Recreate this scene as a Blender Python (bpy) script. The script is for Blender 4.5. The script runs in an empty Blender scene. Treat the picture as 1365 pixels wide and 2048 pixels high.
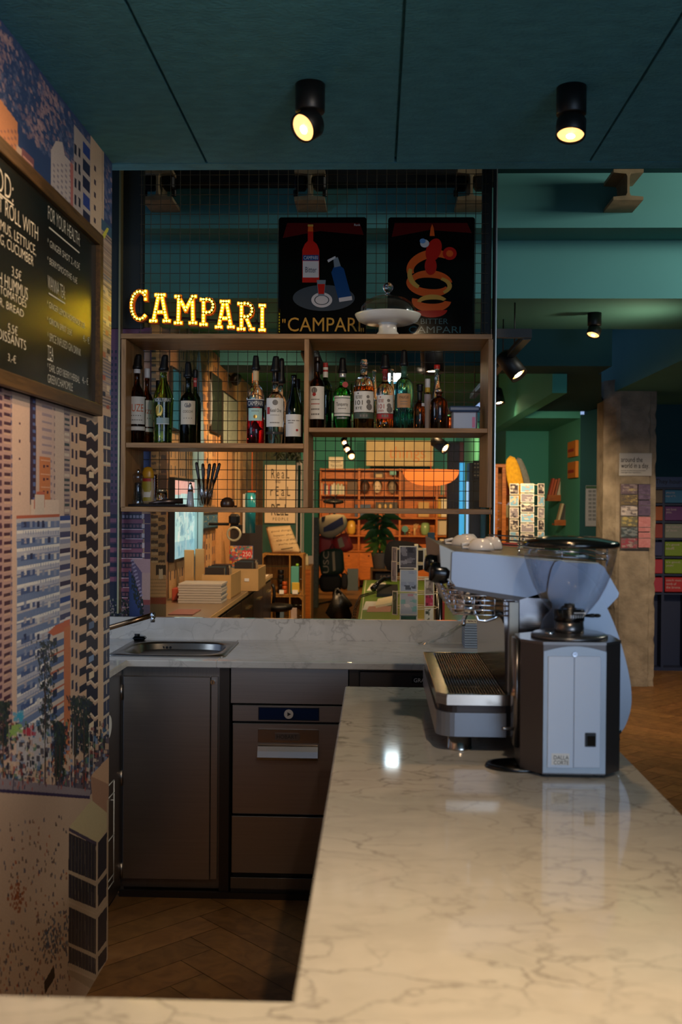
import bpy, bmesh, math, random
import numpy as np
from mathutils import Vector, Matrix
from math import sin, cos, pi, radians as R
S = bpy.context.scene
COL = S.collection
rng = random.Random(7)

# ---------------------------------------------------------------- camera
FPX = 2048.0
CAM = Vector((0, 0, 1.54))
_a, _b, _r = 0.0342, 0.0093, 0.0075
_F = Vector((-sin(_a)*cos(_b), cos(_a)*cos(_b), -sin(_b)))
_R0 = Vector((cos(_a), sin(_a), 0)); _U0 = _R0.cross(_F)
_R = _R0*cos(_r) + _U0*sin(_r); _U = _U0*cos(_r) - _R0*sin(_r)
cd = bpy.data.cameras.new('camera'); cam = bpy.data.objects.new('camera', cd); COL.objects.link(cam)
cd.sensor_fit = 'VERTICAL'; cd.sensor_height = 36.0; cd.sensor_width = 24.0; cd.lens = 36.0
cd.clip_start = 0.05; cd.clip_end = 100
cd.dof.use_dof = True; cd.dof.focus_distance = 4.35; cd.dof.aperture_fstop = 4.0
M3 = Matrix((_R, _U, -_F)).transposed()
cam.matrix_world = Matrix.Translation(CAM) @ M3.to_4x4()
S.camera = cam

S.view_settings.view_transform = 'Standard'; S.view_settings.look = 'None'
S.view_settings.gamma = 1.0; S.view_settings.use_curve_mapping = False
S.view_settings.exposure = 0.62
S.cycles.caustics_reflective = False
S.cycles.max_bounces = 8; S.cycles.diffuse_bounces = 4; S.cycles.glossy_bounces = 4; S.cycles.transmission_bounces = 8

def ray(px, py):
    return _F + _R*((px-682.5)/FPX) + _U*((1024-py)/FPX)
def P(px, py, Y):
    d = ray(px, py); return CAM + d*(Y/d.y)
def PX(px, py, X):
    d = ray(px, py); return CAM + d*(X/d.x)
def PZ(px, py, z):
    d = ray(px, py); return CAM + d*((z-1.54)/d.z)

# ---------------------------------------------------------------- world
W = bpy.data.worlds.new('world'); S.world = W; W.use_nodes = True
W.node_tree.nodes['Background'].inputs[0].default_value = (0.42, 0.60, 1.0, 1)
W.node_tree.nodes['Background'].inputs[1].default_value = 0.45

# ---------------------------------------------------------------- lights
def lamp(kind, name, loc, power, color, aim=None, size=0.1, angle=60, blend=0.4, sy=None):
    l = bpy.data.lights.new(name, kind); l.energy = power; l.color = color
    if kind == 'AREA':
        l.shape = 'RECTANGLE'; l.size = size; l.size_y = sy or size
    else: l.shadow_soft_size = size
    if kind == 'SPOT': l.spot_size = R(angle); l.spot_blend = blend
    o = bpy.data.objects.new(name, l); COL.objects.link(o); o.location = loc
    if aim is not None:
        o.rotation_euler = (Vector(aim)-Vector(loc)).to_track_quat('-Z', 'Y').to_euler()
    return o
WARM = (1.0, 0.62, 0.30); WARM2 = (1.0, 0.72, 0.42); COOL = (0.60, 0.78, 1.0)
# daylight from the shop front behind the camera
lamp('AREA', 'shopfront_daylight', (1.9, -3.2, 1.9), 46, COOL, (0.5, 2.6, 1.1), 2.4, sy=1.8)
# ceiling spots over the bar, behind and above the camera
lamp('SPOT', 'bar_spot_light', (-0.05, 0.45, 2.6), 92, WARM2, (0.05, 1.0, 0.9), 0.04, 56, 1.0)
lamp('SPOT', 'bar_spot_light', (0.8, 0.6, 2.6), 52, WARM2, (0.6, 1.2, 0.9), 0.04, 58, 1.0)
lamp('SPOT', 'mural_spot_light', (0.35, 1.3, 2.6), 52, (1.0, .78, .55), (-0.89, 2.5, 1.5), 0.03, 105, 1.0)
lamp('SPOT', 'shelf_fill_light', (0.2, 2.3, 2.6), 35, WARM2, (-0.1, 4.3, 1.76), 0.03, 45, 1.0)  # unseen fill spot added to brighten the oak shelf front
# far room
for x, y, p in ((-0.75, 6.2, 75), (-0.9, 8.6, 95), (0.1, 9.5, 70), (1.9, 7.4, 60)):
    lamp('SPOT', 'shop_spot_light', (x+0.3, y-0.3, 2.6 if y < 7 else 2.75), p, WARM, (x-0.4, y+0.8, 0.8), 0.05, 130, 1.0)
for x in (-0.6, 1.0, 2.2):
    lamp('SPOT', 'shelf_spot_light', (x, 14.2, 2.6), 250, (1.0, 0.58, 0.24), (x, 18.4, 1.3), 0.05, 85, 0.8)
lamp('SPOT', 'column_spot_light', (2.6, 6.2, 2.6), 130, WARM2, (2.4, 8.2, 0.2), 0.05, 100, 1.0)
lamp('SPOT', 'soffit_bounce_light', (1.6, 6.0, 2.3), 4, WARM2, (1.3, 6.1, 2.9), 0.05, 150, 1.0)
lamp('SPOT', 'niche_fill_light', (0.9, 7.2, 2.1), 110, WARM2, (1.8, 10.6, 1.2), 0.05, 55, 0.8)  # added fill without a fitting, lifts the green niche
lamp('SPOT', 'stand_fill_light', (0.5, 4.95, 2.95), 22, WARM2, (0.22, 5.95, 1.15), 0.03, 50, .8)  # unseen warm fill added to brighten the near postcards
lamp('AREA', 'void_side_lamp', (3.1, 4.5, 3.12), 22, (1.0, 0.95, 0.8), (1.2, 5.5, 2.9), 1.1, sy=0.3)  # unseen lamp hidden at the right end of the void
lamp('AREA', 'sink_cool_light', (-1.9, 3.3, 1.9), 3, COOL, (-0.9, 4.4, 1.0), 0.6)  # cool area lamp out of view, left of the sink

# ---------------------------------------------------------------- materials
def lin(h):
    h = h.lstrip('#'); c = [int(h[i:i+2], 16)/255 for i in (0, 2, 4)]
    return tuple(x/12.92 if x <= .04045 else ((x+.055)/1.055)**2.4 for x in c)
_mats = {}
def mat(name, color, rough=0.5, metal=0.0, noise=0.0, nscale=8.0, bump=0.0, bscale=40.0, emit=None, estr=0.0,
        coat=0.0, stretch=None, color2=None, spec=0.5):
    if name in _mats: return _mats[name]
    m = bpy.data.materials.new(name); m.use_nodes = True; nt = m.node_tree; b = nt.nodes['Principled BSDF']
    c = lin(color) if isinstance(color, str) else color
    b.inputs['Base Color'].default_value = (*c, 1); b.inputs['Roughness'].default_value = rough
    b.inputs['Metallic'].default_value = metal; b.inputs['Coat Weight'].default_value = coat
    b.inputs['Specular IOR Level'].default_value = spec
    tc = None
    def coords():
        nonlocal tc
        if tc is None:
            t = nt.nodes.new('ShaderNodeTexCoord'); mp = nt.nodes.new('ShaderNodeMapping')
            nt.links.new(t.outputs['Object'], mp.inputs[0])
            if stretch: mp.inputs['Scale'].default_value = stretch
            tc = mp
        return tc.outputs[0]
    if noise or color2:
        n = nt.nodes.new('ShaderNodeTexNoise'); n.inputs['Scale'].default_value = nscale; n.inputs['Detail'].default_value = 6
        nt.links.new(coords(), n.inputs['Vector'])
        r = nt.nodes.new('ShaderNodeValToRGB'); r.color_ramp.elements[0].position = .3; r.color_ramp.elements[1].position = .7
        c2 = lin(color2) if color2 else tuple(x*(1-noise) for x in c)
        r.color_ramp.elements[0].color = (*c2, 1); r.color_ramp.elements[1].color = (*c, 1)
        nt.links.new(n.outputs['Fac'], r.inputs[0]); nt.links.new(r.outputs[0], b.inputs['Base Color'])
    if bump:
        n = nt.nodes.new('ShaderNodeTexNoise'); n.inputs['Scale'].default_value = bscale; n.inputs['Detail'].default_value = 5
        nt.links.new(coords(), n.inputs['Vector'])
        bm = nt.nodes.new('ShaderNodeBump'); bm.inputs['Strength'].default_value = bump; bm.inputs['Distance'].default_value = .01
        nt.links.new(n.outputs['Fac'], bm.inputs['Height']); nt.links.new(bm.outputs[0], b.inputs['Normal'])
    if emit:
        b.inputs['Emission Color'].default_value = (*(lin(emit) if isinstance(emit, str) else emit), 1)
        b.inputs['Emission Strength'].default_value = estr
    _mats[name] = m; return m
def glass(name, color, rough=0.0, ior=1.45, trans=1.0):
    if name in _mats: return _mats[name]
    m = bpy.data.materials.new(name); m.use_nodes = True; b = m.node_tree.nodes['Principled BSDF']
    b.inputs['Base Color'].default_value = (*(lin(color) if isinstance(color, str) else color), 1)
    b.inputs['Roughness'].default_value = rough; b.inputs['IOR'].default_value = ior
    b.inputs['Transmission Weight'].default_value = trans
    _mats[name] = m; return m
def pane(name, color=(1, 1, 1), refl=0.08, fres=True):
    """thin clear sheet: straight-through transparency with a faint sharp reflection"""
    if name in _mats: return _mats[name]
    m = bpy.data.materials.new(name); m.use_nodes = True; nt = m.node_tree; nt.nodes.clear()
    o = nt.nodes.new('ShaderNodeOutputMaterial'); mx = nt.nodes.new('ShaderNodeMixShader')
    t = nt.nodes.new('ShaderNodeBsdfTransparent'); g = nt.nodes.new('ShaderNodeBsdfGlossy')
    t.inputs[0].default_value = (*color, 1); g.inputs['Roughness'].default_value = 0.02
    f = nt.nodes.new('ShaderNodeLayerWeight'); f.inputs['Blend'].default_value = 0.3
    mth = nt.nodes.new('ShaderNodeMath'); mth.operation = 'MULTIPLY_ADD'
    mth.inputs[1].default_value = 0.55 if fres else 0.0; mth.inputs[2].default_value = refl
    nt.links.new(f.outputs['Facing'], mth.inputs[0])
    nt.links.new(mth.outputs[0], mx.inputs[0]); nt.links.new(t.outputs[0], mx.inputs[1]); nt.links.new(g.outputs[0], mx.inputs[2])
    nt.links.new(mx.outputs[0], o.inputs[0]); _mats[name] = m; return m
def vcol(name, rough=0.6, gain=1.0, spec=0.3, bump=0.0):
    if name in _mats: return _mats[name]
    m = bpy.data.materials.new(name); m.use_nodes = True; nt = m.node_tree; b = nt.nodes['Principled BSDF']
    a = nt.nodes.new('ShaderNodeAttribute'); a.attribute_name = 'Col'
    nt.links.new(a.outputs['Color'], b.inputs['Base Color']); b.inputs['Roughness'].default_value = rough
    b.inputs['Specular IOR Level'].default_value = spec
    if bump:
        n = nt.nodes.new('ShaderNodeTexNoise'); n.inputs['Scale'].default_value = 6; n.inputs['Detail'].default_value = 6
        bm = nt.nodes.new('ShaderNodeBump'); bm.inputs['Strength'].default_value = bump
        t = nt.nodes.new('ShaderNodeTexCoord'); nt.links.new(t.outputs['Object'], n.inputs['Vector'])
        nt.links.new(n.outputs['Fac'], bm.inputs['Height']); nt.links.new(bm.outputs[0], b.inputs['Normal'])
    _mats[name] = m; return m
def wood(name, c1, c2, rough=0.5, scale=(2, 30, 30), spec=0.3):
    if name in _mats: return _mats[name]
    m = bpy.data.materials.new(name); m.use_nodes = True; nt = m.node_tree; b = nt.nodes['Principled BSDF']
    t = nt.nodes.new('ShaderNodeTexCoord'); mp = nt.nodes.new('ShaderNodeMapping'); mp.inputs['Scale'].default_value = scale
    n = nt.nodes.new('ShaderNodeTexNoise'); n.inputs['Scale'].default_value = 3; n.inputs['Detail'].default_value = 8; n.inputs['Distortion'].default_value = 1.2
    r = nt.nodes.new('ShaderNodeValToRGB'); r.color_ramp.elements[0].position = .3; r.color_ramp.elements[1].position = .7
    r.color_ramp.elements[0].color = (*lin(c2), 1); r.color_ramp.elements[1].color = (*lin(c1), 1)
    nt.links.new(t.outputs['Object'], mp.inputs[0]); nt.links.new(mp.outputs[0], n.inputs['Vector'])
    nt.links.new(n.outputs['Fac'], r.inputs[0]); nt.links.new(r.outputs[0], b.inputs['Base Color'])
    b.inputs['Roughness'].default_value = rough; b.inputs['Specular IOR Level'].default_value = spec
    bm = nt.nodes.new('ShaderNodeBump'); bm.inputs['Strength'].default_value = .15; bm.inputs['Distance'].default_value = .003
    nt.links.new(n.outputs['Fac'], bm.inputs['Height']); nt.links.new(bm.outputs[0], b.inputs['Normal'])
    _mats[name] = m; return m
def marble(name, base, vein, rough):
    m = bpy.data.materials.new(name); m.use_nodes = True; nt = m.node_tree; b = nt.nodes['Principled BSDF']; L = nt.links.new
    t = nt.nodes.new('ShaderNodeTexCoord'); mp = nt.nodes.new('ShaderNodeMapping'); mp.inputs['Rotation'].default_value = (0, 0, .6); mp.inputs['Scale'].default_value = (1, 1.7, 1)
    L(t.outputs['Object'], mp.inputs[0])
    d = nt.nodes.new('ShaderNodeTexNoise'); d.inputs['Scale'].default_value = 4; d.inputs['Detail'].default_value = 8; L(mp.outputs[0], d.inputs['Vector'])
    vm = nt.nodes.new('ShaderNodeVectorMath'); vm.operation = 'MULTIPLY_ADD'; vm.inputs[1].default_value = (.55, .55, .55)
    L(d.outputs['Color'], vm.inputs[0]); L(mp.outputs[0], vm.inputs[2])
    v = nt.nodes.new('ShaderNodeTexVoronoi'); v.feature = 'DISTANCE_TO_EDGE'; v.inputs['Scale'].default_value = 6.5; L(vm.outputs[0], v.inputs['Vector'])
    r = nt.nodes.new('ShaderNodeValToRGB'); r.color_ramp.elements[0].position = 0.0; r.color_ramp.elements[1].position = .05
    r.color_ramp.elements[0].color = (1, 1, 1, 1); r.color_ramp.elements[1].color = (0, 0, 0, 1); L(v.outputs['Distance'], r.inputs[0])
    n2 = nt.nodes.new('ShaderNodeTexNoise'); n2.inputs['Scale'].default_value = 3; n2.inputs['Detail'].default_value = 5; L(mp.outputs[0], n2.inputs['Vector'])
    r2 = nt.nodes.new('ShaderNodeValToRGB'); r2.color_ramp.elements[0].position = .35; r2.color_ramp.elements[1].position = .75; L(n2.outputs['Fac'], r2.inputs[0])
    mu = nt.nodes.new('ShaderNodeMath'); mu.operation = 'MULTIPLY'; mu.use_clamp = True; L(r.outputs[0], mu.inputs[0]); L(r2.outputs[0], mu.inputs[1])
    n3 = nt.nodes.new('ShaderNodeTexNoise'); n3.inputs['Scale'].default_value = 9; n3.inputs['Detail'].default_value = 10; L(vm.outputs[0], n3.inputs['Vector'])
    ma = nt.nodes.new('ShaderNodeMath'); ma.operation = 'MULTIPLY_ADD'; ma.inputs[1].default_value = .62; L(n3.outputs['Fac'], ma.inputs[0])
    ms = nt.nodes.new('ShaderNodeMath'); ms.operation = 'SUBTRACT'; ms.inputs[1].default_value = .20; L(mu.outputs[0], ms.inputs[0]); L(ms.outputs[0], ma.inputs[2])
    mx = nt.nodes.new('ShaderNodeMix'); mx.data_type = 'RGBA'; L(ma.outputs[0], mx.inputs['Factor'])
    mx.inputs['A'].default_value = (*lin(base), 1); mx.inputs['B'].default_value = (*lin(vein), 1); mx.clamp_factor = True
    L(mx.outputs['Result'], b.inputs['Base Color']); b.inputs['Roughness'].default_value = rough
    return m

# ---------------------------------------------------------------- mesh helpers
def world_loc(o):
    v = Vector((0, 0, 0))
    while o is not None: v = v + o.location; o = o.parent
    return v
class G:
    """collects shapes in world coordinates; out() links them as one mesh object"""
    def __init__(s): s.v = []; s.f = []; s.m = []; s.cm = 0; s.sm = []; s.smooth = False
    def add(s, vs, fs):
        k = len(s.v); s.v += [tuple(v) for v in vs]
        for f in fs: s.f.append([i+k for i in f]); s.m.append(s.cm); s.sm.append(s.smooth)
        return s
    def mi(s, i): s.cm = i; return s
    def sh(s, b=True): s.smooth = b; return s
    def box(s, x0, x1, y0, y1, z0, z1, bev=0.0):
        if x0 > x1: x0, x1 = x1, x0
        if y0 > y1: y0, y1 = y1, y0
        if z0 > z1: z0, z1 = z1, z0
        if bev > 0:
            b = min(bev, (x1-x0)/2.01, (y1-y0)/2.01, (z1-z0)/2.01)
            vs = []; idx = {}
            for ix in (0, 1):
                for iy in (0, 1):
                    for iz in (0, 1):
                        for ax in range(3):
                            p = [(x0, x1)[ix], (y0, y1)[iy], (z0, z1)[iz]]
                            for k, i_ in enumerate((ix, iy, iz)):
                                if k != ax: p[k] += b if i_ == 0 else -b
                            idx[(ix, iy, iz, ax)] = len(vs); vs.append(p)
            fs = []
            def q(*k): fs.append([idx[i] for i in k])
            for t in (0, 1):
                q((t,0,0,0),(t,1,0,0),(t,1,1,0),(t,0,1,0)); q((0,t,0,1),(1,t,0,1),(1,t,1,1),(0,t,1,1)); q((0,0,t,2),(1,0,t,2),(1,1,t,2),(0,1,t,2))
            for i in (0, 1):
                for j in (0, 1):
                    q((0,i,j,1),(1,i,j,1),(1,i,j,2),(0,i,j,2)); q((i,0,j,0),(i,1,j,0),(i,1,j,2),(i,0,j,2)); q((i,j,0,0),(i,j,1,0),(i,j,1,1),(i,j,0,1))
                    for k in (0, 1): q((i,j,k,0),(i,j,k,1),(i,j,k,2))
            return s.add(vs, fs)
        return s.add([(x, y, z) for x in (x0, x1) for y in (y0, y1) for z in (z0, z1)],
                     [(0,1,3,2),(4,6,7,5),(0,4,5,1),(2,3,7,6),(0,2,6,4),(1,5,7,3)])
    def cyl(s, p0, p1, r0, r1=None, n=16, caps=True):
        p0, p1 = Vector(p0), Vector(p1); r1 = r0 if r1 is None else r1
        d = (p1-p0).normalized(); a = d.orthogonal().normalized(); b = d.cross(a)
        vs = []
        for p, r in ((p0, r0), (p1, r1)):
            for i in range(n): t = 2*pi*i/n; vs.append(p+(a*cos(t)+b*sin(t))*r)
        fs = [(i, (i+1) % n, n+(i+1) % n, n+i) for i in range(n)]
        s.add(vs, fs)
        if caps:
            sm = s.smooth; s.smooth = False
            s.add(vs, [tuple(range(n-1, -1, -1)), tuple(range(n, 2*n))]); s.smooth = sm
        return s
    def tube(s, pts, r, n=8, closed=False, radii=None):
        pts = [Vector(p) for p in pts]; m = len(pts); vs = []
        up = None
        for i, p in enumerate(pts):
            t = (pts[(i+1) % m]-pts[i-1]) if closed else (pts[min(i+1, m-1)]-pts[max(i-1, 0)])
            t.normalize()
            a = t.orthogonal().normalized() if up is None else (up-t*up.dot(t)).normalized()
            up = a; b = t.cross(a); rr = radii[i] if radii else r
            for k in range(n): w = 2*pi*k/n; vs.append(p+(a*cos(w)+b*sin(w))*rr)
        fs = []
        for i in range(m if closed else m-1):
            for k in range(n):
                j = (i+1) % m; fs.append((i*n+k, i*n+(k+1) % n, j*n+(k+1) % n, j*n+k))
        if not closed: fs += [tuple(range(n-1, -1, -1)), tuple(range((m-1)*n, m*n))]
        return s.add(vs, fs)
    def lathe(s, prof, c=(0, 0, 0), n=28, axis=None, sx=1, sy=1):
        """prof = [(r, z), ...] about +z at c"""
        vs = []; fs = []
        for r, z in prof:
            for i in range(n): t = 2*pi*i/n; vs.append((c[0]+r*cos(t)*sx, c[1]+r*sin(t)*sy, c[2]+z))
        for j in range(len(prof)-1):
            for i in range(n): fs.append((j*n+i, j*n+(i+1) % n, (j+1)*n+(i+1) % n, (j+1)*n+i))
        if prof[0][0] > 1e-6: fs.append(tuple(range(n-1, -1, -1)))
        if prof[-1][0] > 1e-6: fs.append(tuple(range((len(prof)-1)*n, len(prof)*n)))
        if axis is not None:
            q = Vector((0, 0, 1)).rotation_difference(Vector(axis)); cc = Vector(c)
            vs = [cc+q @ (Vector(v)-cc) for v in vs]
        return s.add(vs, fs)
    def arcpatch(s, c, r, a0, a1, z0, z1, n=14):
        vs = []
        for i in range(n+1):
            t = a0+(a1-a0)*i/n
            for z in (z0, z1): vs.append((c[0]+r*sin(t), c[1]-r*cos(t), c[2]+z))
        return s.add(vs, [(2*i, 2*i+2, 2*i+3, 2*i+1) for i in range(n)])
    def prism(s, pts, axis, a0, a1):
        """pts: 2-D outline; axis 'x','y','z'; extruded a0..a1"""
        n = len(pts)
        def mk(p, a): return {'x': (a, p[0], p[1]), 'y': (p[0], a, p[1]), 'z': (p[0], p[1], a)}[axis]
        vs = [mk(p, a0) for p in pts]+[mk(p, a1) for p in pts]
        fs = [tuple(range(n-1, -1, -1)), tuple(range(n, 2*n))]+[(i, (i+1) % n, n+(i+1) % n, n+i) for i in range(n)]
        return s.add(vs, fs)
    def poly(s, pts): return s.add(pts, [tuple(range(len(pts)))])
    def sphere(s, c, r, n=12, m=8, sx=1, sy=1, sz=1):
        pr = [(r*sin(pi*i/m), -r*cos(pi*i/m)*sz) for i in range(m+1)]; pr[0] = (0, pr[0][1]); pr[-1] = (0, pr[-1][1])
        return s.lathe(pr, c, n, sx=sx, sy=sy)
    def xf(s, M, start=0):
        for i in range(start, len(s.v)): s.v[i] = tuple(M @ Vector(s.v[i]))
        return s
    def out(s, name, mats, parent=None, smooth=None, normals=True):
        if not isinstance(mats, (list, tuple)): mats = [mats]
        if parent is not None: o = world_loc(parent)
        else:
            a = np.array(s.v); o = Vector(((a[:, 0].min()+a[:, 0].max())/2, (a[:, 1].min()+a[:, 1].max())/2, a[:, 2].min()))
        me = bpy.data.meshes.new(name)
        me.from_pydata([(v[0]-o.x, v[1]-o.y, v[2]-o.z) for v in s.v], [], s.f)
        for m in mats: me.materials.append(m)
        me.polygons.foreach_set('material_index', s.m)
        me.polygons.foreach_set('use_smooth', [bool(x) if smooth is None else smooth for x in s.sm])
        bm = bmesh.new(); bm.from_mesh(me); bmesh.ops.remove_doubles(bm, verts=bm.verts, dist=1e-6)
        if normals: bmesh.ops.recalc_face_normals(bm, faces=bm.faces)
        bm.to_mesh(me); bm.free()
        ob = bpy.data.objects.new(name, me); COL.objects.link(ob)
        if parent is not None: ob.parent = parent
        else: ob.location = o
        return ob
def tag(o, label=None, cat=None, group=None, kind=None):
    if label: o['label'] = label
    if cat: o['category'] = cat
    if group: o['group'] = group
    if kind: o['kind'] = kind
    return o
def thing(name, label, cat, loc, group=None):
    o = bpy.data.objects.new(name, None); o.empty_display_size = .05; COL.objects.link(o); o.location = loc
    return tag(o, label, cat, group)
def struct(name, g, mats, smooth=None): return tag(g.out(name, mats, None, smooth), kind='structure')
def copy_tree(o, loc, label=None, rz=None):
    """copy a thing with its parts and sub-parts"""
    def cp(a, par):
        c = a.copy(); COL.objects.link(c); c.parent = par
        for ch in a.children: cp(ch, c)
        return c
    c = cp(o, None); c.location = loc
    if rz is not None: c.rotation_euler.z = rz
    if label: c['label'] = label
    return c
# text -> triangles in a plane, fitted to a box (width w, height h)
_tc = {}
def text_geo(txt, off=0.0):
    if (txt, off) in _tc: return _tc[(txt, off)]
    cu = bpy.data.curves.new('t', 'FONT'); cu.body = txt; cu.offset = off; cu.size = 1; cu.resolution_u = 3
    ob = bpy.data.objects.new('t', cu); COL.objects.link(ob)
    dg = bpy.context.evaluated_depsgraph_get(); dg.update()
    me = bpy.data.meshes.new_from_object(ob.evaluated_get(dg))
    v = np.array([tuple(x.co)[:2] for x in me.vertices]) if len(me.vertices) else np.zeros((0, 2))
    f = [tuple(p.vertices) for p in me.polygons]
    bpy.data.objects.remove(ob); bpy.data.curves.remove(cu); bpy.data.meshes.remove(me)
    if len(v):
        lo, hi = v.min(0), v.max(0); v = (v-lo)/np.maximum(hi-lo, 1e-6)
    _tc[(txt, off)] = (v, f); return v, f
def text(g, txt, o, ux, uz, w, h, shear=0.0, bend=None, off=0.0):
    """adds text to g: o = lower-left corner, ux/uz = unit directions; bend=(centre, radius) wraps on an upright cylinder"""
    v, f = text_geo(txt, off); o, ux, uz = Vector(o), Vector(ux), Vector(uz); vs = []
    for a, b in v:
        if bend is None: vs.append(o+ux*(a*w+shear*b*h)+uz*(b*h))
        else:
            c, r = bend; t = (o.x-c[0]+a*w)/r; vs.append((c[0]+r*sin(t), c[1]-r*cos(t), o.z+b*h))
    return g.add(vs, f)

class Raster:
    """flat print: coloured polygons rasterised on a grid that becomes per-face colour of one sheet"""
    def __init__(s, u0, u1, v0, v1, W, H, base='#888888'):
        s.u0, s.u1, s.v0, s.v1, s.W, s.H = u0, u1, v0, v1, W, H
        s.a = np.empty((H, W, 3)); s.a[:] = lin(base)
        s.U = u0+(np.arange(W)+.5)/W*(u1-u0); s.V = v0+(np.arange(H)+.5)/H*(v1-v0)
    def poly(s, pts, col, alpha=1.0):
        c = np.array(lin(col) if isinstance(col, str) else col)
        us = [p[0] for p in pts]; vs = [p[1] for p in pts]
        i0 = max(0, int((min(us)-s.u0)/(s.u1-s.u0)*s.W)); i1 = min(s.W, int((max(us)-s.u0)/(s.u1-s.u0)*s.W)+1)
        j0 = max(0, int((min(vs)-s.v0)/(s.v1-s.v0)*s.H)); j1 = min(s.H, int((max(vs)-s.v0)/(s.v1-s.v0)*s.H)+1)
        if i1 <= i0 or j1 <= j0: return
        X, Y = np.meshgrid(s.U[i0:i1], s.V[j0:j1]); ins = np.zeros(X.shape, bool); n = len(pts)
        for k in range(n):
            x0, y0 = pts[k]; x1, y1 = pts[(k+1) % n]
            if y0 == y1: continue
            ins ^= ((Y < y0) != (Y < y1)) & (X < (x1-x0)*(Y-y0)/(y1-y0)+x0)
        sub = s.a[j0:j1, i0:i1]; sub[ins] = sub[ins]*(1-alpha)+c*alpha
    def noise(s, amt, seed=1):
        r = np.random.RandomState(seed); s.a *= 1+amt*(r.rand(s.H, s.W, 1)-.5)
    def sheet(s, name, fn, m, parent=None):
        """fn(u, v) -> world point"""
        W, H = s.W, s.H
        uu = np.linspace(s.u0, s.u1, W+1); vv = np.linspace(s.v0, s.v1, H+1)
        UU, VV = np.meshgrid(uu, vv); co = np.stack(fn(UU, VV), -1).reshape(-1, 3)
        o = np.array(world_loc(parent)) if parent is not None else np.array([co[:, 0].mean(), co[:, 1].mean(), co[:, 2].min()])
        me = bpy.data.meshes.new(name); me.vertices.add(len(co)); me.vertices.foreach_set('co', (co-o).ravel())
        J, I = np.meshgrid(np.arange(H), np.arange(W), indexing='ij'); k = (J*(W+1)+I)
        q = np.stack([k, k+1, k+W+2, k+W+1], -1).reshape(-1, 4)
        me.loops.add(q.size); me.loops.foreach_set('vertex_index', q.ravel())
        me.polygons.add(len(q)); me.polygons.foreach_set('loop_start', np.arange(0, q.size, 4))
        at = me.attributes.new('Col', 'FLOAT_COLOR', 'FACE')
        c = np.concatenate([np.clip(s.a, 0, 1), np.ones((H, W, 1))], -1).reshape(-1); at.data.foreach_set('color', c)
        me.materials.append(m); me.update(); me.validate()
        ob = bpy.data.objects.new(name, me); COL.objects.link(ob)
        if parent is not None: ob.parent = parent
        else: ob.location = tuple(o)
        return ob
# ================================================================ STRUCTURE
TEAL = mat('teal_rough_plaster', '#4f94a8', 0.9, noise=.25, nscale=14, bump=.55, bscale=70, spec=.2, stretch=(1, 2.2, 1))
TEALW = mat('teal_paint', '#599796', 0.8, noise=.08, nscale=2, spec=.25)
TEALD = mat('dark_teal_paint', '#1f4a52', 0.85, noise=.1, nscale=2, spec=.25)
GREENW = mat('sea_green_paint', '#4a9f90', 0.8, noise=.06, nscale=2, spec=.25)
BLACK = mat('matt_black_metal', '#0b0b0c', 0.45, spec=.4)
BLACKP = mat('gloss_black_plastic', '#060607', 0.18)
STEEL = mat('brushed_steel', '#b5aca4', 0.34, 1.0, noise=.10, nscale=3, stretch=(1, 1, 60))
STEELD = mat('brushed_steel_dark', '#8e857d', 0.38, 1.0, noise=.10, nscale=3, stretch=(60, 1, 1))
CHROME = mat('chrome', '#d8d8da', 0.08, 1.0)
WHITE = mat('white_print', '#e6e4de', 0.6)
INK = mat('black_ink', '#15130f', 0.7)
MARBLE = marble('veined_marble', '#c6c0b6', '#8a857d', 0.07)

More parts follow.
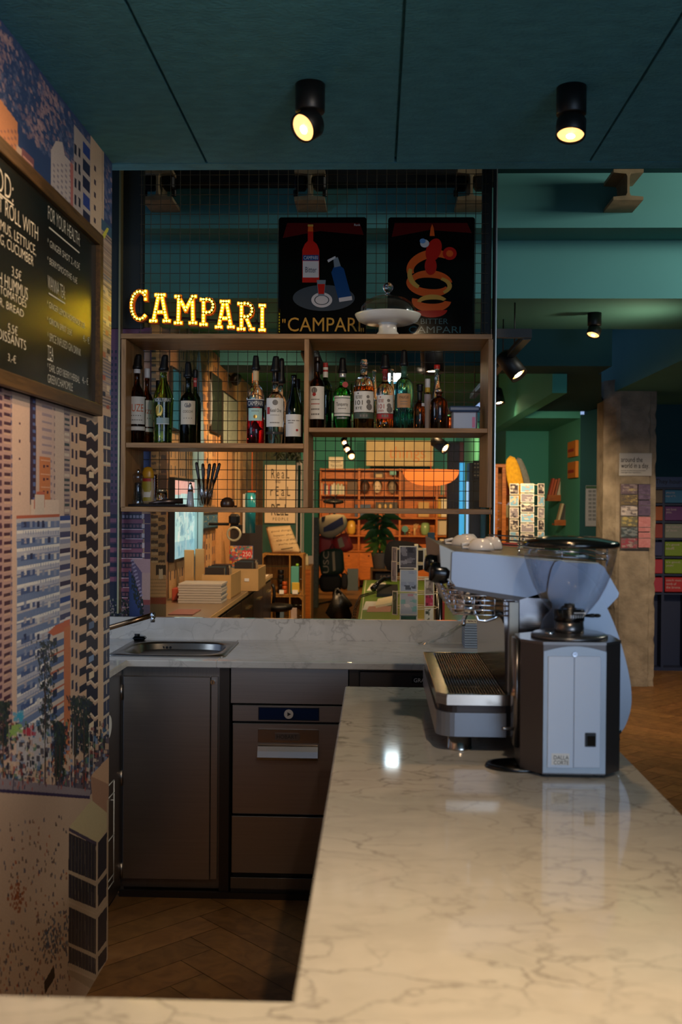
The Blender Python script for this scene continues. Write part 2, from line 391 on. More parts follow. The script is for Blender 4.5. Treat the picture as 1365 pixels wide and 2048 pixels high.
# floor: herringbone oak blocks in one mesh with a colour per block
def make_floor():
    w, L = .13, .78; fr = random.Random(3)
    vs = []; fs = []; cols = []
    def blk(x0, y0, x1, y1):
        g = .0012; k = len(vs)
        cs, sn = cos(pi/4), sin(pi/4)
        for x, y in ((x0+g, y0+g), (x1-g, y0+g), (x1-g, y1-g), (x0+g, y1-g)):
            vs.append((x*cs-y*sn, x*sn+y*cs, 0.0))
        fs.append((k, k+1, k+2, k+3)); t = fr.uniform(.72, 1.1)
        c = lin('#94693a'); cols.append((c[0]*t, c[1]*t*fr.uniform(.96, 1.03), c[2]*t, 1))
    for a in range(-150, 220):
        for b in range(-14, 26):
            ox, oy = a*w+b*L, a*w-b*L
            x, y = (ox*cos(pi/4)-oy*sin(pi/4), ox*sin(pi/4)+oy*cos(pi/4))
            if -3.6 < x < 6.2 and -1.2 < y < 20:
                blk(ox, oy, ox+L, oy+w); blk(ox+L, oy+w-L, ox+L+w, oy+w)
    k = len(vs); vs.extend([(-4, -4, -.002), (8, -4, -.002), (8, 21, -.002), (-4, 21, -.002)]); fs.append((k, k+1, k+2, k+3)); cols.append((.02, .012, .006, 1))
    k = len(vs); vs.extend([(-4, -4, -.1), (8, -4, -.1), (8, 21, -.1), (-4, 21, -.1)]); fs.append((k+3, k+2, k+1, k)); cols.append((.02, .012, .006, 1))
    me = bpy.data.meshes.new('floor'); me.from_pydata(vs, [], fs)
    at = me.attributes.new('Col', 'FLOAT_COLOR', 'FACE'); at.data.foreach_set('color', [c for q in cols for c in q])
    m = vcol('oak_block_floor', .42, spec=.35); nt = m.node_tree; b = nt.nodes['Principled BSDF']
    n = nt.nodes.new('ShaderNodeTexNoise'); n.inputs['Scale'].default_value = 9; n.inputs['Detail'].default_value = 8; n.inputs['Distortion'].default_value = 2
    tcx = nt.nodes.new('ShaderNodeTexCoord'); nt.links.new(tcx.outputs['Object'], n.inputs['Vector'])
    r = nt.nodes.new('ShaderNodeValToRGB'); r.color_ramp.elements[0].position = .3; r.color_ramp.elements[0].color = (.62, .6, .58, 1); r.color_ramp.elements[1].position = .65
    mx = nt.nodes.new('ShaderNodeMix'); mx.data_type = 'RGBA'; mx.blend_type = 'MULTIPLY'; mx.inputs['Factor'].default_value = 1
    at_ = [x for x in nt.nodes if x.type == 'ATTRIBUTE'][0]
    nt.links.new(n.outputs['Fac'], r.inputs[0]); nt.links.new(at_.outputs['Color'], mx.inputs['A']); nt.links.new(r.outputs[0], mx.inputs['B'])
    nt.links.new(mx.outputs['Result'], b.inputs['Base Color'])
    me.materials.append(m); o = bpy.data.objects.new('floor', me); COL.objects.link(o); tag(o, kind='structure')
make_floor()

# low ceiling over the bar: rough teal boards with open joints
CZ = 2.667
g = G(); xs = [-2.45, -1.825, -1.2, -.573, .055, .694, 1.32, 1.945, 2.57, 3.2, 3.83]
for i in range(len(xs)-1):
    for y0, y1 in ((-3.6, -1.2), (-1.2, 3.405)):
        g.box(xs[i]+.004, xs[i+1]-.004, y0+.004, y1-.002, CZ, CZ+.02)
g.box(-2.45, 3.83, 3.409, 3.475, CZ, CZ+.02); g.box(-2.45, 3.83, -3.6, 3.474, CZ+.021, CZ+.2)
struct('ceiling', g, TEAL)
# void ceiling, stepped teal walls and soffits above the opening
g = G(); g.box(-2.4, 4.6, 3.3, 5.405, 3.27, 3.4); g.box(-2.45, 4.6, 3.2, 3.299, CZ+.201, 3.4); struct('ceiling', g, TEALD)  # second box is an unseen wall added to stop sky light leaking in
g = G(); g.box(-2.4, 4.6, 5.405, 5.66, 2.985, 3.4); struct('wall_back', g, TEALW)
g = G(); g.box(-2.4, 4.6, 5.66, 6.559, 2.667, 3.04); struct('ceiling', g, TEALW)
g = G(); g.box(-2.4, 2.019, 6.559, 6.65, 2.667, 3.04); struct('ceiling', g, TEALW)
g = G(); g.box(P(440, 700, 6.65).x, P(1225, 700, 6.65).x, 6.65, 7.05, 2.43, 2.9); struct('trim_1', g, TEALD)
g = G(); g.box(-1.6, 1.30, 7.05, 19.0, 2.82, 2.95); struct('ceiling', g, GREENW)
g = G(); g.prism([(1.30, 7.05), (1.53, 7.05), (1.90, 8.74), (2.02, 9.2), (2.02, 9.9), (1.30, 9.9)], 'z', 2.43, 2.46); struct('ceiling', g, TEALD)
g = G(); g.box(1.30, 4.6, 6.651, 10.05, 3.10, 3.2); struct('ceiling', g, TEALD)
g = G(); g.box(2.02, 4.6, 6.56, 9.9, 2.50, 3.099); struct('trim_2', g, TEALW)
# side beams seen lit between column and opening
g = G(); g.box(1.20, 1.299, 7.06, 11.6, 2.3, 2.819); struct('trim_3', g, GREENW)
# walls of the shop on the right of the opening
nl, nr = P(1033, 1000, 9.9).x, P(1160, 1000, 9.9).x
g = G(); g.box(nr, 4.6, 9.9, 10.05, 0, 2.40); g.box(nr, nr+.15, 10.05, 11.7, 0, 2.395); struct('wall_right', g, GREENW)
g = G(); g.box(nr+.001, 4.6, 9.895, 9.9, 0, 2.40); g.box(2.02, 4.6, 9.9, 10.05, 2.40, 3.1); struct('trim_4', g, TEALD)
g = G(); g.box(1.47, 2.4, 11.7, 11.85, 0, 2.4); g.box(1.47, 1.6, 11.85, 19.0, 0, 2.9); struct('wall_niche', g, GREENW)
g = G(); g.box(1.25, nr, 9.9, 11.7, 2.365, 2.5); struct('ceiling', g, GREENW)
g = G(); g.box(-1.6, 1.6, 19.0, 19.15, 0, 2.95); struct('wall_far', g, mat('far_wall_teal', '#2f7f78', .8))
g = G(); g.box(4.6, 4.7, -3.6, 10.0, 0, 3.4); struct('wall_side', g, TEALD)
# dark header behind the mesh
hx0, hx1 = P(284, 360, 5.3).x, P(992, 360, 5.3).x
g = G(); g.box(-1.6, hx1, 5.28, 5.38, P(600, 367, 5.3).z, 3.268); struct('trim_5', g, mat('dark_header', '#050807', .7))
# left dark jamb of the window and metal posts that hold the mesh
YM = 4.62
g = G(); xl0, xl1 = P(228, 500, YM).x, P(284, 500, YM).x
g.box(xl0-.5, xl1, YM+.02, YM+.06, P(240, 655, YM).z, 3.26); struct('trim_6', g, mat('dark_jamb', '#0e1614', .7))
g = G(); x0 = P(243, 500, YM).x; g.box(x0-.004, x0+.004, YM-.03, YM+.018, 1.03, 3.2); struct('trim_7', g, mat('bronze_edge', '#a89a70', .35, .8))
g = G(); x0, x1 = P(966, 500, YM).x, P(985, 500, YM).x
g.box(x0, x1, YM+.02, YM+.06, P(975, 668, YM).z, 3.26); struct('trim_8', g, mat('dark_jamb', '#0e1614', .7))
g = G(); x0 = P(990.5, 700, YM).x; g.box(x0-.008, x0-.002, YM-.03, YM+.05, 1.36, 3.26); g.mi(1).box(x0-.002, x0+.003, YM-.032, YM+.05, 1.36, 3.26)
struct('trim_9', g, [mat('dark_jamb', '#0e1614', .7), mat('bright_glass_edge', '#b9bdb6', .3, .6)])
# clear pane behind the mesh
pnx0, pnx1 = P(301, 1100, YM+.1).x, P(990, 700, YM+.1).x
g = G(); g.box(pnx0, pnx1-.012, YM+.09, YM+.098, 1.03, 3.26); struct('window_1', g, pane('clear_pane', refl=.001, fres=False))
# ================================================================ MURALS (printed wallpaper of a seaside city)
MURAL = vcol('mural_print', .42, spec=.35)
WX = -.89
g = G(); g.box(WX-.10, WX-.002, -3.6, 3.395, 0, CZ); g.box(WX-.002, WX, -3.6, 1.8, 0, CZ)
struct('wall_left', g, mat('mural_edge', '#8d7a6a', .6))
def mural_left():
    r = Raster(1.8, 3.40, 0, CZ, 420, 1000, '#c9a890'); q = random.Random(11)
    def m(px, py):
        # straight extension of the wall plane left of the frame
        p = PX(max(px, -140), py, WX); return (p.y, p.z)
    def pl(pts, c, a=1.0): r.poly([m(*p) for p in pts], c, a)
    def lerp(a, b, t): return a+(b-a)*t
    vx, vy = 752, 1005
    def dn(y0, x0, x):                       # follow the wall's perspective from (x0, y0) to x
        return vy+(y0-vy)*(x-vx)/(x0-vx)
    def rect(x0, x1, y0, y1, c, a=1.0, skew=True):   # y given at x1 (the far edge)
        if skew: pl([(x0, dn(y0, x1, x0)), (x1, y0), (x1, y1), (x0, dn(y1, x1, x0))], c, a)
        else: pl([(x0, y0), (x1, y0), (x1, y1), (x0, y1)], c, a)
    # sky-blue hillside
    rect(-140, 228, 330, 560, '#34466f')
    for i in range(2600):
        x = q.uniform(-120, 226); y = dn(q.uniform(335, 450), 228, x)
        k = .5+.5*sin(x*.045+y*.018)
        c = q.choice(['#9a7f86', '#ab8f92', '#86707f']) if q.random() < .15+.75*k**3 else ('#34466f' if q.random() < .6 else '#5c6688')
        s = q.uniform(2, 6); pl([(x, y), (x+s*.9, y+s*1.0), (x+s*1.3, y+s*2.8), (x+s*.3, y+s*2.2)], c, .6)
    # buildings above the board
    pl([(-60, 120), (0, 198), (35, 245), (38, 340), (0, 300), (-60, 240)], '#c9875f')
    for k in range(7):
        for x in range(-48, 34, 7): rect(x, x+4, 262+k*14, 268+k*14, '#8a5f5c', .8)
    rect(33, 45, 300, 420, '#c8a992'); rect(44, 68, 320, 430, '#8a5a60'); rect(46, 66, 330, 334, '#d49b86'); rect(46, 66, 346, 350, '#d49b86'); rect(68, 74, 350, 430, '#7b86a8')
    pl([(102, 300), (112, 282), (125, 284), (130, 312), (148, 330), (148, 440), (102, 400)], '#b7aba8')
    for k in range(10):
        for x in range(106, 144, 8): rect(x, x+4, 330+k*11, 335+k*11, '#7e7684', .8)
    rect(141, 147, 330, 450, '#a8504c', .8)
    rect(148, 181, 290, 480, '#a99d9a'); pl([(148, 250), (181, 292), (181, 300), (148, 262)], '#a99d9a')
    for k in range(9):
        y = 292+k*37*.9
        rect(149, 153, y, y+19, '#20233a'); rect(157, 161, y+6, y+25, '#20233a'); rect(166, 180, y+6, y+30, '#1d2140' if k % 3 else '#2c3f86')
    rect(181, 208, 290, 500, '#c6ab92')
    for k in range(8): rect(188, 192, 335+k*26, 345+k*26, '#4a3f4a')
    for x in (204,): rect(x, x+1.5, 300, 500, '#a08872')
    # slice of city right of the board
    rect(203, 228, 475, 860, '#a78f80')
    for k in range(60):
        y = 478+k*6.5; rect(205, 226, y, y+2.4, q.choice(['#5f5566', '#8f6a5c', '#3e3c50', '#c0a48e', '#d8bd9e', '#4c5f86']), .8)
    for k in range(18): x = q.uniform(205, 220); y = q.uniform(560, 840); rect(x, x+6, y, y+10, q.choice(['#2f2f40', '#a65a4a', '#d8c0a0', '#566a90']))
    rect(203, 228, 462, 482, '#3e5a72'); pl([(205, 470), (214, 455), (218, 458), (209, 478)], '#c9c14a')
    # ---- below the board
    rect(-140, 0, 730, 1500, '#b08d80'); rect(-140, 24, 720, 1500, '#b7938a')
    for k in range(46):
        y = 740+k*17
        for x in (-128, -104, -80, -56, -32, -4): rect(x, x+8, y, y+10, '#54364a')
        rect(8, 21, y+2, y+9, '#4b2f3d'); rect(8, 21, y+9, y+12, '#c9a48e'); rect(22, 24, y, y+9, '#3d4a78')
    rect(24, 60, 740, 1545, '#d3b3a0')                                        # blank gable
    for y in (845, 880, 915, 985): rect(38, 41, y, y+5, '#54364a')
    rect(60, 72, 760, 1010, '#3b2c44'); rect(72, 120, 760, 1010, '#c3a69a')
    for k in range(16):
        y = 770+k*15; rect(66, 71, y, y+7, '#55679a'); rect(84, 104, y, y+5, '#8e7f8c', .8); rect(108, 118, y+3, y+9, '#5d5264', .8)
    rect(79, 101, 915, 1008, '#c4784e')
    for y in (924, 950, 976): rect(82, 100, y-2, y, '#d9a588'); rect(86, 90, y+6, y+11, '#5a3340'); rect(93, 97, y+6, y+11, '#5a3340')
    rect(110, 128, 800, 1040, '#c9b0a0'); rect(128, 146, 820, 1040, '#a9948c')
    for k in range(22): rect(129, 139, 828+k*10, 833+k*10, q.choice(['#5f5866', '#3a4a50', '#c8b8a8']))
    rect(62, 118, 1000, 1030, '#d8bfae')
    # white terrace block with blue shade
    rect(33, 146, 1030, 1480, '#b9b2b4')
    rect(33, 119, 1028, 1033, '#b0604a'); pl([(68, 1000), (74, 984), (90, 983), (90, 1015), (68, 1018)], '#b8614d')
    rect(70, 89, 990, 1030, '#cdbcae')
    for k in range(12):
        y = 1042+k*32
        rect(34, 119, y, y+13, '#6d7fa3'); rect(42, 70, y+1, y+12, '#475a86')
        for x in (48, 60, 74, 84, 96, 108): rect(x, x+5, y, y+12, q.choice(['#2c3558', '#8b93ab', '#a8a0a8', '#d0cbc8']))
        rect(34, 119, y+13, y+19, '#e2dcd6'); rect(34, 119, y+19, y+27, '#b5b4bf')
        for x in range(46, 119, 5): rect(x, x+1.2, y+19, y+27, '#7d88a8', .8)
        rect(34, 119, y+27, y+29, '#8790ad')
        rect(120, 143, y-12, y-2, q.choice(['#2f4a86', '#44486a', '#3a3550'])); rect(120, 143, y-2, y+3, '#d9cfc9'); rect(120, 143, y+3, y+12, '#8d90a6')
    for k in range(12): rect(33, 50, 1050+k*32, 1052+k*32, '#5a6a94')
    # sand-coloured tower with zig-zag balconies
    rect(141, 221, 820, 1480, '#c9a78c')
    for k in range(20):
        y = 832+k*33
        rect(143, 147, y, y+18, '#2b2b46'); rect(151, 155, y+3, y+22, '#2b2b46')
        rect(159, 173, y+4, y+19, '#1d1d2c'); rect(159, 173, y+19, y+32, '#d3ac8c')
        pl([(173, y+12), (182, y+8), (190, y+18), (196, y+12), (196, y+36), (190, y+41), (182, y+32), (173, y+38)], '#222233')
        pl([(173, y+38), (182, y+32), (190, y+41), (196, y+36), (196, y+40), (190, y+45), (182, y+36), (173, y+42)], '#e3cab0')
        if q.random() < .35: rect(178, 188, y+14, y+26, q.choice(['#7f96b8', '#e0c9a8', '#5a6f90']))
        rect(196, 207, y, y+33, '#d9b694'); rect(207, 221, y+2, y+28, '#3a4259'); rect(213, 214, y+2, y+28, '#c9bba9'); rect(207, 221, y+28, y+33, '#c9bba9')
    # orange-sided block
    pl([(96, 1265), (112, 1250), (140, 1238), (140, 1262), (112, 1275)], '#c4684a')
    rect(100, 130, 1262, 1500, '#c8b8ac'); rect(128, 141, 1250, 1520, '#c4744c')
    for k in range(7): y = 1275+k*34; rect(100, 128, y, y+14, '#54688f'); rect(100, 130, y+22, y+26, '#b86a4e'); rect(106, 114, y, y+14, '#2c3350')
    # shops, trees, promenade
    rect(-140, 221, 1470, 1580, '#5f5560')
    for i in range(900):
        x = q.uniform(-130, 215); y = q.uniform(1440, 1560)+max(0, (60-x))*.12
        w = q.uniform(2, 8); h = q.uniform(3, 14)
        pl([(x, y), (x+w, y+1), (x+w, y+h), (x, y+h)], q.choice(['#2c2d3c', '#3c3442', '#7f8da6', '#c9b3a0', '#8d4a44', '#20232e', '#5e7d62', '#3d6a8f', '#c7a58a', '#2a2f30']), .85)
    for (cx, cy, c) in ((20, 1465, '#7fa04c'), (32, 1458, '#8fb060'), (38, 1432, '#3f9fc0'), (60, 1462, '#b03a4a')):
        for k in range(16): a = q.uniform(0, 6.3); d = q.uniform(0, 11); x, y = cx+cos(a)*d, cy+sin(a)*d; pl([(x-4, y-4), (x+4, y-3), (x+3, y+4), (x-4, y+3)], c, .8)
    for cx, top, bot, wd in ((90, 1280, 1600, 20), (150, 1390, 1600, 14), (168, 1395, 1590, 12), (6, 1400, 1560, 14), (112, 1440, 1640, 10), (120, 1450, 1650, 10)):
        for k in range(330):
            t = q.random()**1.3; x = cx+q.gauss(0, wd*.5)*(1-.4*t); y = top+(bot-top)*.55*t
            s = q.uniform(2, 6); pl([(x, y), (x+s, y+s*.4), (x+s*.6, y+s*2.2)], q.choice(['#1f2a26', '#2c3631', '#263043', '#39463c']), .85)
        pl([(cx-1, top+40), (cx+1, top+40), (cx+1.4, bot), (cx-1.2, bot)], '#4a3a36')
    for x in (18, 52, 62, 88, 100, 140, 146, 178, 186): pl([(x, 1450), (x+1.2, 1450), (x+1.2, 1575), (x, 1575)], '#cfc3bb', .7)
    # pavement, kerb shade and beach
    pl([(-140, 1560), (0, 1555), (180, 1590), (221, 1560), (221, 2048), (-140, 2400)], '#bda18b')
    pl([(-140, 1550), (0, 1556), (182, 1580), (180, 1594), (0, 1580), (-140, 1574)], '#8f8288')
    pl([(-140, 1576), (0, 1578), (180, 1592), (180, 1598), (0, 1585), (-140, 1584)], '#3c3350')
    for i in range(130):
        x = q.uniform(-100, 180); y = q.uniform(1532, 1575); pl([(x, y), (x+2.5, y), (x+2, y+8), (x, y+8)], q.choice(['#6a4450', '#3a3f58', '#a34f44']), .8)
    for i in range(1500):
        t = q.random(); x = q.uniform(-130, 140); y = 1640+560*t-(x)*.55*(.3+t)
        if y < 1600 or (x > 120 and y < 1900 and x > 132): continue
        if q.random() > .25+.75*t: continue
        w = q.uniform(1.2, 3.2); h = q.uniform(3, 9)
        pl([(x, y), (x+w, y-1), (x+w+1, y+h), (x, y+h)], q.choice(['#4a3a44', '#3c4660', '#8c5a44', '#5d4a40', '#6d6a74', '#a1502c', '#2d3348', '#7c6455']), .8)
    for (cx, cy, s, n) in ((34, 1790, 9, 60), (115, 1870, 14, 90), (95, 1880, 12, 50)):
        for k in range(n): x, y = q.gauss(cx, s), q.gauss(cy, s*1.6); pl([(x, y), (x+3, y), (x+3, y+6), (x, y+6)], '#8f4a28' if cx == 34 else q.choice(['#3c4c60', '#4a5f74', '#5f4c48']), .8)
    # corner building with long striped windows
    pl([(183, 1550), (221, 1510), (221, 1640), (190, 1612)], '#c99f80'); pl([(181, 1552), (221, 1570), (219, 1630), (186, 1612)], '#a87f68')
    pl([(138, 1655), (183, 1600), (217, 1628), (217, 1655), (193, 1690)], '#c0ae88')
    pl([(138, 1655), (193, 1684), (193, 1692), (138, 1662)], '#4a4050')
    for (a, b, c) in ((1668, 1740, 0), (1745, 1795, 0), (1812, 1885, 1), (1890, 1925, 1)):
        pl([(138, a-2), (192, a+22), (192, b+22+c*2), (137, b)], '#26232a'); pl([(194, a+20), (214, a-4), (213, b-4), (194, b+22)], '#2f2c33')
        for k in range(16): x = 140+k*3.3; pl([(x, a+(x-138)*.44), (x+.8, a+(x-138)*.44), (x+.8, b+(x-138)*.44), (x, b+(x-138)*.44)], '#8a7c70' if k % 2 else '#5b5560', .7)
        pl([(193, a+16), (196, a+16), (196, b+24), (193, b+24)], '#b89f88')
    for y in (1740, 1795, 1806, 1885, 1926): pl([(137, y), (193, y+24), (214, y-2), (214, y+6), (193, y+33), (137, y+7)], '#b39a82')
    pl([(137, 1938), (193, 1963), (214, 1938), (214, 1950), (190, 1982), (137, 1950)], '#a58c74')
    pl([(88, 1965), (108, 1930), (110, 1955), (90, 1988)], '#2c241f'); pl([(214, 1600), (221, 1600), (221, 1960), (214, 1960)], '#b59a80')
    r.noise(.10, 5)
    o = r.sheet('wall_left', lambda u, v: (np.full_like(u, WX), u, v), MURAL); tag(o, kind='structure')
mural_left()
# facing stretch of mural beside the pass-through opening, and its deep reveal
YP = 4.66
xa, xb = P(150, 1100, YP).x, P(301, 1100, YP).x
def mural_pier():
    z0, z1 = .93, P(240, 655, YP).z; q = random.Random(4)
    r = Raster(xa, xb, z0, z1, 190, 420, '#4b2a3c')
    def m(px, py): p = P(px, py, YP); return (p.x, p.z)
    def rc(x0, x1, y0, y1, c, a=1.0): r.poly([m(x0, y0), m(x1, y0), m(x1, y1), m(x0, y1)], c, a)
    rc(150, 310, 650, 1010, '#5a3448')
    for k in range(24):
        y = 700+k*13
        for x in (222, 230, 238): rc(x, x+4, y, y+6, '#1c1a2e')
    rc(284, 301, 690, 1240, '#a0785e')
    for k in range(13):
        y = 1028+k*19.5
        rc(215, 240, y, y+8, '#17172a'); rc(240, 290, y, y+10, '#1a1c30')
        for x in range(245, 286, 7): rc(x, x+5, y+2, y+8, '#8b7f8c' if k == 0 else '#6f4a52')
        rc(215, 239, y+9, y+17, '#7d4450'); rc(240, 286, y+11, y+18, '#7d4654'); rc(240, 286, y+10.5, y+11.5, '#c9a8ac'); rc(284, 289, y, y+9, '#b9a49e')
        rc(233, 240, y, y+19, '#23223a'); rc(289, 301, y, y+19, '#44283c')
    rc(150, 236, 1170, 1240, '#1c1c2a')
    r.poly([m(264, 1118), m(301, 1118), m(301, 1145), m(284, 1145)], '#9c7a78'); r.poly([m(264, 1118), m(284, 1145), m(290, 1205), m(262, 1150)], '#55465e')
    rc(284, 301, 1145, 1200, '#a58478'); rc(286, 301, 1199, 1210, '#803a34'); rc(286, 301, 1210, 1240, '#5d4a50')
    r.poly([m(258, 1140), m(270, 1160), m(290, 1240), m(258, 1240)], '#2b3a66')
    for i in range(160): x = q.uniform(262, 286); y = 1140+(x-262)*2.6+q.uniform(0, 40); rc(x, x+2, y, y+4, '#1a2018')
    for i in range(160): x = q.uniform(218, 256); y = q.uniform(1195, 1240); rc(x, x+3, y, y+4, q.choice(['#22301f', '#3a3040', '#87776c', '#151a18']))
    for k in range(11): r.poly([m(262+k*1.8, 1120+k*7), m(268+k*1.8, 1118+k*7), m(268+k*1.8, 1121+k*7), m(262+k*1.8, 1124+k*7)], '#8d7f90')
    # blue pane seen beside the mustard bottle
    rc(283, 301, 900, 960, '#2c3458'); rc(286, 289, 700, 720, '#2c3458')
    r.noise(.12, 8)
    tag(r.sheet('wall_back', lambda u, v: (u, np.full_like(u, YP), v), MURAL), kind='structure')
mural_pier()
g = G(); g.box(xa-.5, xb-.003, YP+.003, 5.02, 0, 2.27); struct('wall_back', g, TEALD)
g = G(); g.box(xa-.5, xl1-.02, YP+.003, 4.72, 2.271, 3.26); struct('wall_back', g, mat('dark_jamb', '#0e1614', .7))
def mural_reveal():
    q = random.Random(9); z0, z1 = .93, 2.27
    r = Raster(4.66, 5.02, z0, z1, 60, 360, '#b88f66')  # warm light from the shop is put into these print colours
    def m(px, py): p = PX(px, py, xb); return (p.y, p.z)
    def rc(x0, x1, y0, y1, c, a=1.0): r.poly([m(x0, y0), m(x1, y0), m(x1, y1), m(x0, y1)], c, a)
    rc(301, 334, 690, 1110, '#b98d62'); rc(318, 334, 700, 1030, '#8a6450')
    for k in range(26):
        y = 700+k*14
        rc(303, 312, y, y+5, '#4a3c44'); rc(313, 322, y+3, y+8, '#d5a877')
        if k % 2: rc(322, 332, y, y+8, '#3c3448')
    rc(316, 334, 950, 1000, '#3b2f38')
    for k in range(7): y = 1030+k*17; rc(302, 316, y, y+6, '#3f3a40'); rc(317, 330, y+5, y+13, '#4a3c34'); rc(303, 316, y+7, y+12, '#d6b48a')
    rc(301, 334, 1125, 1200, '#c89a6c'); rc(312, 332, 1130, 1150, '#2c2422'); rc(318, 326, 1138, 1160, '#e0c39c')
    for k in range(6): rc(301, 334, 1158+k*7, 1160+k*7, '#a57c54')
    rc(301, 334, 1195, 1208, '#8a3c2c'); rc(301, 334, 1208, 1240, '#80694f')
    r.noise(.12, 3)
    tag(r.sheet('wall_back', lambda u, v: (np.full_like(u, xb), u, v), MURAL), kind='structure')
mural_reveal()
# long mural on the left wall of the shop
FWX = -1.40
def mural_far():
    q = random.Random(21)
    r = Raster(5.03, 15.0, .5, 2.82, 620, 260, '#c08c5a')  # orange lamp light is mixed into the print colours of this mural
    y = 5.05
    while y < 15:
        w = q.uniform(.18, .42); c = q.choice(['#caa070', '#c08a58', '#a87a52', '#b9a17f', '#8d6a52', '#d3ab7c'])
        top = 2.82 if q.random() < .8 else q.uniform(2.0, 2.6)
        r.poly([(y, .5), (y+w, .5), (y+w, top), (y, top)], c)
        if q.random() < .75:
            z = .95+q.uniform(0, .1); dz = q.choice([.07, .09, .12]); nw = q.choice([2, 3, 4])
            while z < top:
                for k in range(nw): u = y+.03+k*(w-.04)/nw; r.poly([(u, z), (u+.035, z), (u+.035, z+dz*.5), (u, z+dz*.5)], q.choice(['#4d4148', '#6a5a58', '#3b3a4a', '#8a6f5a']))
                z += dz
        if q.random() < .3: r.poly([(y+w*.8, .5), (y+w, .5), (y+w, top), (y+w*.8, top)], '#5a4438')
        y += w
    r.poly([(8.9, .5), (9.9, .5), (9.9, 2.5), (8.9, 2.5)], '#dba26c'); r.poly([(10.1, .5), (10.5, .5), (10.5, 2.82), (10.1, 2.82)], '#f0c48c')
    r.noise(.2, 3)
    tag(r.sheet('wall_left', lambda u, v: (np.full_like(u, FWX), u, v), MURAL), kind='structure')
mural_far()
g = G(); g.box(FWX-.12, FWX-.003, 5.02, 19.0, 0, 2.82); struct('wall_left', g, TEALD)
# ================================================================ BAR COUNTERS AND APPLIANCES
ZC = .925
XL, XR = PZ(691, 1373, ZC).x, PZ(1243, 1503, ZC).x
YE, YN = PZ(800, 1374, ZC).y, PZ(300, 1995, ZC).y
t = thing('bar_counter', 'long glossy white veined marble bar counter in the foreground carrying the coffee grinder', 'counter', (.3, 1.8, 0))
g = G()
def bevel_top(g, pts, z0, z1, b=.004):
    """slab with a small eased upper edge"""
    n = len(pts); cx = sum(p[0] for p in pts)/n; area = 0
    ins = []
    for i in range(n):
        a, c, d = Vector(pts[i-1]), Vector(pts[i]), Vector(pts[(i+1) % n])
        e1, e2 = (c-a).normalized(), (d-c).normalized(); n1, n2 = Vector((-e1.y, e1.x)), Vector((-e2.y, e2.x))
        ins.append(c+(n1+n2)/(1+n1.dot(n2))*b)
    vs = [(p[0], p[1], z0) for p in pts]+[(p[0], p[1], z1-b) for p in pts]+[(p.x, p.y, z1) for p in ins]
    fs = [tuple(range(n-1, -1, -1)), tuple(range(2*n, 3*n))]
    for k in (0, n): fs += [(k+i, k+(i+1) % n, k+n+(i+1) % n, k+n+i) for i in range(n)]
    g.add(vs, fs)
bevel_top(g, [(WX+.002, .5), (1.5, .5), (1.5, YN), (XR, YN+.0), (XR, YE), (XL, YE), (XL, YN), (WX+.002, YN)], ZC-.035, ZC)
g.out('countertop', MARBLE, t)
g = G(); g.box(WX+.01, 1.45, .55, YN-.04, 0, ZC-.036); g.box(XL+.03, XR-.05, YN-.04, YE-.03, 0, ZC-.036)
g.out('base_panel', mat('bar_base_panel', '#2a211b', .6), t)

YF = 4.02; YB = PZ(600, 1281, ZC).y
SX0, SX1, SY0, SY1 = -1.065, PZ(461, 1300, ZC).x, PZ(330, 1313, ZC).y, PZ(370, 1283, ZC).y
CX = PZ(257, 1319, ZC).x
YF = PZ(500, 1323, ZC).y
t = thing('back_counter', 'grey marble worktop with a raised upstand under the wooden bottle shelf', 'counter', (-.2, 4.3, 0))
g = G(); th = .027
g.box(SX1-.01, .80, YF, YB, ZC-th, ZC, .003); g.box(-1.6, SX0+.01, YF, YB, ZC-th, ZC); g.box(SX0+.01, SX1-.01, YF, SY0+.01, ZC-th, ZC, .003); g.box(SX0+.01, SX1-.01, SY1-.01, YB, ZC-th, ZC)
g.box(-1.6, CX, 3.42, YF, ZC-th, ZC, .003)
g.out('worktop', MARBLE, t)
zu = P(500, 1237, YB).z
g = G(); g.box(-1.6, .80, YB-.0, YB+.03, ZC-.02, zu, .002); g.out('upstand', MARBLE, t)
g = G(); g.box(-1.6, .8, YB+.03, YP-.001, ZC-th, zu-.012); g.out('backing_panel', mat('backing_panel', '#1c1c1c', .7), t)
g = G(); g.box(xb, .78, YP, 5.0, 0, .90); struct('wall_back', g, TEALD)

# sink
t = thing('bar_sink', 'stainless steel inset sink bowl in the left end of the grey worktop', 'sink', ((SX0+SX1)/2, (SY0+SY1)/2, ZC))
g = G().sh(); cx, cy = (SX0+SX1)/2+.005, (SY0+SY1)/2-.005; hx, hy = (SX1-SX0)/2, (SY1-SY0)/2; n = 48
rings = []
def ring(fx, fy, e, z):
    o = []
    for i in range(n):
        a = 2*pi*i/n; c, s_ = cos(a), sin(a)
        o.append((cx+fx*math.copysign(abs(c)**(2/e), c), cy+fy*math.copysign(abs(s_)**(2/e), s_), z))
    return o
rings = [ring(hx, hy, 40, ZC+.001), ring(hx, hy, 40, ZC+.004), ring(hx-.03, hy-.035, 3.4, ZC+.003), ring(hx-.035, hy-.04, 3.3, ZC-.004), ring(hx-.045, hy-.05, 3.2, ZC-.11), ring(hx-.08, hy-.09, 3, ZC-.14), ring(.03, .03, 2, ZC-.145)]
vs = [v for r_ in rings for v in r_]; fs = [(j*n+i, j*n+(i+1) % n, (j+1)*n+(i+1) % n, (j+1)*n+i) for j in range(len(rings)-1) for i in range(n)]+[tuple(range((len(rings)-1)*n, len(rings)*n))]
g.add(vs, fs); g.out('bowl', mat('sink_steel', '#8d857c', .28, 1.0), t)
g = G()
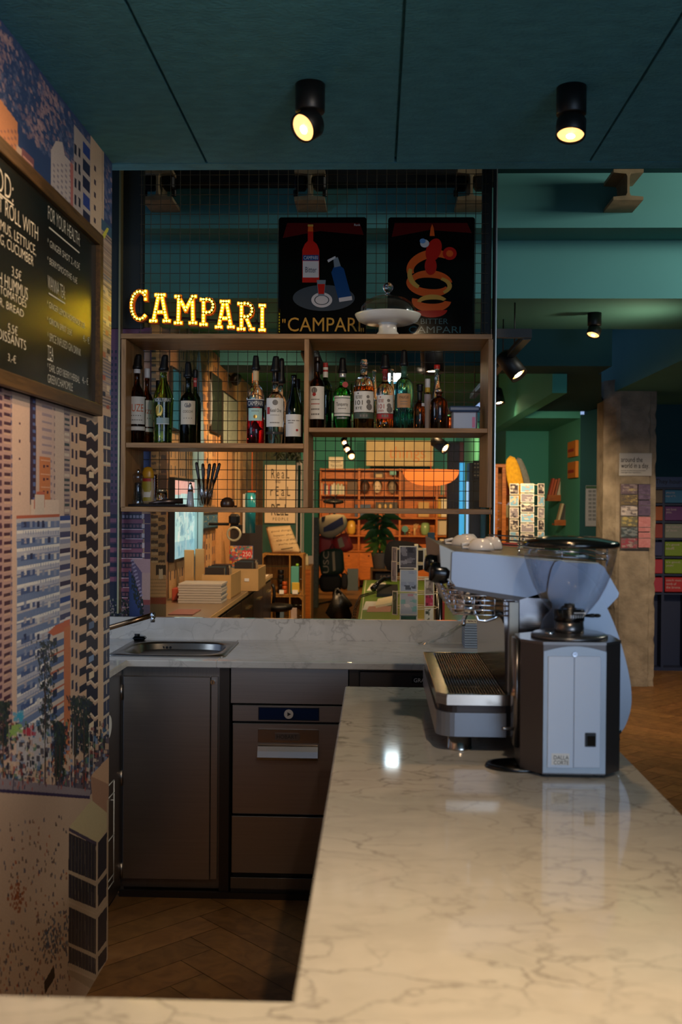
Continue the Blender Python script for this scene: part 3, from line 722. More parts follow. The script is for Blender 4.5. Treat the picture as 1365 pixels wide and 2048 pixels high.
for i in range(4):
    for j in range(2):
        c = P(320+i*7, 1295+j*6.5, SY1-.052); g.cyl((c.x, SY1-.0485, c.z), (c.x, SY1-.0515, c.z), .0055, n=10)
g.out('overflow_holes', BLACK, t)
c = PZ(279, 1282, ZC)
t2 = G(); t2.box(c.x-.028, c.x+.03, c.y-.02, c.y+.02, ZC+.004, ZC+.022, .008); t2.cyl((c.x-.01, c.y, ZC+.02), (c.x-.01, c.y, ZC+.032), .012)
tag(t2.out('sink_plug', BLACKP), 'black rubber plug lying on the back rim of the sink', 'plug')
t = thing('swivel_tap', 'dark bronze swivel tap spout reaching in from the left over the sink', 'tap', (-1.22, 4.28, ZC))
g = G().sh(); a, b_ = P(196, 1262, 4.28), P(303, 1231, 4.28)
g.tube([(-1.22, 4.28, ZC), (-1.22, 4.28, a.z-.06), (-1.20, 4.28, a.z-.02), a, a.lerp(b_, .5), b_], .011, 12)
g.out('spout', mat('bronze_tap', '#8c6a4c', .25, 1.0), t)
g = G().sh(); g.cyl(b_, b_+Vector((.016, 0, .002)), .013, n=14); g.cyl(b_+Vector((.006, 0, -.028)), b_+Vector((.006, 0, 0)), .010, n=12); g.out('nozzle', CHROME, t)
g = G().sh(); g.lathe([(.03, 0), (.03, .02), (.018, .03), (.016, .07), (0, .07)], (-1.22, 4.28, ZC)); g.out('base', mat('bronze_tap', '#8c6a4c', .25, 1.0), t)

# steel cabinets below the back counter
YC = YF+.03; zt = ZC-th
def q(x0, y0, x1, y1, Y=None):
    Y = Y or YC; m_ = P((x0+x1)/2, (y0+y1)/2, Y)
    return P(x0, (y0+y1)/2, Y).x, P(x1, (y0+y1)/2, Y).x, P((x0+x1)/2, y1, Y).z, P((x0+x1)/2, y0, Y).z   # X0,X1,Z0,Z1
def qb(g, x0, y0, x1, y1, Y, d, bev=0.0):
    a, b, c, e = q(x0, y0, x1, y1, Y); g.box(a, b, Y, Y+d, c, e, bev); return g
t = thing('steel_cabinet', 'tall dark steel cupboard with one closed door left of the glasswasher', 'cabinet', (P(340, 1500, YC).x, YC+.25, 0))
X0, X1 = P(240, 1560, YC).x, P(458, 1560, YC).x
g = G(); g.box(X0, X1, YC+.012, YB, 0.03, zt); g.box(X0+.01, X1, YC+.03, YB, 0, .03); g.out('body', STEELD, t)
g = G(); qb(g, 246, 1353, 420, 1759, YC-.008, .02, .002); d = g.out('door', STEEL, t)
g = G(); qb(g, 421.5, 1353, 435, 1759, YC-.004, .016, .001); d2 = g.out('door_frame', STEEL, t)
g = G().sh(); c = P(426, 1364, YC-.008); g.cyl((c.x, YC-.016, c.z), (c.x, YC-.004, c.z), .009, n=18); g.sh(False).mi(1).box(c.x-.0012, c.x+.0012, YC-.0165, YC-.0158, c.z-.006, c.z+.006); g.out('lock', [CHROME, BLACK], d2)
for py in (1384, 1555, 1740):
    g = G().sh(); c = P(243.5, py, YC); g.cyl((c.x, YC-.006, c.z-.03), (c.x, YC-.006, c.z+.03), .006, n=10); g.out('hinge', STEEL, d)
g = G(); g.box(P(438, 1560, YC).x+.002, X1, YC-.0, YC+.013, .02, zt-.001); g.out('stile', mat('brushed_steel_side', '#4f4741', .45, 1.0), t)

# left return cabinet
t = thing('steel_side_cabinet', 'narrow dark steel cupboard return beside the mural wall with a white wire rack', 'cabinet', (-1.2, 3.7, 0))
g = G(); g.box(-1.55, CX-.03, 3.42, YC-.004, .03, zt-.001); g.out('body', STEELD, t)
g = G().sh(); xr = CX-.018
ya, yb_ = PX(219, 1600, xr).y, PX(228, 1600, xr).y
for zz in (1562, 1587, 1671, 1750, 1764):
    p = PX(226, zz, xr); g.cyl((xr, ya-.12, p.z), (xr, yb_, p.z), .0025, n=6)
g.cyl((xr, yb_, PX(228, 1762, xr).z), (xr, yb_, PX(228, 1560, xr).z), .0025, n=6); g.cyl((xr, ya-.12, PX(228, 1762, xr).z), (xr, ya-.12, PX(228, 1560, xr).z), .0025, n=6)
for yy in (ya-.12, yb_): g.cyl((CX-.032, yy, PX(228, 1600, xr).z), (xr, yy, PX(228, 1600, xr).z), .0025, n=6)
g.out('wire_rack', WHITE, t)
c = PX(221, 1450, xr); g = G().sh(); g.cyl((CX-.031, c.y-.03, c.z), (CX-.016, c.y-.03, c.z), .042, n=24); g.out('round_cover', WHITE, t)

# glasswasher
t = thing('glasswasher', 'dark stainless undercounter glasswasher with a chrome grip and blue control strip', 'dishwasher', (P(578, 1600, YC).x, YC+.25, 0))
X0, X1 = P(462, 1600, YC).x, P(695, 1600, YC).x
g = G(); g.box(X0+.006, X1-.006, YC+.018, YB, .05, P(580, 1411, YC).z); g.out('body', BLACK, t)
g = G(); qb(g, 462, 1337, 697, 1408, YC, .018, .001); g.out('blanking_panel', STEEL, t)
g = G(); qb(g, 465, 1411.5, 694, 1444, YC-.006, .024, .002); cp = g.out('control_panel', STEEL, t)
g = G(); qb(g, 517, 1415, 639, 1441, YC-.008, .004); g.mi(1); qb(g, 518.5, 1416.5, 637.5, 1439.5, YC-.0085, .001); g.out('display', [BLACK, mat('blue_display', '#0d1c38', .15)], cp)
g = G().sh(); c = P(578, 1428, YC-.008); g.cyl((c.x, YC-.013, c.z), (c.x, YC-.008, c.z), .018, n=28); g.sh(False).mi(1).prism([(c.x-.005, c.z-.008), (c.x+.009, c.z), (c.x-.005, c.z+.008)], 'y', YC-.0136, YC-.013); g.out('start_button', [mat('button_grey', '#a79e96', .4), INK], cp)
g = G(); qb(g, 465, 1448, 694, 1629, YC-.008, .026, .002); door = g.out('door', STEEL, t)
g = G(); qb(g, 516, 1459, 638, 1486, YC-.012, .005, .001); a, b_, z0, z1 = q(517, 1488, 637, 1518)
pr = [(YC-.010+.0, z1), (YC-.028, z1-.004), (YC-.034, z1-.022), (YC-.040, z0+.014), (YC-.036, z0+.004), (YC-.026, z0), (YC-.018, z0+.006), (YC-.012, z0+.02)]
g.prism(pr, 'x', a, b_); g.mi(1); qb(g, 517, 1518, 637, 1611, YC-.0095, .002)
h = g.out('grip', [mat('polished_steel', '#b5aba0', .24, 1.0), STEEL], door)
a, b_, z0, z1 = q(551, 1465, 602, 1479)
g = G(); g.prism([(a, z0), (b_-.006, z0), (b_, (z0+z1)/2), (b_-.006, z1), (a, z1)], 'y', YC-.0145, YC-.012); g.mi(1); text(g, 'HOBART', (a+.007, YC-.0152, z0+.006), (1, 0, 0), (0, 0, 1), (b_-a)-.02, (z1-z0)-.012)
g.out('nameplate', [mat('nameplate_steel', '#8a7f76', .35, 1.0), INK], door)
g = G(); qb(g, 463, 1634, 694, 1748, YC-.004, .022, .002); g.out('lower_panel', STEEL, t)
g = G(); qb(g, 461, 1757, 696, 1779, YC-.003, .04, .001); g.box(X0, X1, YC+.01, YB, 0, .05); g.out('plinth', STEELD, t)
# fridge drawers to the right
t = thing('undercounter_fridge', 'steel undercounter fridge with a black badge, mostly behind the marble bar', 'fridge', (.2, YC+.25, 0))
X0, X1 = P(698, 1500, YC).x, .79
g = G(); g.box(X0, X1, YC+.014, YB, .04, zt-.001); g.box(X0, X0+.035, YC-.002, YC+.014, .0, zt-.001); g.box(X0+.04, X1-.04, YC+.04, YB, 0, .04); g.out('body', mat('brushed_steel_side', '#4f4741', .45, 1.0), t)
g = G(); a, b_, z0, z1 = q(720, 1344, 930, 1400); g.box(a, b_, YC-.004, YC+.013, .08, z1, .002); d = g.out('door', mat('fridge_front', '#57504c', .4, .9), t)
g = G(); qb(g, 824, 1353, 862, 1367, YC-.008, .004); g.mi(1); a, b_, z0, z1 = q(828, 1356, 858, 1364); text(g, 'GRAM', (a, YC-.0086, z0), (1, 0, 0), (0, 0, 1), b_-a, z1-z0); g.out('badge', [BLACK, WHITE], d)
# kick board
g = G(); g.box(P(240, 1785, YC).x, .78, YC-.016, YC-.0035, 0, .024); tag(g.out('skirting_strip', mat('brushed_steel_side', '#4f4741', .45, 1.0)), 'thin dark steel kick strip along the floor under the cupboards', 'skirting strip')
# shrink-wrapped stack on worktop
t = thing('wrapped_card_stack', 'shrink-wrapped stack of grey printed cards on the marble worktop behind the machine', 'card stack', (*P(950, 1281, 4.44).xy, ZC))
a, b_ = P(930, 1285, 4.36).x, P(975, 1285, 4.36).x; z1 = P(945, 1270, 4.36).z
z1 = ZC+.105
g = G()
for i in range(10): g.box(a, b_+.02, 4.36, 4.50, ZC+.001+i*(z1-ZC)/10, ZC+.001+(i+.8)*(z1-ZC)/10)
g.out('cards', mat('grey_cards', '#9aa4ae', .5), t)
g = G(); g.box(a, b_+.02, 4.36, 4.50, z1+.0005, z1+.002); g.mi(1); text(g, 'Bitte', (a+.02, 4.40, z1+.0025), (1, 0, 0), (0, 1, 0), .09, .05); g.out('top_card', [mat('cream_card', '#d8cdb8', .5), mat('maroon_ink', '#5a2430', .5)], t)
wr = random.Random(5); g = G().sh(); vs = []; fs = []
for i in range(13):
    for j in range(7):
        u, v = i/12, j/6
        vs.append((a-.20+.20*u+wr.uniform(-.006, .006), 4.37+.12*v+.03*(1-u), ZC+.004+u**1.6*.092+wr.uniform(-.004, .008)*(1-u*.4)))
for i in range(12):
    for j in range(6): k = i*7+j; fs.append((k, k+1, k+8, k+7))
g.add(vs, fs); g.out('plastic_wrap', pane('crinkled_film', refl=.10), t, smooth=False)
# ================================================================ WALL SHELF, MESH, SIGNS
OAK = wood('oak_shelf_wood', '#a97d4f', '#7e5a36', .45, (1.5, 18, 18))
OAKV = wood('oak_shelf_wood_upright', '#a97d4f', '#7e5a36', .45, (18, 18, 1.5))
YS, YSB = 4.27, 4.605
t = thing('wall_shelf', 'oak box shelf with four open compartments hung on wire mesh above the sink', 'shelf', (P(614, 1026, YS).x, 4.44, P(614, 1026, YS).z))
def board(name, x0, y0, x1, y1, m, ys=YS, xin=None):
    a, b, z0, z1 = q(x0, y0, x1, y1, ys); g = G(); g.box(a, b, ys, YSB, z0, z1, .0015); return g.out(name, m, t), (a, b, z0, z1)
_, topb = board('top_board', 242, 667.5, 985, 677.5, OAK)
_, botb = board('bottom_board', 242, 1016, 985, 1026, OAK)
board('side_board', 242, 678, 251.5, 1015.5, OAKV); board('side_board', 976.5, 678, 985, 1015.5, OAKV)
board('divider', 608, 678, 617.5, 1015.5, OAKV)
_, lsh = board('shelf_board', 252, 886, 607.5, 896, OAK); _, rsh = board('shelf_board', 618, 856, 976, 865, OAK)
ZL, ZR, ZBT, ZTP = lsh[3], rsh[3], botb[3], topb[3]

# welded wire mesh panel from ceiling to shelf foot
g = G(); x0, x1 = P(286, 700, YM).x, P(967, 700, YM).x; z0, z1 = P(614, 1022, YM).z, 3.2
sp = 19.7/FPX*YM; n = 0; x = P(975, 700, YM).x-.012
while x > x0-.03: g.cyl((x, YM, z0), (x, YM, z1), .0016, n=5, caps=False); x -= sp
z = z0+.006
while z < z1: g.cyl((x0-.02, YM+.0025, z), (x1+.02, YM+.0025, z), .0016, n=5, caps=False); z += sp
tag(g.out('wire_mesh_panel', mat('mesh_wire', '#4c4436', .4, .7), smooth=True), 'square wire mesh panel rising behind the oak shelf up to the ceiling void', 'mesh panel')

# lit marquee letters
YELF = mat('marquee_yellow', '#b06c0a', .4); YELS = mat('marquee_side', '#a8501a', .5)
BULB = mat('marquee_bulb', '#ffd060', .3, emit=(1.0, .72, .017), estr=24)
def arc(cx, cy, rx, ry, a0, a1, n=12): return [(cx+rx*cos(R(a0+(a1-a0)*i/n)), cy+ry*sin(R(a0+(a1-a0)*i/n))) for i in range(n+1)]
LET = {'C': [arc(.56, .5, .52, .5, 48, 312, 16), [(.95, 1.0), (.95, .72)]],
 'A': [[(.14, 0), (.42, 1)], [(.86, 0), (.58, 1)], [(.26, .34), (.74, .34)], [(0, 0), (.28, 0)], [(.72, 0), (1, 0)], [(.28, 1), (.72, 1)]],
 'M': [[(.14, 0), (.17, 1)], [(.17, 1), (.5, .48), (.83, 1)], [(.83, 1), (.86, 0)], [(0, 0), (.28, 0)], [(.72, 0), (1, 0)], [(0.02, 1), (.2, 1)], [(.8, 1), (.98, 1)]],
 'P': [[(.2, 0), (.2, 1)], [(0, 0), (.42, 0)], [(.02, 1), (.2, 1)], [(.2, 1)]+arc(.58, .74, .36, .26, 90, -90, 9)+[(.2, .48)]],
 'R': [[(.2, 0), (.2, 1)], [(0, 0), (.38, 0)], [(.02, 1), (.2, 1)], [(.2, 1)]+arc(.55, .74, .36, .26, 90, -90, 9)+[(.2, .48)], [(.5, .48), (.84, 0)], [(.78, 0), (1, 0)]],
 'I': [[(.5, 0), (.5, 1)], [(.1, 0), (.9, 0)], [(.1, 1), (.9, 1)]]}
t = thing('marquee_sign', 'row of yellow bulb-lit marquee letters above the left half of the oak shelf', 'sign', (P(395, 650, 4.5).x, 4.5, P(395, 660, 4.5).z))
YL = 4.53
for ch, x0, x1, y0, y1 in (('C', 263, 294, 584, 640), ('A', 303, 340, 591, 643), ('M', 352, 393, 594, 647), ('P', 403, 429, 600, 650), ('A', 434, 468, 604, 655), ('R', 478, 508, 608, 659), ('I', 520, 531, 612, 661)):
    X0, X1 = P(x0, 620, YL).x, P(x1, 620, YL).x; Z0, Z1 = P(400, y1, YL).z, P(400, y0, YL).z
    mp = lambda p: (X0+p[0]*(X1-X0), Z0+p[1]*(Z1-Z0))
    g = G(); pts = []
    hw = .0095
    for st in LET[ch]:
        sp_ = [mp(p) for p in st]
        for a, b in zip(sp_, sp_[1:]):
            d = Vector((b[0]-a[0], b[1]-a[1])); L_ = d.length
            if L_ < 1e-6: continue
            d /= L_; nn = Vector((-d.y, d.x))*hw; A_ = Vector(a)-d*hw*.8; B_ = Vector(b)+d*hw*.8
            g.mi(1).prism([A_+nn, A_-nn, B_-nn, B_+nn], 'y', YL-.012, YL+.02)
            g.mi(0).prism([A_+nn*.85, A_-nn*.85, B_-nn*.85, B_+nn*.85], 'y', YL-.0135, YL-.012)
        # evenly spaced bulbs
        tot = sum((Vector(b)-Vector(a)).length for a, b in zip(sp_, sp_[1:])); k = max(1, round(tot/.0138)); acc = 0; want = 0; step = tot/k
        for a, b in zip(sp_, sp_[1:]):
            a, b = Vector(a), Vector(b); L_ = (b-a).length
            while want <= acc+L_+1e-6:
                p = a.lerp(b, (want-acc)/max(L_, 1e-6))
                if all((p-o_).length > .0095 for o_ in pts): pts.append(p)
                want += step
            acc += L_
    lt = g.out('letter', [YELF, YELS], t)
    g = G().sh()
    for p in pts: g.sphere((p[0], YL-.0165, p[1]), .0046, 8, 5)
    g.out('light_bulbs', BULB, lt)
g = G(); a, b_ = P(263, 640, YL), P(531, 660, YL)
g.tube([(a.x, YL+.03, a.z+.03), (b_.x, YL+.03, b_.z+.03)], .005, 6)
for px in (285, 400, 510): c = P(px, 640, YL); g.box(c.x-.004, c.x+.004, YL+.02, YL+.086, c.z+.0, c.z+.01)
g.out('mounting_rail', BLACK, t)

# enamel signs
def ppoly(g, pts, Y): return g.poly([P(x, y, Y) for x, y in pts])
def pell(g, cx, cy, rx, ry, Y, a0=0, a1=360, n=28, rot=0):
    c_, s_ = cos(R(rot)), sin(R(rot))
    pts = []
    for i in range(n):
        a = R(a0+(a1-a0)*i/n); x, y = rx*cos(a), ry*sin(a); pts.append((cx+x*c_-y*s_, cy+x*s_+y*c_))
    return ppoly(g, pts, Y)
def pband(g, cx, cy, rx, ry, w, Y, a0, a1, n=24, rot=0, w1=None):
    c_, s_ = cos(R(rot)), sin(R(rot)); prev = None
    for i in range(n+1):
        t_ = i/n; a = R(a0+(a1-a0)*t_); ww = w if w1 is None else w+(w1-w)*sin(pi*t_)
        o = []
        for k in (-.5, .5):
            x, y = (rx+k*ww)*cos(a), (ry+k*ww)*sin(a); o.append((cx+x*c_-y*s_, cy+x*s_+y*c_))
        if prev: ppoly(g, [prev[0], prev[1], o[1], o[0]], Y)
        prev = o
ENB = mat('black_enamel', '#080605', .10, spec=.22)
def em(n, c): return mat('enamel_'+n, c, .15, spec=.22)
E_RED, E_DRED, E_WHT, E_BLU, E_GLD, E_TEAL, E_ORG, E_GRY, E_GLS = em('red', '#a51d14'), em('dark_red', '#4a0d0c'), em('white', '#b9b0ab'), em('blue', '#163a66'), em('gold', '#b98a3c'), em('teal', '#1c4a52'), em('orange', '#c8521e'), em('grey', '#3a3f44'), em('glass_grey', '#6d7478')
def enamel(name, label, x0, y0, x1, y1, YT):
    a, b, z0, z1 = q(x0, y0, x1, y1, YT); z0 = ZTP+.002
    t = thing(name, label, 'enamel sign', ((a+b)/2, YT+.01, ZTP))
    g = G(); r = .012; pts = []
    for cx, cz, a0 in ((b-r, z1-r, 0), (a+r, z1-r, 90), (a+r, z0+r, 180), (b-r, z0+r, 270)):
        for k in range(5): an = R(a0+k*22.5); pts.append((cx+r*cos(an), cz+r*sin(an)))
    n = len(pts); ca, cb = (a+b)/2, (z0+z1)/2
    inn = [(ca+(p[0]-ca)*.955, cb+(p[1]-cb)*.965) for p in pts]
    vs = [(p[0], YT+.012, p[1]) for p in pts]+[(p[0], YT+.004, p[1]) for p in pts]+[(p[0], YT, p[1]) for p in inn]
    g.add(vs, [tuple(range(n-1, -1, -1)), tuple(range(2*n, 3*n))]+[(k+i, k+(i+1) % n, k+n+(i+1) % n, k+n+i) for k in (0, n) for i in range(n)])
    g.out('plate', ENB, t); return t
YT = 4.56; YQ = YT-.0012
t = enamel('enamel_sign', 'black enamel sign with a red bottle and glass picture, left of the glass dome', 557, 434, 733, 668, YT)
g = G()
ppoly(g, [(575, 446), (720, 446), (728, 470), (640, 462), (566, 476)], YQ+.0004)
g.mi(6); pell(g, 648, 596, 62, 26, YQ+.0003, n=36)
# generic bottle
g.mi(1); ppoly(g, [(605, 500), (610, 488), (616, 482), (616, 462), (627, 462), (627, 482), (634, 488), (639, 500), (639, 565), (605, 565)], YQ)
g.mi(2); ppoly(g, [(606, 522), (638, 522), (638, 555), (606, 555)], YQ-.0003)
g.mi(4); ppoly(g, [(606, 510), (638, 510), (638, 521), (606, 521)], YQ-.0003)
g.mi(2); text(g, 'CAMPARI', P(608, 519, YQ-.0006), (1, 0, 0), (0, 0, 1), P(636, 519, YQ).x-P(608, 519, YQ).x, .016)
g.mi(3); ppoly(g, [(617, 450), (626, 450), (627, 463), (616, 463)], YQ-.0003)
g.mi(5); ppoly(g, [(616, 449), (627, 449), (627, 453), (616, 453)], YQ-.0006)
g.mi(6); text(g, 'Bitter', P(611, 545, YQ-.0006), (1, 0, 0), (0, 0, 1), .05, .025)
# generic tumbler on a plate and a blue soda bottle
g.mi(2); pell(g, 644, 600, 21, 15, YQ-.0001); g.mi(7); pell(g, 644, 600, 15, 10, YQ-.0003); g.mi(2); pell(g, 644, 600, 13, 8.5, YQ-.0005)
g.mi(8); ppoly(g, [(634, 560), (652, 560), (649, 592), (637, 592)], YQ-.0007); g.mi(1); ppoly(g, [(635.5, 568), (650.5, 568), (648.5, 588), (637.5, 588)], YQ-.0009)
g.mi(4); ppoly(g, [(663, 545), (668, 534), (680, 531), (688, 537), (704, 596), (678, 601)], YQ-.0003); g.mi(8); ppoly(g, [(667, 517), (676, 514), (682, 532), (669, 535)], YQ-.0004)
g.mi(2); ppoly(g, [(678, 596), (704, 592), (705, 600), (679, 604)], YQ-.0006); ppoly(g, [(655, 520), (671, 512), (672, 516), (657, 525)], YQ-.0006)
g.mi(5); c = P(576, 663, YQ-.001); text(g, 'CAMPARI', c, (1, 0, 0), (0, 0, 1), P(721, 660, YQ).x-c.x, P(600, 635, YQ).z-c.z)
text(g, '"', P(565, 646, YQ-.001), (1, 0, 0), (0, 0, 1), .014, .018); text(g, '"', P(722, 664, YQ-.001), (1, 0, 0), (0, 0, 1), .014, .018)
g.mi(2); text(g, 'Rank', P(709, 452, YQ-.0012), (1, 0, 0), (0, 0, 1), .027, .010)
g.out('printed_picture', [E_DRED, E_RED, E_WHT, E_ORG, E_BLU, E_GLD, E_GRY, E_GRY, E_GLS], t)
t = enamel('enamel_sign', 'black enamel sign with orange curled ribbon picture, right of the glass dome', 776, 434, 950, 668, YT)
g = G()
ppoly(g, [(790, 446), (935, 446), (944, 466), (860, 460), (784, 474)], YQ+.0004)
g.mi(3)
for cx, cy, rx, ry, w, a0, a1, rot in ((862, 534, 42, 26, 13, 170, 330, -14), (860, 566, 40, 20, 12, 20, 200, 4), (862, 566, 38, 18, 11, 190, 350, 4), (864, 600, 33, 16, 13, 10, 190, 0)):
    pband(g, cx, cy, rx, ry, w, YQ, a0, a1, rot=rot, w1=w+4)
g.mi(5)
for cx, cy, rx, ry, w, a0, a1, rot in ((856, 548, 36, 30, 7, 120, 200, 0), (866, 572, 34, 17, 6, 300, 410, 0), (866, 606, 28, 12, 7, 190, 330, 0)):
    pband(g, cx, cy, rx, ry, w, YQ-.0003, a0, a1, rot=rot, w1=w+3)
g.mi(1); pell(g, 864, 620, 31, 15, YQ-.0004, 0, 180); pell(g, 900, 507, 14, 13, YQ-.0003); g.mi(3); pell(g, 900, 507, 7, 6.5, YQ-.0006)
g.mi(1); pell(g, 868, 500, 15, 24, YQ-.0001, rot=20); pell(g, 862, 532, 12, 18, YQ-.0002)
g.mi(2); pell(g, 850, 487, 9, 8, YQ-.0005); g.mi(7); pell(g, 846, 482, 6, 5, YQ-.0007); g.mi(3); ppoly(g, [(860, 472), (862, 456), (865, 448), (868, 456), (870, 472)], YQ-.0005)
g.mi(6); c = P(842, 648, YQ-.001); text(g, 'BITTER', c, (1, 0, 0), (0, 0, 1), P(897, 640, YQ).x-c.x, .024); c = P(818, 666, YQ-.001); text(g, 'CAMPARI', c, (1, 0, 0), (0, 0, 1), P(922, 660, YQ).x-c.x, .030)
g.out('printed_picture', [E_DRED, E_RED, E_WHT, E_ORG, E_BLU, E_GLD, E_TEAL, em('sky', '#5f86b0')], t)

# cake stand and dome
c = P(776, 668, 4.40); c = Vector((c.x, 4.40, ZTP)); zp = P(776, 637, 4.40).z-ZTP
t = thing('cake_stand', 'white footed cake stand on top of the oak shelf between the two enamel signs', 'cake stand', c)
g = G().sh(); g.lathe([(.064, 0), (.066, .003), (.056, .012), (.04, .03), (.037, zp-.028), (.045, zp-.02)], c, 40); g.out('foot', mat('white_ceramic', '#d6d2c8', .25), t)
g = G().sh(); g.lathe([(0, zp-.022), (.10, zp-.022), (.128, zp-.010), (.140, zp+.010), (.142, zp+.016), (.136, zp+.014), (.125, zp-.004), (0, zp-.008)], c, 48); g.out('plate', mat('white_ceramic', '#d6d2c8', .25), t)
t = thing('cake_dome', 'clear glass dome with a round knob standing on the white cake stand', 'glass dome', c+Vector((0, 0, zp-.003)))
zz = c.z+zp-.003; g = G().sh(); H = P(776, 590, 4.40).z-zz
pr = [(.121*cos(a), H*.25+H*.75*sin(a)) for a in [R(k) for k in range(0, 91, 9)]]; pr[-1] = (0, H)
g.lathe([(.121, .001), (.122, .01)]+pr, (c.x, c.y, zz), 48); g.out('dome', pane('dome_glass', (.93, .93, .92), refl=.07), t)
g = G().sh(); g.lathe([(.010, 0), (.008, .008), (.011, .013)], (c.x, c.y, zz+H-.001), 20); g.sphere((c.x, c.y, zz+H+.032), .022, 20, 12); g.out('knob', glass('clear_glass', '#f4f4f4'), t)
# ================================================================ GRINDER
GREYM = mat('grey_painted_metal', '#9aa3ad', .38, .35); GREYD = mat('dark_grey_metal', '#3d3634', .4, .6); LITE = mat('light_grey_panel', '#ccdaee', .45, 0)
ZT = ZC
YG = 2.31
def gx(px, Y=YG): return P(px, 1400, Y).x
zbt = P(1150, 1290, YG).z
t = thing('coffee_grinder', 'tall grey coffee grinder with a clear bean hopper standing on the marble bar', 'coffee grinder', (gx(1145), YG+.12, ZT))
xa_, xb_, xc_, xd_ = gx(1041, YG+.055), gx(1087), gx(1212), gx(1241, YG+.04)
oct_ = [(xb_, YG), (xc_, YG), (xd_, YG+.04), (xd_, YG+.145), (xc_, YG+.18), (xb_, YG+.18), (xa_, YG+.145), (xa_, YG+.05)]
g = G(); g.prism(oct_, 'z', ZT+.008, zbt); g.out('body', mat('grinder_shell', '#56504e', .36, .7), t)
for x, y in ((xb_+.01, YG+.03), (xc_-.01, YG+.03), (xb_+.01, YG+.15), (xc_-.01, YG+.15)): g = G(); g.cyl((x, y, ZT), (x, y, ZT+.008), .012); g.out('foot', BLACK, t)
g = G(); a, b, z0, z1 = q(1087, 1303, 1212, 1546, YG)
n = 10; arcp = [(a, z0), (b, z0), (b, z1)]+[(b+(a-b)*i/n, z1+.012*sin(pi*i/n)) for i in range(1, n)]+[(a, z1)]
g.prism(arcp, 'y', YG-.003, YG-.0003); fp = g.out('front_panel', GREYM, t)
for (x0, x1) in ((1096.5, 1148.2), (1149.2, 1202)):
    g = G(); qb(g, x0, 1313, x1, 1536, YG-.0065, .004, .001); g.out('light_panel', LITE, fp)
g = G().sh(); c = P(1149.5, 1308, YG); g.cyl((c.x, YG-.0075, c.z), (c.x, YG-.003, c.z), .0055, n=20); g.mi(1).sh(False).box(c.x-.003, c.x+.003, YG-.0079, YG-.0074, c.z-.0006, c.z+.0006); g.out('screw', [CHROME, INK], fp)
g = G(); qb(g, 1171, 1466, 1193, 1494, YG-.0085, .003, .001); g.mi(1); a, b, z0, z1 = q(1174, 1470, 1190, 1490, YG); g.add([(a, YG-.0087, z0), (b, YG-.0087, z0), (b, YG-.0125, z1), (a, YG-.0125, z1), (a, YG-.0085, z0), (b, YG-.0085, z0), (b, YG-.0085, z1), (a, YG-.0085, z1)], [(0, 1, 2, 3), (4, 7, 6, 5), (3, 2, 6, 7), (0, 3, 7, 4), (1, 5, 6, 2)])
g.out('power_switch', [BLACK, BLACKP], fp)
g = G(); qb(g, 1104, 1507, 1139.5, 1530, YG-.0075, .001); g.mi(1)
for s_, y0, y1 in (('DALLA', 1509.5, 1517.5), ('CORTE', 1519.5, 1527.5)):
    a, b, z0, z1 = q(1107, y0, 1137, y1, YG); text(g, s_, (a, YG-.0078, z0), (1, 0, 0), (0, 0, 1), b-a, z1-z0)
g.out('badge', [WHITE, INK], fp)
cx, cy = gx(1138, YG+.09), YG+.092
g = G().sh(); ct = G().sh(False)
g2 = G(); g2.prism([((p[0]-cx)*1.012+cx, (p[1]-cy)*1.01+cy) for p in oct_], 'z', zbt, zbt+.006); g2.sh().lathe([(.088, .006), (.088, .012), (.082, .016), (.03, .018)], (cx, cy, zbt), 48); g2.out('top_plate', mat('grinder_top', '#6f6b69', .28, .8), t)
g = G().sh(); g.cyl((gx(1108), YG+.06, zbt+.016), (gx(1108), YG+.06, zbt+.022), .012, n=18); g.out('cap_screw', CHROME, t)
zk = zbt+.016; rK = .034
g = G().sh(); g.lathe([(rK, 0), (rK, .014), (rK-.001, .016), (rK-.001, .028)], (cx, cy, zk), 36); g.out('collar', mat('collar_steel', '#77706c', .25, .9), t)
g = G().sh(); g.lathe([(rK, 0), (rK+.001, .002), (rK+.001, .026), (rK-.002, .028)], (cx, cy, zk+.028), 36); g.sh(False).mi(1)
for i in range(7): a_ = -.1+i*.16; g.arcpatch((cx, cy, zk+.028), rK+.0016, a_, a_+.07, .010, .017, 2)
g.box(cx+.004, cx+.03, cy-rK-.002, cy-rK+.006, zk+.048, zk+.051)
ar = g.out('adjusting_ring', [BLACKP, WHITE], t)
g = G().sh(); g.tube([(cx+rK, cy, zk+.04), (cx+rK+.02, cy-.004, zk+.041), (cx+rK+.025, cy-.004, zk+.041)], .005, 10, radii=[.003, .005, .004]); g.sphere((cx+rK+.030, cy-.004, zk+.041), .009, 12, 8, sz=.5); g.out('lever', BLACK, ar)
zh = P(1138, 1237, cy).z; zl = P(1138, 1092, cy).z; H = zl-zh
g = G().sh()
hp = [(.033, 0), (.035, .03), (.052, .15), (.068, .28), (.083, .45), (.096, .65), (.105, .85), (.108, 1.0)]
outer = [(r, z*H) for r, z in hp]; inner = [(r-.002, z*H) for r, z in reversed(hp)]
g.lathe(outer, (cx, cy, zh), 56); 
hop = g.out('hopper', pane('hopper_plastic', (.86, .87, .90), refl=.035), t, normals=True)
g = G().sh(); g.lathe([(.110, 0), (.113, .003), (.113, .010), (.108, .014), (.06, .024), (.0, .026)], (cx, cy, zl-.002), 56); g.out('hopper_lid', mat('smoked_lid', '#16140f', .12, coat=.5), t)
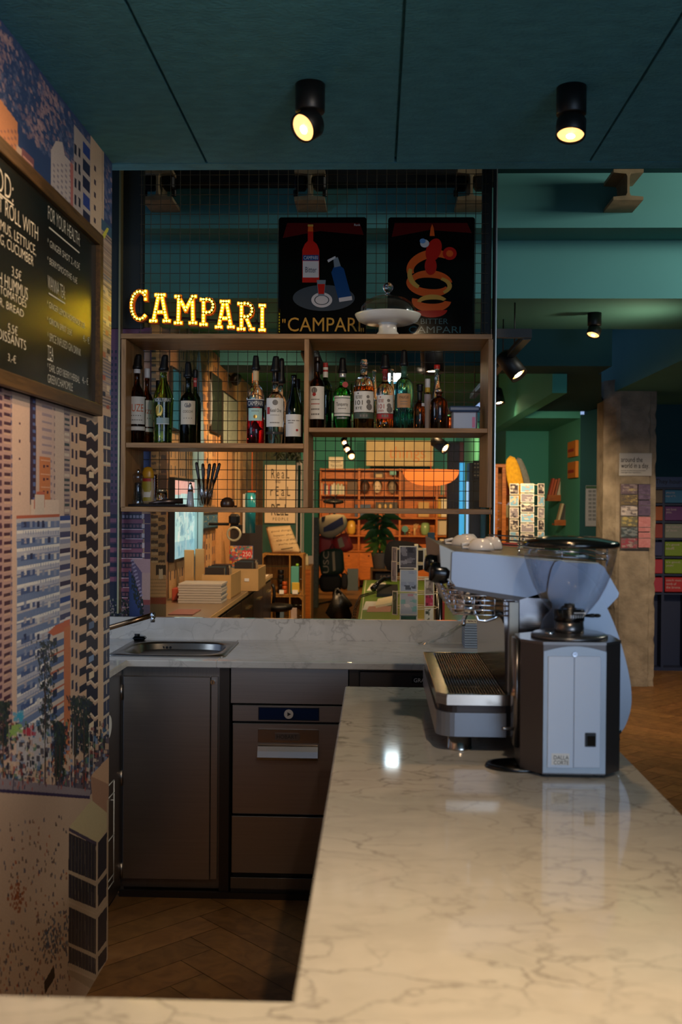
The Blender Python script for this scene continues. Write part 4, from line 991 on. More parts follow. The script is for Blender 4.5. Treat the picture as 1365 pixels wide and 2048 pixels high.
g = G().sh(); g.lathe([(.010, 0), (.010, .03), (.004, .035)], (cx, cy, zh-.01), 16); g.tube([(cx-.028, cy, zh+.01), (cx-.015, cy, zh+.026), (cx+.0, cy, zh+.034), (cx+.018, cy, zh+.018), (cx+.03, cy, zh+.006)], .003, 8); g.tube([(cx-.012, cy-.008, zh+.03), (cx+.01, cy-.006, zh+.030)], .006, 8); g.out('feed_finger', BLACK, t)
# fork tray disc and portafilter rest on the left side
g = G().sh(); c = PZ(1037, 1532, ZT+.006); g.lathe([(.062, 0), (.063, .004), (.060, .009), (.052, .010), (.050, .006), (0, .006)], (c.x, YG+.09, ZT), 40, sx=1.2, sy=.85); g.out('drip_dish', BLACKP, t)
g = G().sh(); xs_ = xa_-.004
g.box(xs_-.006, xs_+.004, YG+.07, YG+.14, ZT+.05, ZT+.30); g.tube([(xs_, YG+.09, P(1030, 1458, YG+.09).z), (gx(1013), YG+.06, P(1013, 1457, YG+.06).z)], .004, 8); g.out('fork', mat('collar_steel', '#77706c', .25, .9), t)
g = G().sh(); a, b = P(1036, 1371, YG+.08), P(1028, 1392, YG+.08); g.cyl(a, b, .008, n=16); g.out('dosing_lever', mat('orange_lit_chrome', '#c9a48a', .15, 1.0), t)
g = G().sh(); a = P(1243, 1467, YG+.12); g.cyl((xd_-.004, a.y, a.z), (xd_+.012, a.y, a.z), .008, n=14); g.sphere((xd_+.016, a.y, a.z+.004), .007); g.mi(1).tube([(xd_, a.y, a.z-.02), (xd_+.012, a.y, a.z-.024), (xd_+.016, a.y-.006, a.z-.012), (xd_+.012, a.y-.008, a.z)], .003, 8); g.out('side_catch', [CHROME, BLACK], t)

# ================================================================ ESPRESSO MACHINE
Y0, Y1 = 2.525, 3.27
SIL = mat('silver_body_paint', '#8f96a3', .36, .45); SILD = mat('silver_edge', '#4a4442', .4, .6)
t = thing('espresso_machine', 'large silver two-group espresso machine with a slatted drip tray on the marble bar', 'coffee machine', (P(1040, 1500, 2.9).x, 2.9, ZT))
def xz(pts, Y=Y0):
    o = []
    for x, y in pts: p = P(x, y, Y); o.append((p.x, p.z))
    return o
def smooth_pts(pts, k=5, closed=True):
    o = []; n = len(pts)
    for i in range(n):
        p0, p1, p2, p3 = (Vector(pts[(i+j) % n]) for j in (-1, 0, 1, 2))
        for s_ in range(k):
            u = s_/k; o.append(tuple(.5*((2*p1)+(p2-p0)*u+(2*p0-5*p1+4*p2-p3)*u*u+(3*p1-p0-3*p2+p3)*u**3)))
    return o
# long shoulder housing running over the groups
sh_ = [(905, 1105), (912, 1103), (980, 1109), (1050, 1117), (1120, 1124), (1200, 1128), (1209, 1134), (1239, 1186), (1237, 1194), (1216, 1216), (1195, 1190), (1160, 1180), (1110, 1172), (1095, 1198), (1060, 1196), (980, 1184), (912, 1173), (903, 1160)]
g = G(); g.prism(xz(sh_), 'y', Y0, Y0+.012)
sid = g.out('side_panel', SIL, t)
g = G(); low = [(903, 1172), (912, 1173), (980, 1184), (1060, 1196), (1095, 1198), (1100, 1208), (1062, 1207), (980, 1193), (916, 1181)]
g.prism(xz(low), 'y', Y0+.001, Y0+.011); g.out('side_trim', SILD, sid)
g = G(); bo = [(1110, 1124), (1150, 1133), (1185, 1160), (1204, 1195), (1225, 1240), (1243, 1290), (1258, 1350), (1263, 1395), (1258, 1430), (1243, 1462), (1215, 1480), (1085, 1480), (1080, 1400), (1080, 1260), (1105, 1215), (1095, 1185)]
g.prism(smooth_pts(xz(bo, Y0-.004), 4), 'y', Y0-.010, Y0-.001); g.out('boomerang_panel', mat('pale_silver_paint', '#9ba4b2', .35, .3), t)
# body volumes behind the near panel
zs = lambda x, y, Y=Y0: P(x, y, Y).z
xp = lambda x, Y=Y0: P(x, 1250, Y).x
body = [(905, 1110), (1200, 1134), (1232, 1188), (1213, 1205), (1110, 1175), (1090, 1192), (1060, 1190), (912, 1168)]
g = G(); g.prism(xz(body), 'y', Y0+.012, Y1-.012); g.out('upper_housing', SILD, t)
g = G(); g.prism(xz(sh_), 'y', Y1-.012, Y1); g.out('side_panel', SIL, t)
g = G(); g.prism(xz([(1040, 1200), (1110, 1178), (1200, 1200), (1240, 1320), (1240, 1470), (1050, 1470), (1040, 1400)]), 'y', Y0+.0, Y1-.02); g.out('rear_body', mat('mirror_steel', '#9a9390', .16, 1.0), t)
# front fascia with dials (faces left)
g = G(); g.prism(xz([(880, 1090), (910, 1103), (908, 1170), (884, 1150)]), 'y', Y0+.01, Y1-.01); g.out('fascia', mat('fascia_steel', '#8c8478', .35, .7), t)
g = G().sh()
for px, py, Y in ((889, 1148, Y0+.03),):
    p = P(px, py, Y); g.lathe([(.022, -.0), (.026, .01), (.026, .035), (.022, .048), (0, .050)], p+Vector((.012, 0, 0)), 28, axis=(-1, 0, .12))
g.out('steam_knob', BLACKP, t)
g = G().sh(); p = P(872, 1130, Y0+.16); g.lathe([(.020, 0), (.024, .01), (.024, .034), (.020, .045), (0, .047)], p+Vector((.016, 0, 0)), 28, axis=(-1, 0, .12)); g.out('steam_knob', BLACKP, t)
# groups
for Y in (Y0+.20, Y0+.47):
    p = Vector((xp(952), Y, zs(950, 1178)))
    g = G().sh(); g.lathe([(.036, 0), (.040, -.012), (.040, -.035), (.034, -.04), (.034, -.052), (.039, -.056), (.039, -.075), (.030, -.082), (0, -.082)], p, 32); gr = g.out('group_head', CHROME, t)
    
    g = G().sh(); g.tube([p+Vector((-.005, 0, -.08)), p+Vector((-.012, 0, -.098)), p+Vector((-.014, -.015, -.110))], .006, 10); g.tube([p+Vector((-.005, 0, -.08)), p+Vector((-.012, .0, -.098)), p+Vector((-.014, .015, -.110))], .006, 10); g.out('spout', CHROME, gr)
# wire cup guard below the shoulder
g = G().sh(); wx0, wx1 = xp(893), xp(1033)
for k in range(6):
    z = zs(960, 1178)-.012*k-.004
    g.tube([(wx0+.004*k, Y0+.02, z), (wx1, Y0+.02, z-.004)], .0022, 6); g.tube([(wx0+.004*k, Y0+.02, z), (wx0+.004*k, Y1-.05, z)], .0022, 6)
for k in range(7): x = wx0+.02+(wx1-wx0-.02)*k/6; g.tube([(x, Y0+.02, zs(960, 1178)), (x, Y0+.02, zs(960, 1178)-.068)], .0018, 6)
for k in range(10): y = Y0+.03+k*.06; g.tube([(wx0, y, zs(960, 1178)), (wx0+.02, y, zs(960, 1178)-.068)], .0018, 6)
g.out('wire_guard', CHROME, t)
# steam wand and hot water pipe
g = G().sh(); Yw = Y0+.03
g.tube([P(943, 1180, Yw), P(944, 1200, Yw), P(950, 1222, Yw), P(957, 1240, Yw), P(972, 1242, Yw), P(990, 1236, Yw), P(1002, 1228, Yw)], .0042, 10); g.out('steam_wand', CHROME, t)
g = G().sh(); g.tube([P(985, 1228, Yw), P(1000, 1226, Yw), P(1010, 1236, Yw), P(1015, 1248, Yw)], .0085, 10); g.mi(1).tube([P(1013, 1245, Yw), P(1027, 1275, Yw), P(1034, 1290, Yw)], .0055, 10); g.out('hot_water_wand', [BLACK, mat('orange_lit_pipe', '#d08a5c', .15, 1.0)], t)  # pipe chrome tinted with the orange light that falls on it
# splash plate between tray and body
zt0 = P(960, 1390, Y0).z
g = G(); g.prism(xz([(1008, 1200), (1042, 1200), (1036, 1395), (1012, 1395)], Y0+.02), 'y', Y0+.02, Y1-.02); g.out('splash_plate', mat('mirror_steel', '#9a9390', .16, 1.0), t)
g = G(); c = P(1026, 1300, Y0); g.box(c.x-.008, c.x+.014, Y0+.004, Y0+.02, zt0-.005, zs(1020, 1205)); g.out('corner_post', mat('fascia_steel', '#8c8478', .35, .7), t)
# drip tray
x0, x1 = P(878, 1390, Y0).x, P(1030, 1390, Y0).x
zt1 = zt0
g = G(); rim = [(x0+.02, Y0), (x1, Y0), (x1, Y1-.03), (x0-.005, Y1-.03), (x0-.005, Y0+.03)]
g.prism(rim, 'z', zt1-.026, zt1-.006)
def frame_strip(a, b_, c_, d_): g.box(a, b_, c_, d_, zt1-.007, zt1+.001, .001)
frame_strip(x0+.02, x1, Y0, Y0+.014); frame_strip(x0-.005, x0+.026, Y0+.03, Y1-.03); frame_strip(x0, x1, Y1-.044, Y1-.03)
g.prism([(x0+.02, Y0), (x0+.026, Y0+.03), (x0-.005, Y0+.03)], 'z', zt1-.007, zt1+.001)
g.out('drip_tray', mat('tray_steel', '#b9b0a6', .18, 1.0), t)
g = G().sh(); n = 20
for i in range(n): x = x0+.034+(x1-x0-.05)*i/(n-1); g.cyl((x, Y0+.016, zt1-.001), (x, Y1-.046, zt1-.001), .0019, n=6)
for i in range(8): y = Y0+.03+(Y1-Y0-.09)*i/7; g.cyl((x0+.03, y, zt1-.003), (x1-.01, y, zt1-.003), .0016, n=6)
g.out('tray_grill', mat('grill_steel', '#a89f8c', .25, 1.0), t)
g = G(); g.box(x0+.03, x1-.01, Y0+.018, Y1-.05, zt1-.0062, zt1-.0055); g.out('tray_well', mat('dark_well', '#14110e', .4), t)
# lower body
zb = zs(960, 1474)
rb = []; 
for a0, (cx_, cy_) in ((180, (x0+.04, Y0+.045)), ):
    for k in range(7): a = R(180+k*15); rb.append((cx_+.045*cos(a), cy_+.045*sin(a)))
rb += [(x1-.02, Y0), (x1-.02, Y1-.03), (x0-.005, Y1-.03)]
g = G(); g.prism(rb, 'z', zb, zt1-.045); g.out('base_housing', mat('silver_base', '#7c8088', .35, .6), t)
g = G(); g.prism([(p[0]+(.006 if p[0] < x0+.05 else 0), p[1]+(.006 if p[1] < Y0+.05 else 0)) for p in rb], 'z', zt1-.046, zt1-.026); g.out('shadow_gap', GREYD, t)
g = G(); g.box(x1-.02, P(1238, 1400, Y0).x, Y0+.02, Y1-.03, zb, zs(1100, 1400)); g.out('rear_base', GREYD, t)
for px, Y in ((923, Y0+.05), (923, Y1-.09), (1190, Y0+.06), (1190, Y1-.09)):
    g = G().sh(); x = P(px, 1490, Y0).x; g.lathe([(.031, 0), (.032, .003), (.030, .006), (.029, zb-ZT)], (x, Y, ZT), 28); g.out('foot', mat('tray_steel', '#b9b0a6', .18, 1.0), t)
# cup rail on the top
g = G().sh(); rx0, rx1 = xp(1033, Y0+.05), xp(1212, Y0+.05); zr = P(1120, 1128, Y0+.05).z
for k in range(3):
    z = zr+.012+.014*k; g.tube([(rx0, Y0+.04, z+.012), (rx1, Y0+.04, z), (rx1+.004, Y0+.06, z), (rx1+.004, Y1-.06, z), (rx0, Y1-.04, z+.012)], .0022, 6)
for x in (rx0+.005, (rx0+rx1)/2, rx1): g.cyl((x, Y0+.042, zr-.004), (x, Y0+.042, zr+.046), .002, n=6); g.cyl((x, Y1-.042, zr-.004), (x, Y1-.042, zr+.046), .002, n=6)
g.out('cup_rail', CHROME, t)
g = G(); zc_ = P(960, 1104, Y0).z; g.prism(xz([(898, 1102), (1200, 1126), (1200, 1130), (898, 1107)]), 'y', Y0+.012, Y1-.012); g.out('cup_shelf', mat('cup_shelf_steel', '#8a7d68', .3, .9), t)
# cups upside down on the warm shelf
CER = mat('white_cup_ceramic', '#dcd3cb', .2)
def cup(px0, px1, ytop, Y, label):
    cx_ = P((px0+px1)/2, 1090, Y).x; r = (P(px1, 1090, Y).x-P(px0, 1090, Y).x)/2
    xs0 = xp(898); f = (cx_-xs0)/(xp(1200)-xs0); zb_ = P(898, 1102, Y0).z+(P(1200, 1126, Y0).z-P(898, 1102, Y0).z)*f+.001
    h = max(P((px0+px1)/2, ytop, Y).z-zb_, .03)
    t = thing('coffee_cup', label, 'cup', (cx_, Y, zb_), 'cups on the espresso machine')
    g = G().sh(); g.lathe([(r*.97, 0), (r, .002), (r*.97, h*.25), (r*.86, h*.6), (r*.66, h*.88), (r*.56, h*.95), (r*.55, h), (r*.5, h), (r*.48, h*.95), (0, h*.95)], (cx_, Y, zb_), 36); g.out('bowl', CER, t)
    g = G().sh(); g.tube([(cx_-r*.9, Y-.01, zb_+h*.2), (cx_-r*1.35, Y-.018, zb_+h*.25), (cx_-r*1.4, Y-.018, zb_+h*.5), (cx_-r*.85, Y-.008, zb_+h*.65)], .004, 8); g.out('handle', CER, t)
cup(901, 960, 1073, 2.96, 'white cup upside down at the back left of the espresso machine top')
cup(962, 1006, 1074, 2.86, 'tall white cup upside down, rightmost on the espresso machine top')
cup(934, 990, 1089, 2.72, 'low white cup upside down at the front of the espresso machine top')
cup(915, 958, 1080, 3.14, 'white cup upside down, farthest back on the espresso machine top')
# ================================================================ BOTTLES AND ITEMS ON THE OAK SHELF
PR = {
 'spirit': [(0, 0), (.9, 0), (1, .015), (1, .60), (.985, .65), (.90, .70), (.70, .745), (.45, .785), (.34, .83), (.31, .88), (.30, .965), (.36, .97), (.36, 1), (0, 1)],
 'round': [(0, 0), (.9, 0), (1, .015), (1, .60), (.97, .66), (.86, .72), (.66, .77), (.42, .80), (.33, .84), (.31, .96), (.38, .965), (.38, 1), (0, 1)],
 'bordeaux': [(0, 0), (.9, 0), (1, .015), (1, .60), (.97, .655), (.82, .70), (.55, .73), (.38, .76), (.34, .82), (.33, .955), (.38, .96), (.38, 1), (0, 1)],
 'burgundy': [(0, 0), (.9, 0), (1, .015), (1, .46), (.96, .52), (.82, .60), (.60, .70), (.42, .78), (.33, .85), (.31, .955), (.35, .96), (.35, 1), (0, 1)],
 'flared': [(0, 0), (.80, 0), (.86, .02), (.84, .06), (.90, .30), (.98, .55), (1, .62), (.95, .68), (.74, .76), (.48, .84), (.34, .90), (.30, .98), (.34, .985), (.34, 1), (0, 1)],
 'apothecary': [(0, 0), (.94, 0), (1, .02), (1, .66), (.97, .73), (.84, .80), (.56, .85), (.34, .865), (.32, .95), (.46, .965), (.46, 1), (0, 1)],
 'slim': [(0, 0), (.9, 0), (1, .02), (1, .50), (.9, .58), (.6, .68), (.42, .78), (.36, .86), (.36, .96), (.42, .97), (.42, 1), (0, 1)],
 'dropper': [(0, 0), (.94, 0), (1, .02), (1, .66), (.9, .76), (.6, .84), (.36, .88), (.36, 1), (0, 1)]}
GB = glass('amber_glass', '#7a4014'); GDG = glass('dark_green_glass', '#1e3a14'); GG = glass('green_glass', '#40d858'); GC = glass('clear_glass', '#f4f4f4')
GO = glass('olive_glass', '#8aa840'); GT = glass('teal_glass', '#7ff0e4'); GR = glass('red_bitter_liquid', '#f02838', ior=1.36); GW = glass('whisky_liquid', '#e07a30', ior=1.36); GBK = mat('near_black_glass', '#0b0f0c', .08, coat=.5)
GS = glass('amber_spirit', '#7a3c10')
PAP = mat('label_paper', '#cfcac0', .6); PAPC = mat('label_cream', '#c4b49a', .6); PKR = mat('label_kraft', '#a87c50', .6); PTL = mat('label_pale_teal', '#9fc0b4', .6); NAVY = mat('label_navy', '#141c30', .5)
I_R = mat('ink_red', '#9c2420', .6); I_O = mat('ink_orange', '#c0561c', .6); I_G = mat('ink_grey', '#6b655e', .6); GOLD = mat('foil_gold', '#a8843a', .3, .7); CAPW = mat('white_cap', '#c9c9cc', .4); GRNP = mat('label_green', '#3c4a3c', .6)
GRB = 'bottles on the oak shelf'
def bottle(name, label, px0, px1, ytop, Y, zb, prof, gm, split=None, cat='bottle', group=GRB, n=32):
    cx = P((px0+px1)/2, 820, Y).x; r = (P(px1, 820, Y).x-P(px0, 820, Y).x)/2; h = P((px0+px1)/2, ytop, Y).z-zb
    t = thing(name, label, cat, (cx, Y, zb), group); t_ = PR[prof]
    pts = [(a*r, b*h) for a, b in t_]
    if split:
        gm2, f = split; k = next(i for i in range(len(t_)) if t_[i][1] > f); a = t_[k-1]; b = t_[k]; u = (f-a[1])/(b[1]-a[1]); mid = (a[0]+(b[0]-a[0])*u)*r
        g = G().sh(); g.lathe(pts[:k]+[(mid, f*h), (0, f*h)], (cx, Y, zb), n); g.out('liquid', gm2, t)
        g = G().sh(); g.lathe([(0, f*h+.0004), (mid, f*h+.0004)]+pts[k:], (cx, Y, zb), n); g.out('glass_body', gm, t)
    else:
        g = G().sh(); g.lathe(pts, (cx, Y, zb), n); g.out('glass_body', gm, t)
    return dict(t=t, c=(cx, Y, zb), r=r, h=h, prof=t_)
def zpx(py, Y): return P(614, py, Y).z
def rad(b, z):
    f = (z-b['c'][2])/b['h']
    for a, c in zip(b['prof'], b['prof'][1:]):
        if a[1] <= f <= c[1] and c[1] > a[1]: return (a[0]+(c[0]-a[0])*(f-a[1])/(c[1]-a[1]))*b['r']
    return b['prof'][-2][0]*b['r']
def pourer(b, y0, y1, lean=0.0, w=1.0):
    """black cone-shaped pourer cover between pixel rows y0 (top) and y1"""
    x, Y, _ = b['c']; z0, z1 = zpx(y1, Y), zpx(y0, Y); H = z1-z0; r = .0195*w
    g = G().sh(); g.lathe([(r*.62, 0), (r*1.02, .002), (r, H*.16), (r*.8, H*.3), (r*.62, H*.85), (r*.5, H*.97), (0, H)], (x, Y, z0), 20)
    if lean: g.v = [(v[0]+(v[2]-z0)*lean, v[1], v[2]) for v in g.v]
    g.out('pourer_cover', BLACK, b['t'])
def capm(b, y0, y1, w, m, name='cap', ribs=False):
    x, Y, _ = b['c']; z0, z1 = zpx(y1, Y), zpx(y0, Y); g = G().sh(); H = z1-z0
    g.lathe([(w*.96, 0), (w, .001), (w, H*.92), (w*.92, H), (0, H)], (x, Y, z0), 22); g.out(name, m, b['t'])
def label(b, y0, y1, half, mats, items, name='paper_label', off=0.0, ctr=0.0):
    """items: (kind, args...) kind 'T' text(row y0, y1, width fraction, mat idx, string), 'B' band (y0,y1,idx), 'D' dot"""
    x, Y, _ = b['c']; ctr += -.6*math.atan2(x, Y); z0, z1 = zpx(y1, Y), zpx(y0, Y); r = max(rad(b, z0+.001), rad(b, z1-.001), rad(b, (z0+z1)/2))+.0006+off
    g = G(); g.mi(0).arcpatch((x, Y, 0), r, ctr-half, ctr+half, z0, z1, 14)
    for it in items:
        if it[0] == 'B': _, a, c, k = it[:4]; hh = it[4] if len(it) > 4 else half; g.mi(k).arcpatch((x, Y, 0), r+.0005, ctr-hh, ctr+hh, zpx(c, Y), zpx(a, Y), 14)
        if it[0] == 'T':
            _, a, c, wf, k, s_ = it[:6]; sh = it[6] if len(it) > 6 else 0
            w = 2*r*half*wf*.8; za, zc = zpx(c, Y), zpx(a, Y); v, f = text_geo(s_); vs = []
            for u, q_ in v: th_ = ctr+(-w/2+u*w+sh*r*half)/r; vs.append((x+(r+.0011)*sin(th_), Y-(r+.0011)*cos(th_), za+q_*(zc-za)))
            g.mi(k).add(vs, f)
        if it[0] == 'Q': _, a0, a1, a, c, k = it; g.mi(k).arcpatch((x, Y, 0), r+.0006, ctr+a0, ctr+a1, zpx(c, Y), zpx(a, Y), 4)
        if it[0] == 'D':
            _, ang, yy, rr, k = it; zz = zpx(yy, Y); vs = [(x+(r+.0009)*sin(ctr+ang+rr*cos(a)/r), Y-(r+.0009)*cos(ctr+ang+rr*cos(a)/r), zz+rr*sin(a)) for a in [2*pi*i/14 for i in range(14)]]; g.mi(k).add(vs, [tuple(range(14))])
    return g.out(name, mats, b['t'])
# ---- left compartment
b = bottle('liqueur_bottle', 'amber aperitif bottle with an orange lettered white label, leftmost on the shelf', 257, 291, 742, 4.40, ZL, 'spirit', GS); b1 = b
pourer(b, 709, 740, .10, 1.15); capm(b, 739, 748, .0145, CAPW)
label(b, 796, 851, 1.15, [PAP, I_G, I_O], [('T', 811, 826, .95, 2, 'SUZE'), ('T', 833, 835, .6, 1, '- - - - -'), ('T', 842, 843.5, .8, 1, '------')])
label(b, 855, 864, 1.2, [PAP, I_G], [('B', 855, 856, 1), ('B', 863, 864, 1)], 'lower_label')
b = bottle('liqueur_bottle', 'amber aperitif bottle with a plain white screw cap, behind the leftmost bottle', 281, 307, 757, 4.51, ZL, 'spirit', GS)
capm(b, 738, 757, .0125, CAPW); label(b, 803, 856, 1.25, [PAP, I_G, I_O], [('T', 822, 830, .9, 2, 'SUZE'), ('T', 838, 840, .6, 1, '- - - -')]); label(b, 859, 866, 1.25, [PAP, I_G], [], 'lower_label')
b = bottle('spirit_bottle', 'short black-capped dark bottle half hidden left of the green vermouth bottle', 309, 325, 792, 4.55, ZL, 'slim', GDG); capm(b, 762, 792, .012, BLACK)
b = bottle('vermouth_bottle', 'flared olive green vermouth bottle with a gold seal and white lettering', 307, 347, 745, 4.38, ZL, 'flared', GO)
pourer(b, 710, 743, .10, 1.1)
x, Y, _ = b['c']; label(b, 799, 807, 1.1, [mat('olive_label', '#22301a', .3), PAP], [('T', 799, 806, .98, 1, 'NOILLY PRAT')], 'neck_label')
label(b, 838, 851, .72, [mat('pale_green_label', '#7f9089', .5), PAP, GOLD], [('B', 850, 851, 1)])
g = G(); zc_ = zpx(824, Y); r_ = rad(b, zc_)+.0012; vs = [(x+r_*sin(-.25+.019*cos(a)*.9/r_), Y-r_*cos(-.25+.019*cos(a)*.9/r_), zc_+.026*sin(a)) for a in [2*pi*i/20 for i in range(20)]]; g.add(vs, [tuple(range(20))]); g.out('gold_seal', GOLD, b['t'])
b = bottle('vermouth_bottle', 'dark brown vermouth bottle with a framed cream label in the middle of the left compartment', 360, 394, 752, 4.38, ZL, 'bordeaux', GDG)
pourer(b, 724, 756, -.03, 1.05)
label(b, 803, 852, 1.0, [INK, PAPC, INK, I_G], [('B', 804, 851, 1, .94), ('D', -.12, 813, .010, 3), ('D', .12, 813, .010, 3), ('D', 0, 810, .006, 1), ('T', 823, 828, .7, 2, 'COCCHI'), ('T', 838, 839.5, .6, 3, '- - - -')])
b = bottle('spirit_bottle', 'green bottle with a red neck strip standing behind the cream labelled vermouth', 379, 402, 752, 4.53, ZL, 'bordeaux', GDG); capm(b, 740, 756, .011, BLACK); label(b, 757, 775, .8, [I_R, PAP], [('T', 762, 766, .6, 1, 'II')], 'neck_label')
b = bottle('bitter_bottle', 'red bitter bottle with a black pourer and navy name band', 494, 529, 738, 4.38, ZL, 'spirit', GC, (GR, .56))
pourer(b, 711, 741); capm(b, 741, 762, .0135, mat('cream_neck_foil', '#c8a878', .5), 'neck_foil')
label(b, 801, 816, 1.25, [NAVY, PAP], [('T', 804, 813, .92, 1, 'CAMPARI'), ('B', 800, 801.5, 1)], 'name_band')
label(b, 818, 843, .85, [PTL, I_G, GOLD], [('T', 823, 824.5, .6, 1, '-----'), ('D', 0, 835, .008, 2)])
b = bottle('vodka_bottle', 'clear bottle with a white label and small red square beside the red bottle', 531, 570, 760, 4.38, ZL, 'round', GC)
pourer(b, 712, 745, .04, 1.15); capm(b, 744, 763, .0125, mat('dark_foil', '#1c1612', .3, .6), 'neck_foil')
label(b, 798, 855, 1.0, [PAP, I_G, I_R, INK], [('D', .05, 807, .012, 1), ('Q', -.85, -.5, 816, 830, 2), ('T', 819, 826, .7, 3, 'Ketel One', .12), ('T', 831, 833, .6, 1, 'VODKA'), ('T', 846, 848, .6, 1, '------')])
label(b, 865, 870, 1.1, [INK, I_G], [('D', -.1, 867, .004, 1)], 'foot_band')
b = bottle('spirit_bottle', 'clear bottle with a tilted black pourer behind the vodka bottle', 549, 575, 765, 4.52, ZL, 'round', GC); pourer(b, 716, 768, .02, 1.0)
b = bottle('wine_bottle', 'dark wine bottle with a plain white label and one red dot', 571, 605, 750, 4.37, ZL, 'burgundy', GDG)
capm(b, 750, 776, .0115, mat('black_capsule', '#0d0c0c', .35), 'capsule')
label(b, 830, 874, 1.1, [PAP, I_G, I_R], [('T', 841.5, 843.5, .8, 1, '---- ---- ----'), ('T', 846, 848, .35, 1, '----', -.3), ('D', .42, 861.5, .0055, 2)])
b = bottle('wine_bottle', 'unlabelled dark wine bottle squeezed behind the dotted wine bottle', 584, 607, 758, 4.53, ZL, 'burgundy', GDG); capm(b, 758, 778, .011, BLACK, 'capsule')
# ---- right compartment
b = bottle('wine_bottle', 'dark vermouth bottle with a tall white and red label, leftmost in the right compartment', 619, 650, 722, 4.38, ZR, 'bordeaux', GB)
capm(b, 714, 744, .0125, mat('brown_capsule', '#1c1210', .35), 'capsule')
label(b, 774, 839, 1.1, [PAP, I_G, I_R], [('D', -.35, 782, .013, 1), ('D', -.35, 790, .008, 2), ('T', 799, 801, .6, 1, '-----', -.2), ('T', 808, 810, .6, 2, '-----', -.2), ('T', 818, 821, .6, 1, '-----', -.2), ('T', 828, 831, .6, 1, '----', -.2)])
b = bottle('spirit_bottle', 'dark bottle with a pink and white neck strip behind the leftmost right-hand bottle', 638, 664, 727, 4.53, ZR, 'bordeaux', GDG); label(b, 726, 755, 1.2, [I_R, PAP], [('B', 735, 740, 1), ('B', 744, 755, 1)], 'neck_label')
b = bottle('gin_bottle', 'bright green gin bottle with a red wax seal and white label', 667, 703, 752, 4.38, ZR, 'round', GG)
pourer(b, 715, 747, 0, 1.05); capm(b, 746, 755, .0155, mat('silver_ring', '#b8b4b0', .3, .6))
x, Y, _ = b['c']; g = G().sh(); zc_ = zpx(770, Y); r_ = rad(b, zc_); g.cyl((x+.012, Y-r_*.93, zc_), (x+.0125, Y-r_*.93-.006, zc_), .0125, n=18); g.out('wax_seal', I_R, b['t'])
label(b, 793, 833, 1.05, [PAP, INK, I_G, GRNP], [('B', 796.5, 798, 3), ('B', 827, 828.5, 3), ('T', 806, 815, .8, 1, 'Tanqueray'), ('T', 817.5, 819, .5, 2, '-----')])
label(b, 834.5, 839, .8, [mat('green_foot_print', '#0d3a14', .3), PAP], [('T', 835.5, 838.5, .9, 1, 'LONDON DRY')], 'foot_print')
for (x0, x1, yt, sp_, ic, line3, fo, lab) in ((707, 749, 726, GW, INK, 'RYE', GRNP, 'whisky bottle with a cork stopper and a black 101 on its white label'), (753, 788, 742, GW, I_R, 'BOURBON', I_R, 'whisky bottle with a black pourer and a red 101 on its white label')):
    b = bottle('whisky_bottle', lab, x0, x1, yt, 4.38, ZR, 'round', GC, (sp_, .64 if line3 == 'RYE' else .30)); w_ = x1-x0
    d = 0 if line3 == 'RYE' else 7
    label(b, 784+d, 825+d*.3, 1.15, [PAP, ic, I_G, INK], [('D', -.55, 788+d, .003, 1), ('T', 792+d, 799+d, .38, 3 if d == 0 else 1, 'WILD TURKEY', -.42), ('T', 802+d, 811+d, .42, 1, '101', -.42), ('T', 814.5+d*.8, 820+d*.6, .36, 3 if d == 0 else 1, line3, -.42), ('D', .40, 795+d, .007, 2), ('D', .46, 805+d, .010, 2), ('D', .55, 815+d*.7, .014, 2)])
    label(b, 826+d*.3, 838, 1.15, [fo, I_G], [('T', 830, 835, .4, 1, '---')], 'foot_label')
    if d == 0: capm(b, 719, 734, .0135, glass('clear_glass', '#f4f4f4'), 'glass_stopper')
    else: pourer(b, 707, 738, 0, 1.2); capm(b, 738, 760, .0115, I_R, 'neck_band')
b = bottle('clear_bottle', 'slim empty clear bottle standing between the two whisky bottles', 739, 758, 740, 4.53, ZR, 'slim', GC)
b = bottle('clear_bottle', 'slim empty clear bottle behind, between the red 101 whisky and the teal bottle', 776, 792, 738, 4.53, ZR, 'slim', GC)
b = bottle('liqueur_bottle', 'fluted teal glass liqueur bottle with a kraft paper label', 789, 827, 730, 4.38, ZR, 'round', GT, n=28)
pourer(b, 699, 732, 0, 1.0); capm(b, 732, 756, .0115, mat('kraft_neck', '#8f7458', .6), 'neck_band')
label(b, 788, 816, .75, [PKR, INK, I_G], [('T', 793, 798, .8, 1, 'ITALICUS'), ('T', 803, 804.5, .6, 2, '------'), ('T', 808, 809.5, .6, 2, '------')])
g = G().sh(); x, Y, z_ = b['c']
for i in range(28): a = 2*pi*i/28; g.cyl((x+b['r']*cos(a), Y+b['r']*sin(a), z_+.004), (x+b['r']*cos(a), Y+b['r']*sin(a), z_+b['h']*.30), .0022, n=6)
g.out('fluting', GT, b['t'])
b = bottle('dropper_bottle', 'small brown bottle with a tall black rubber top beside the teal bottle', 828, 851, 796, 4.42, ZR, 'dropper', GB); capm(b, 783, 800, .011, BLACK); g = G().sh(); x, Y, _ = b['c']; g.lathe([(.011, 0), (.014, .006), (.013, .024), (.016, .03), (.013, .034), (0, .036)], (x+.001, Y, zpx(783, Y)-.001), 18); g.out('rubber_bulb', BLACK, b['t'])
label(b, 806, 812, .5, [CAPW], [], 'tape_label', ctr=.9)
b = bottle('spirit_bottle', 'slim dark bottle with a white and yellow cap behind the brown apothecary bottle', 848, 863, 783, 4.49, ZR, 'slim', GB)
capm(b, 774, 784, .0115, mat('yellow_cap_band', '#b8962c', .5), 'cap_band'); capm(b, 757, 774.5, .0115, CAPW); label(b, 788, 860, 1.0, [mat('lilac_grey_label', '#8d8791', .6)], [])
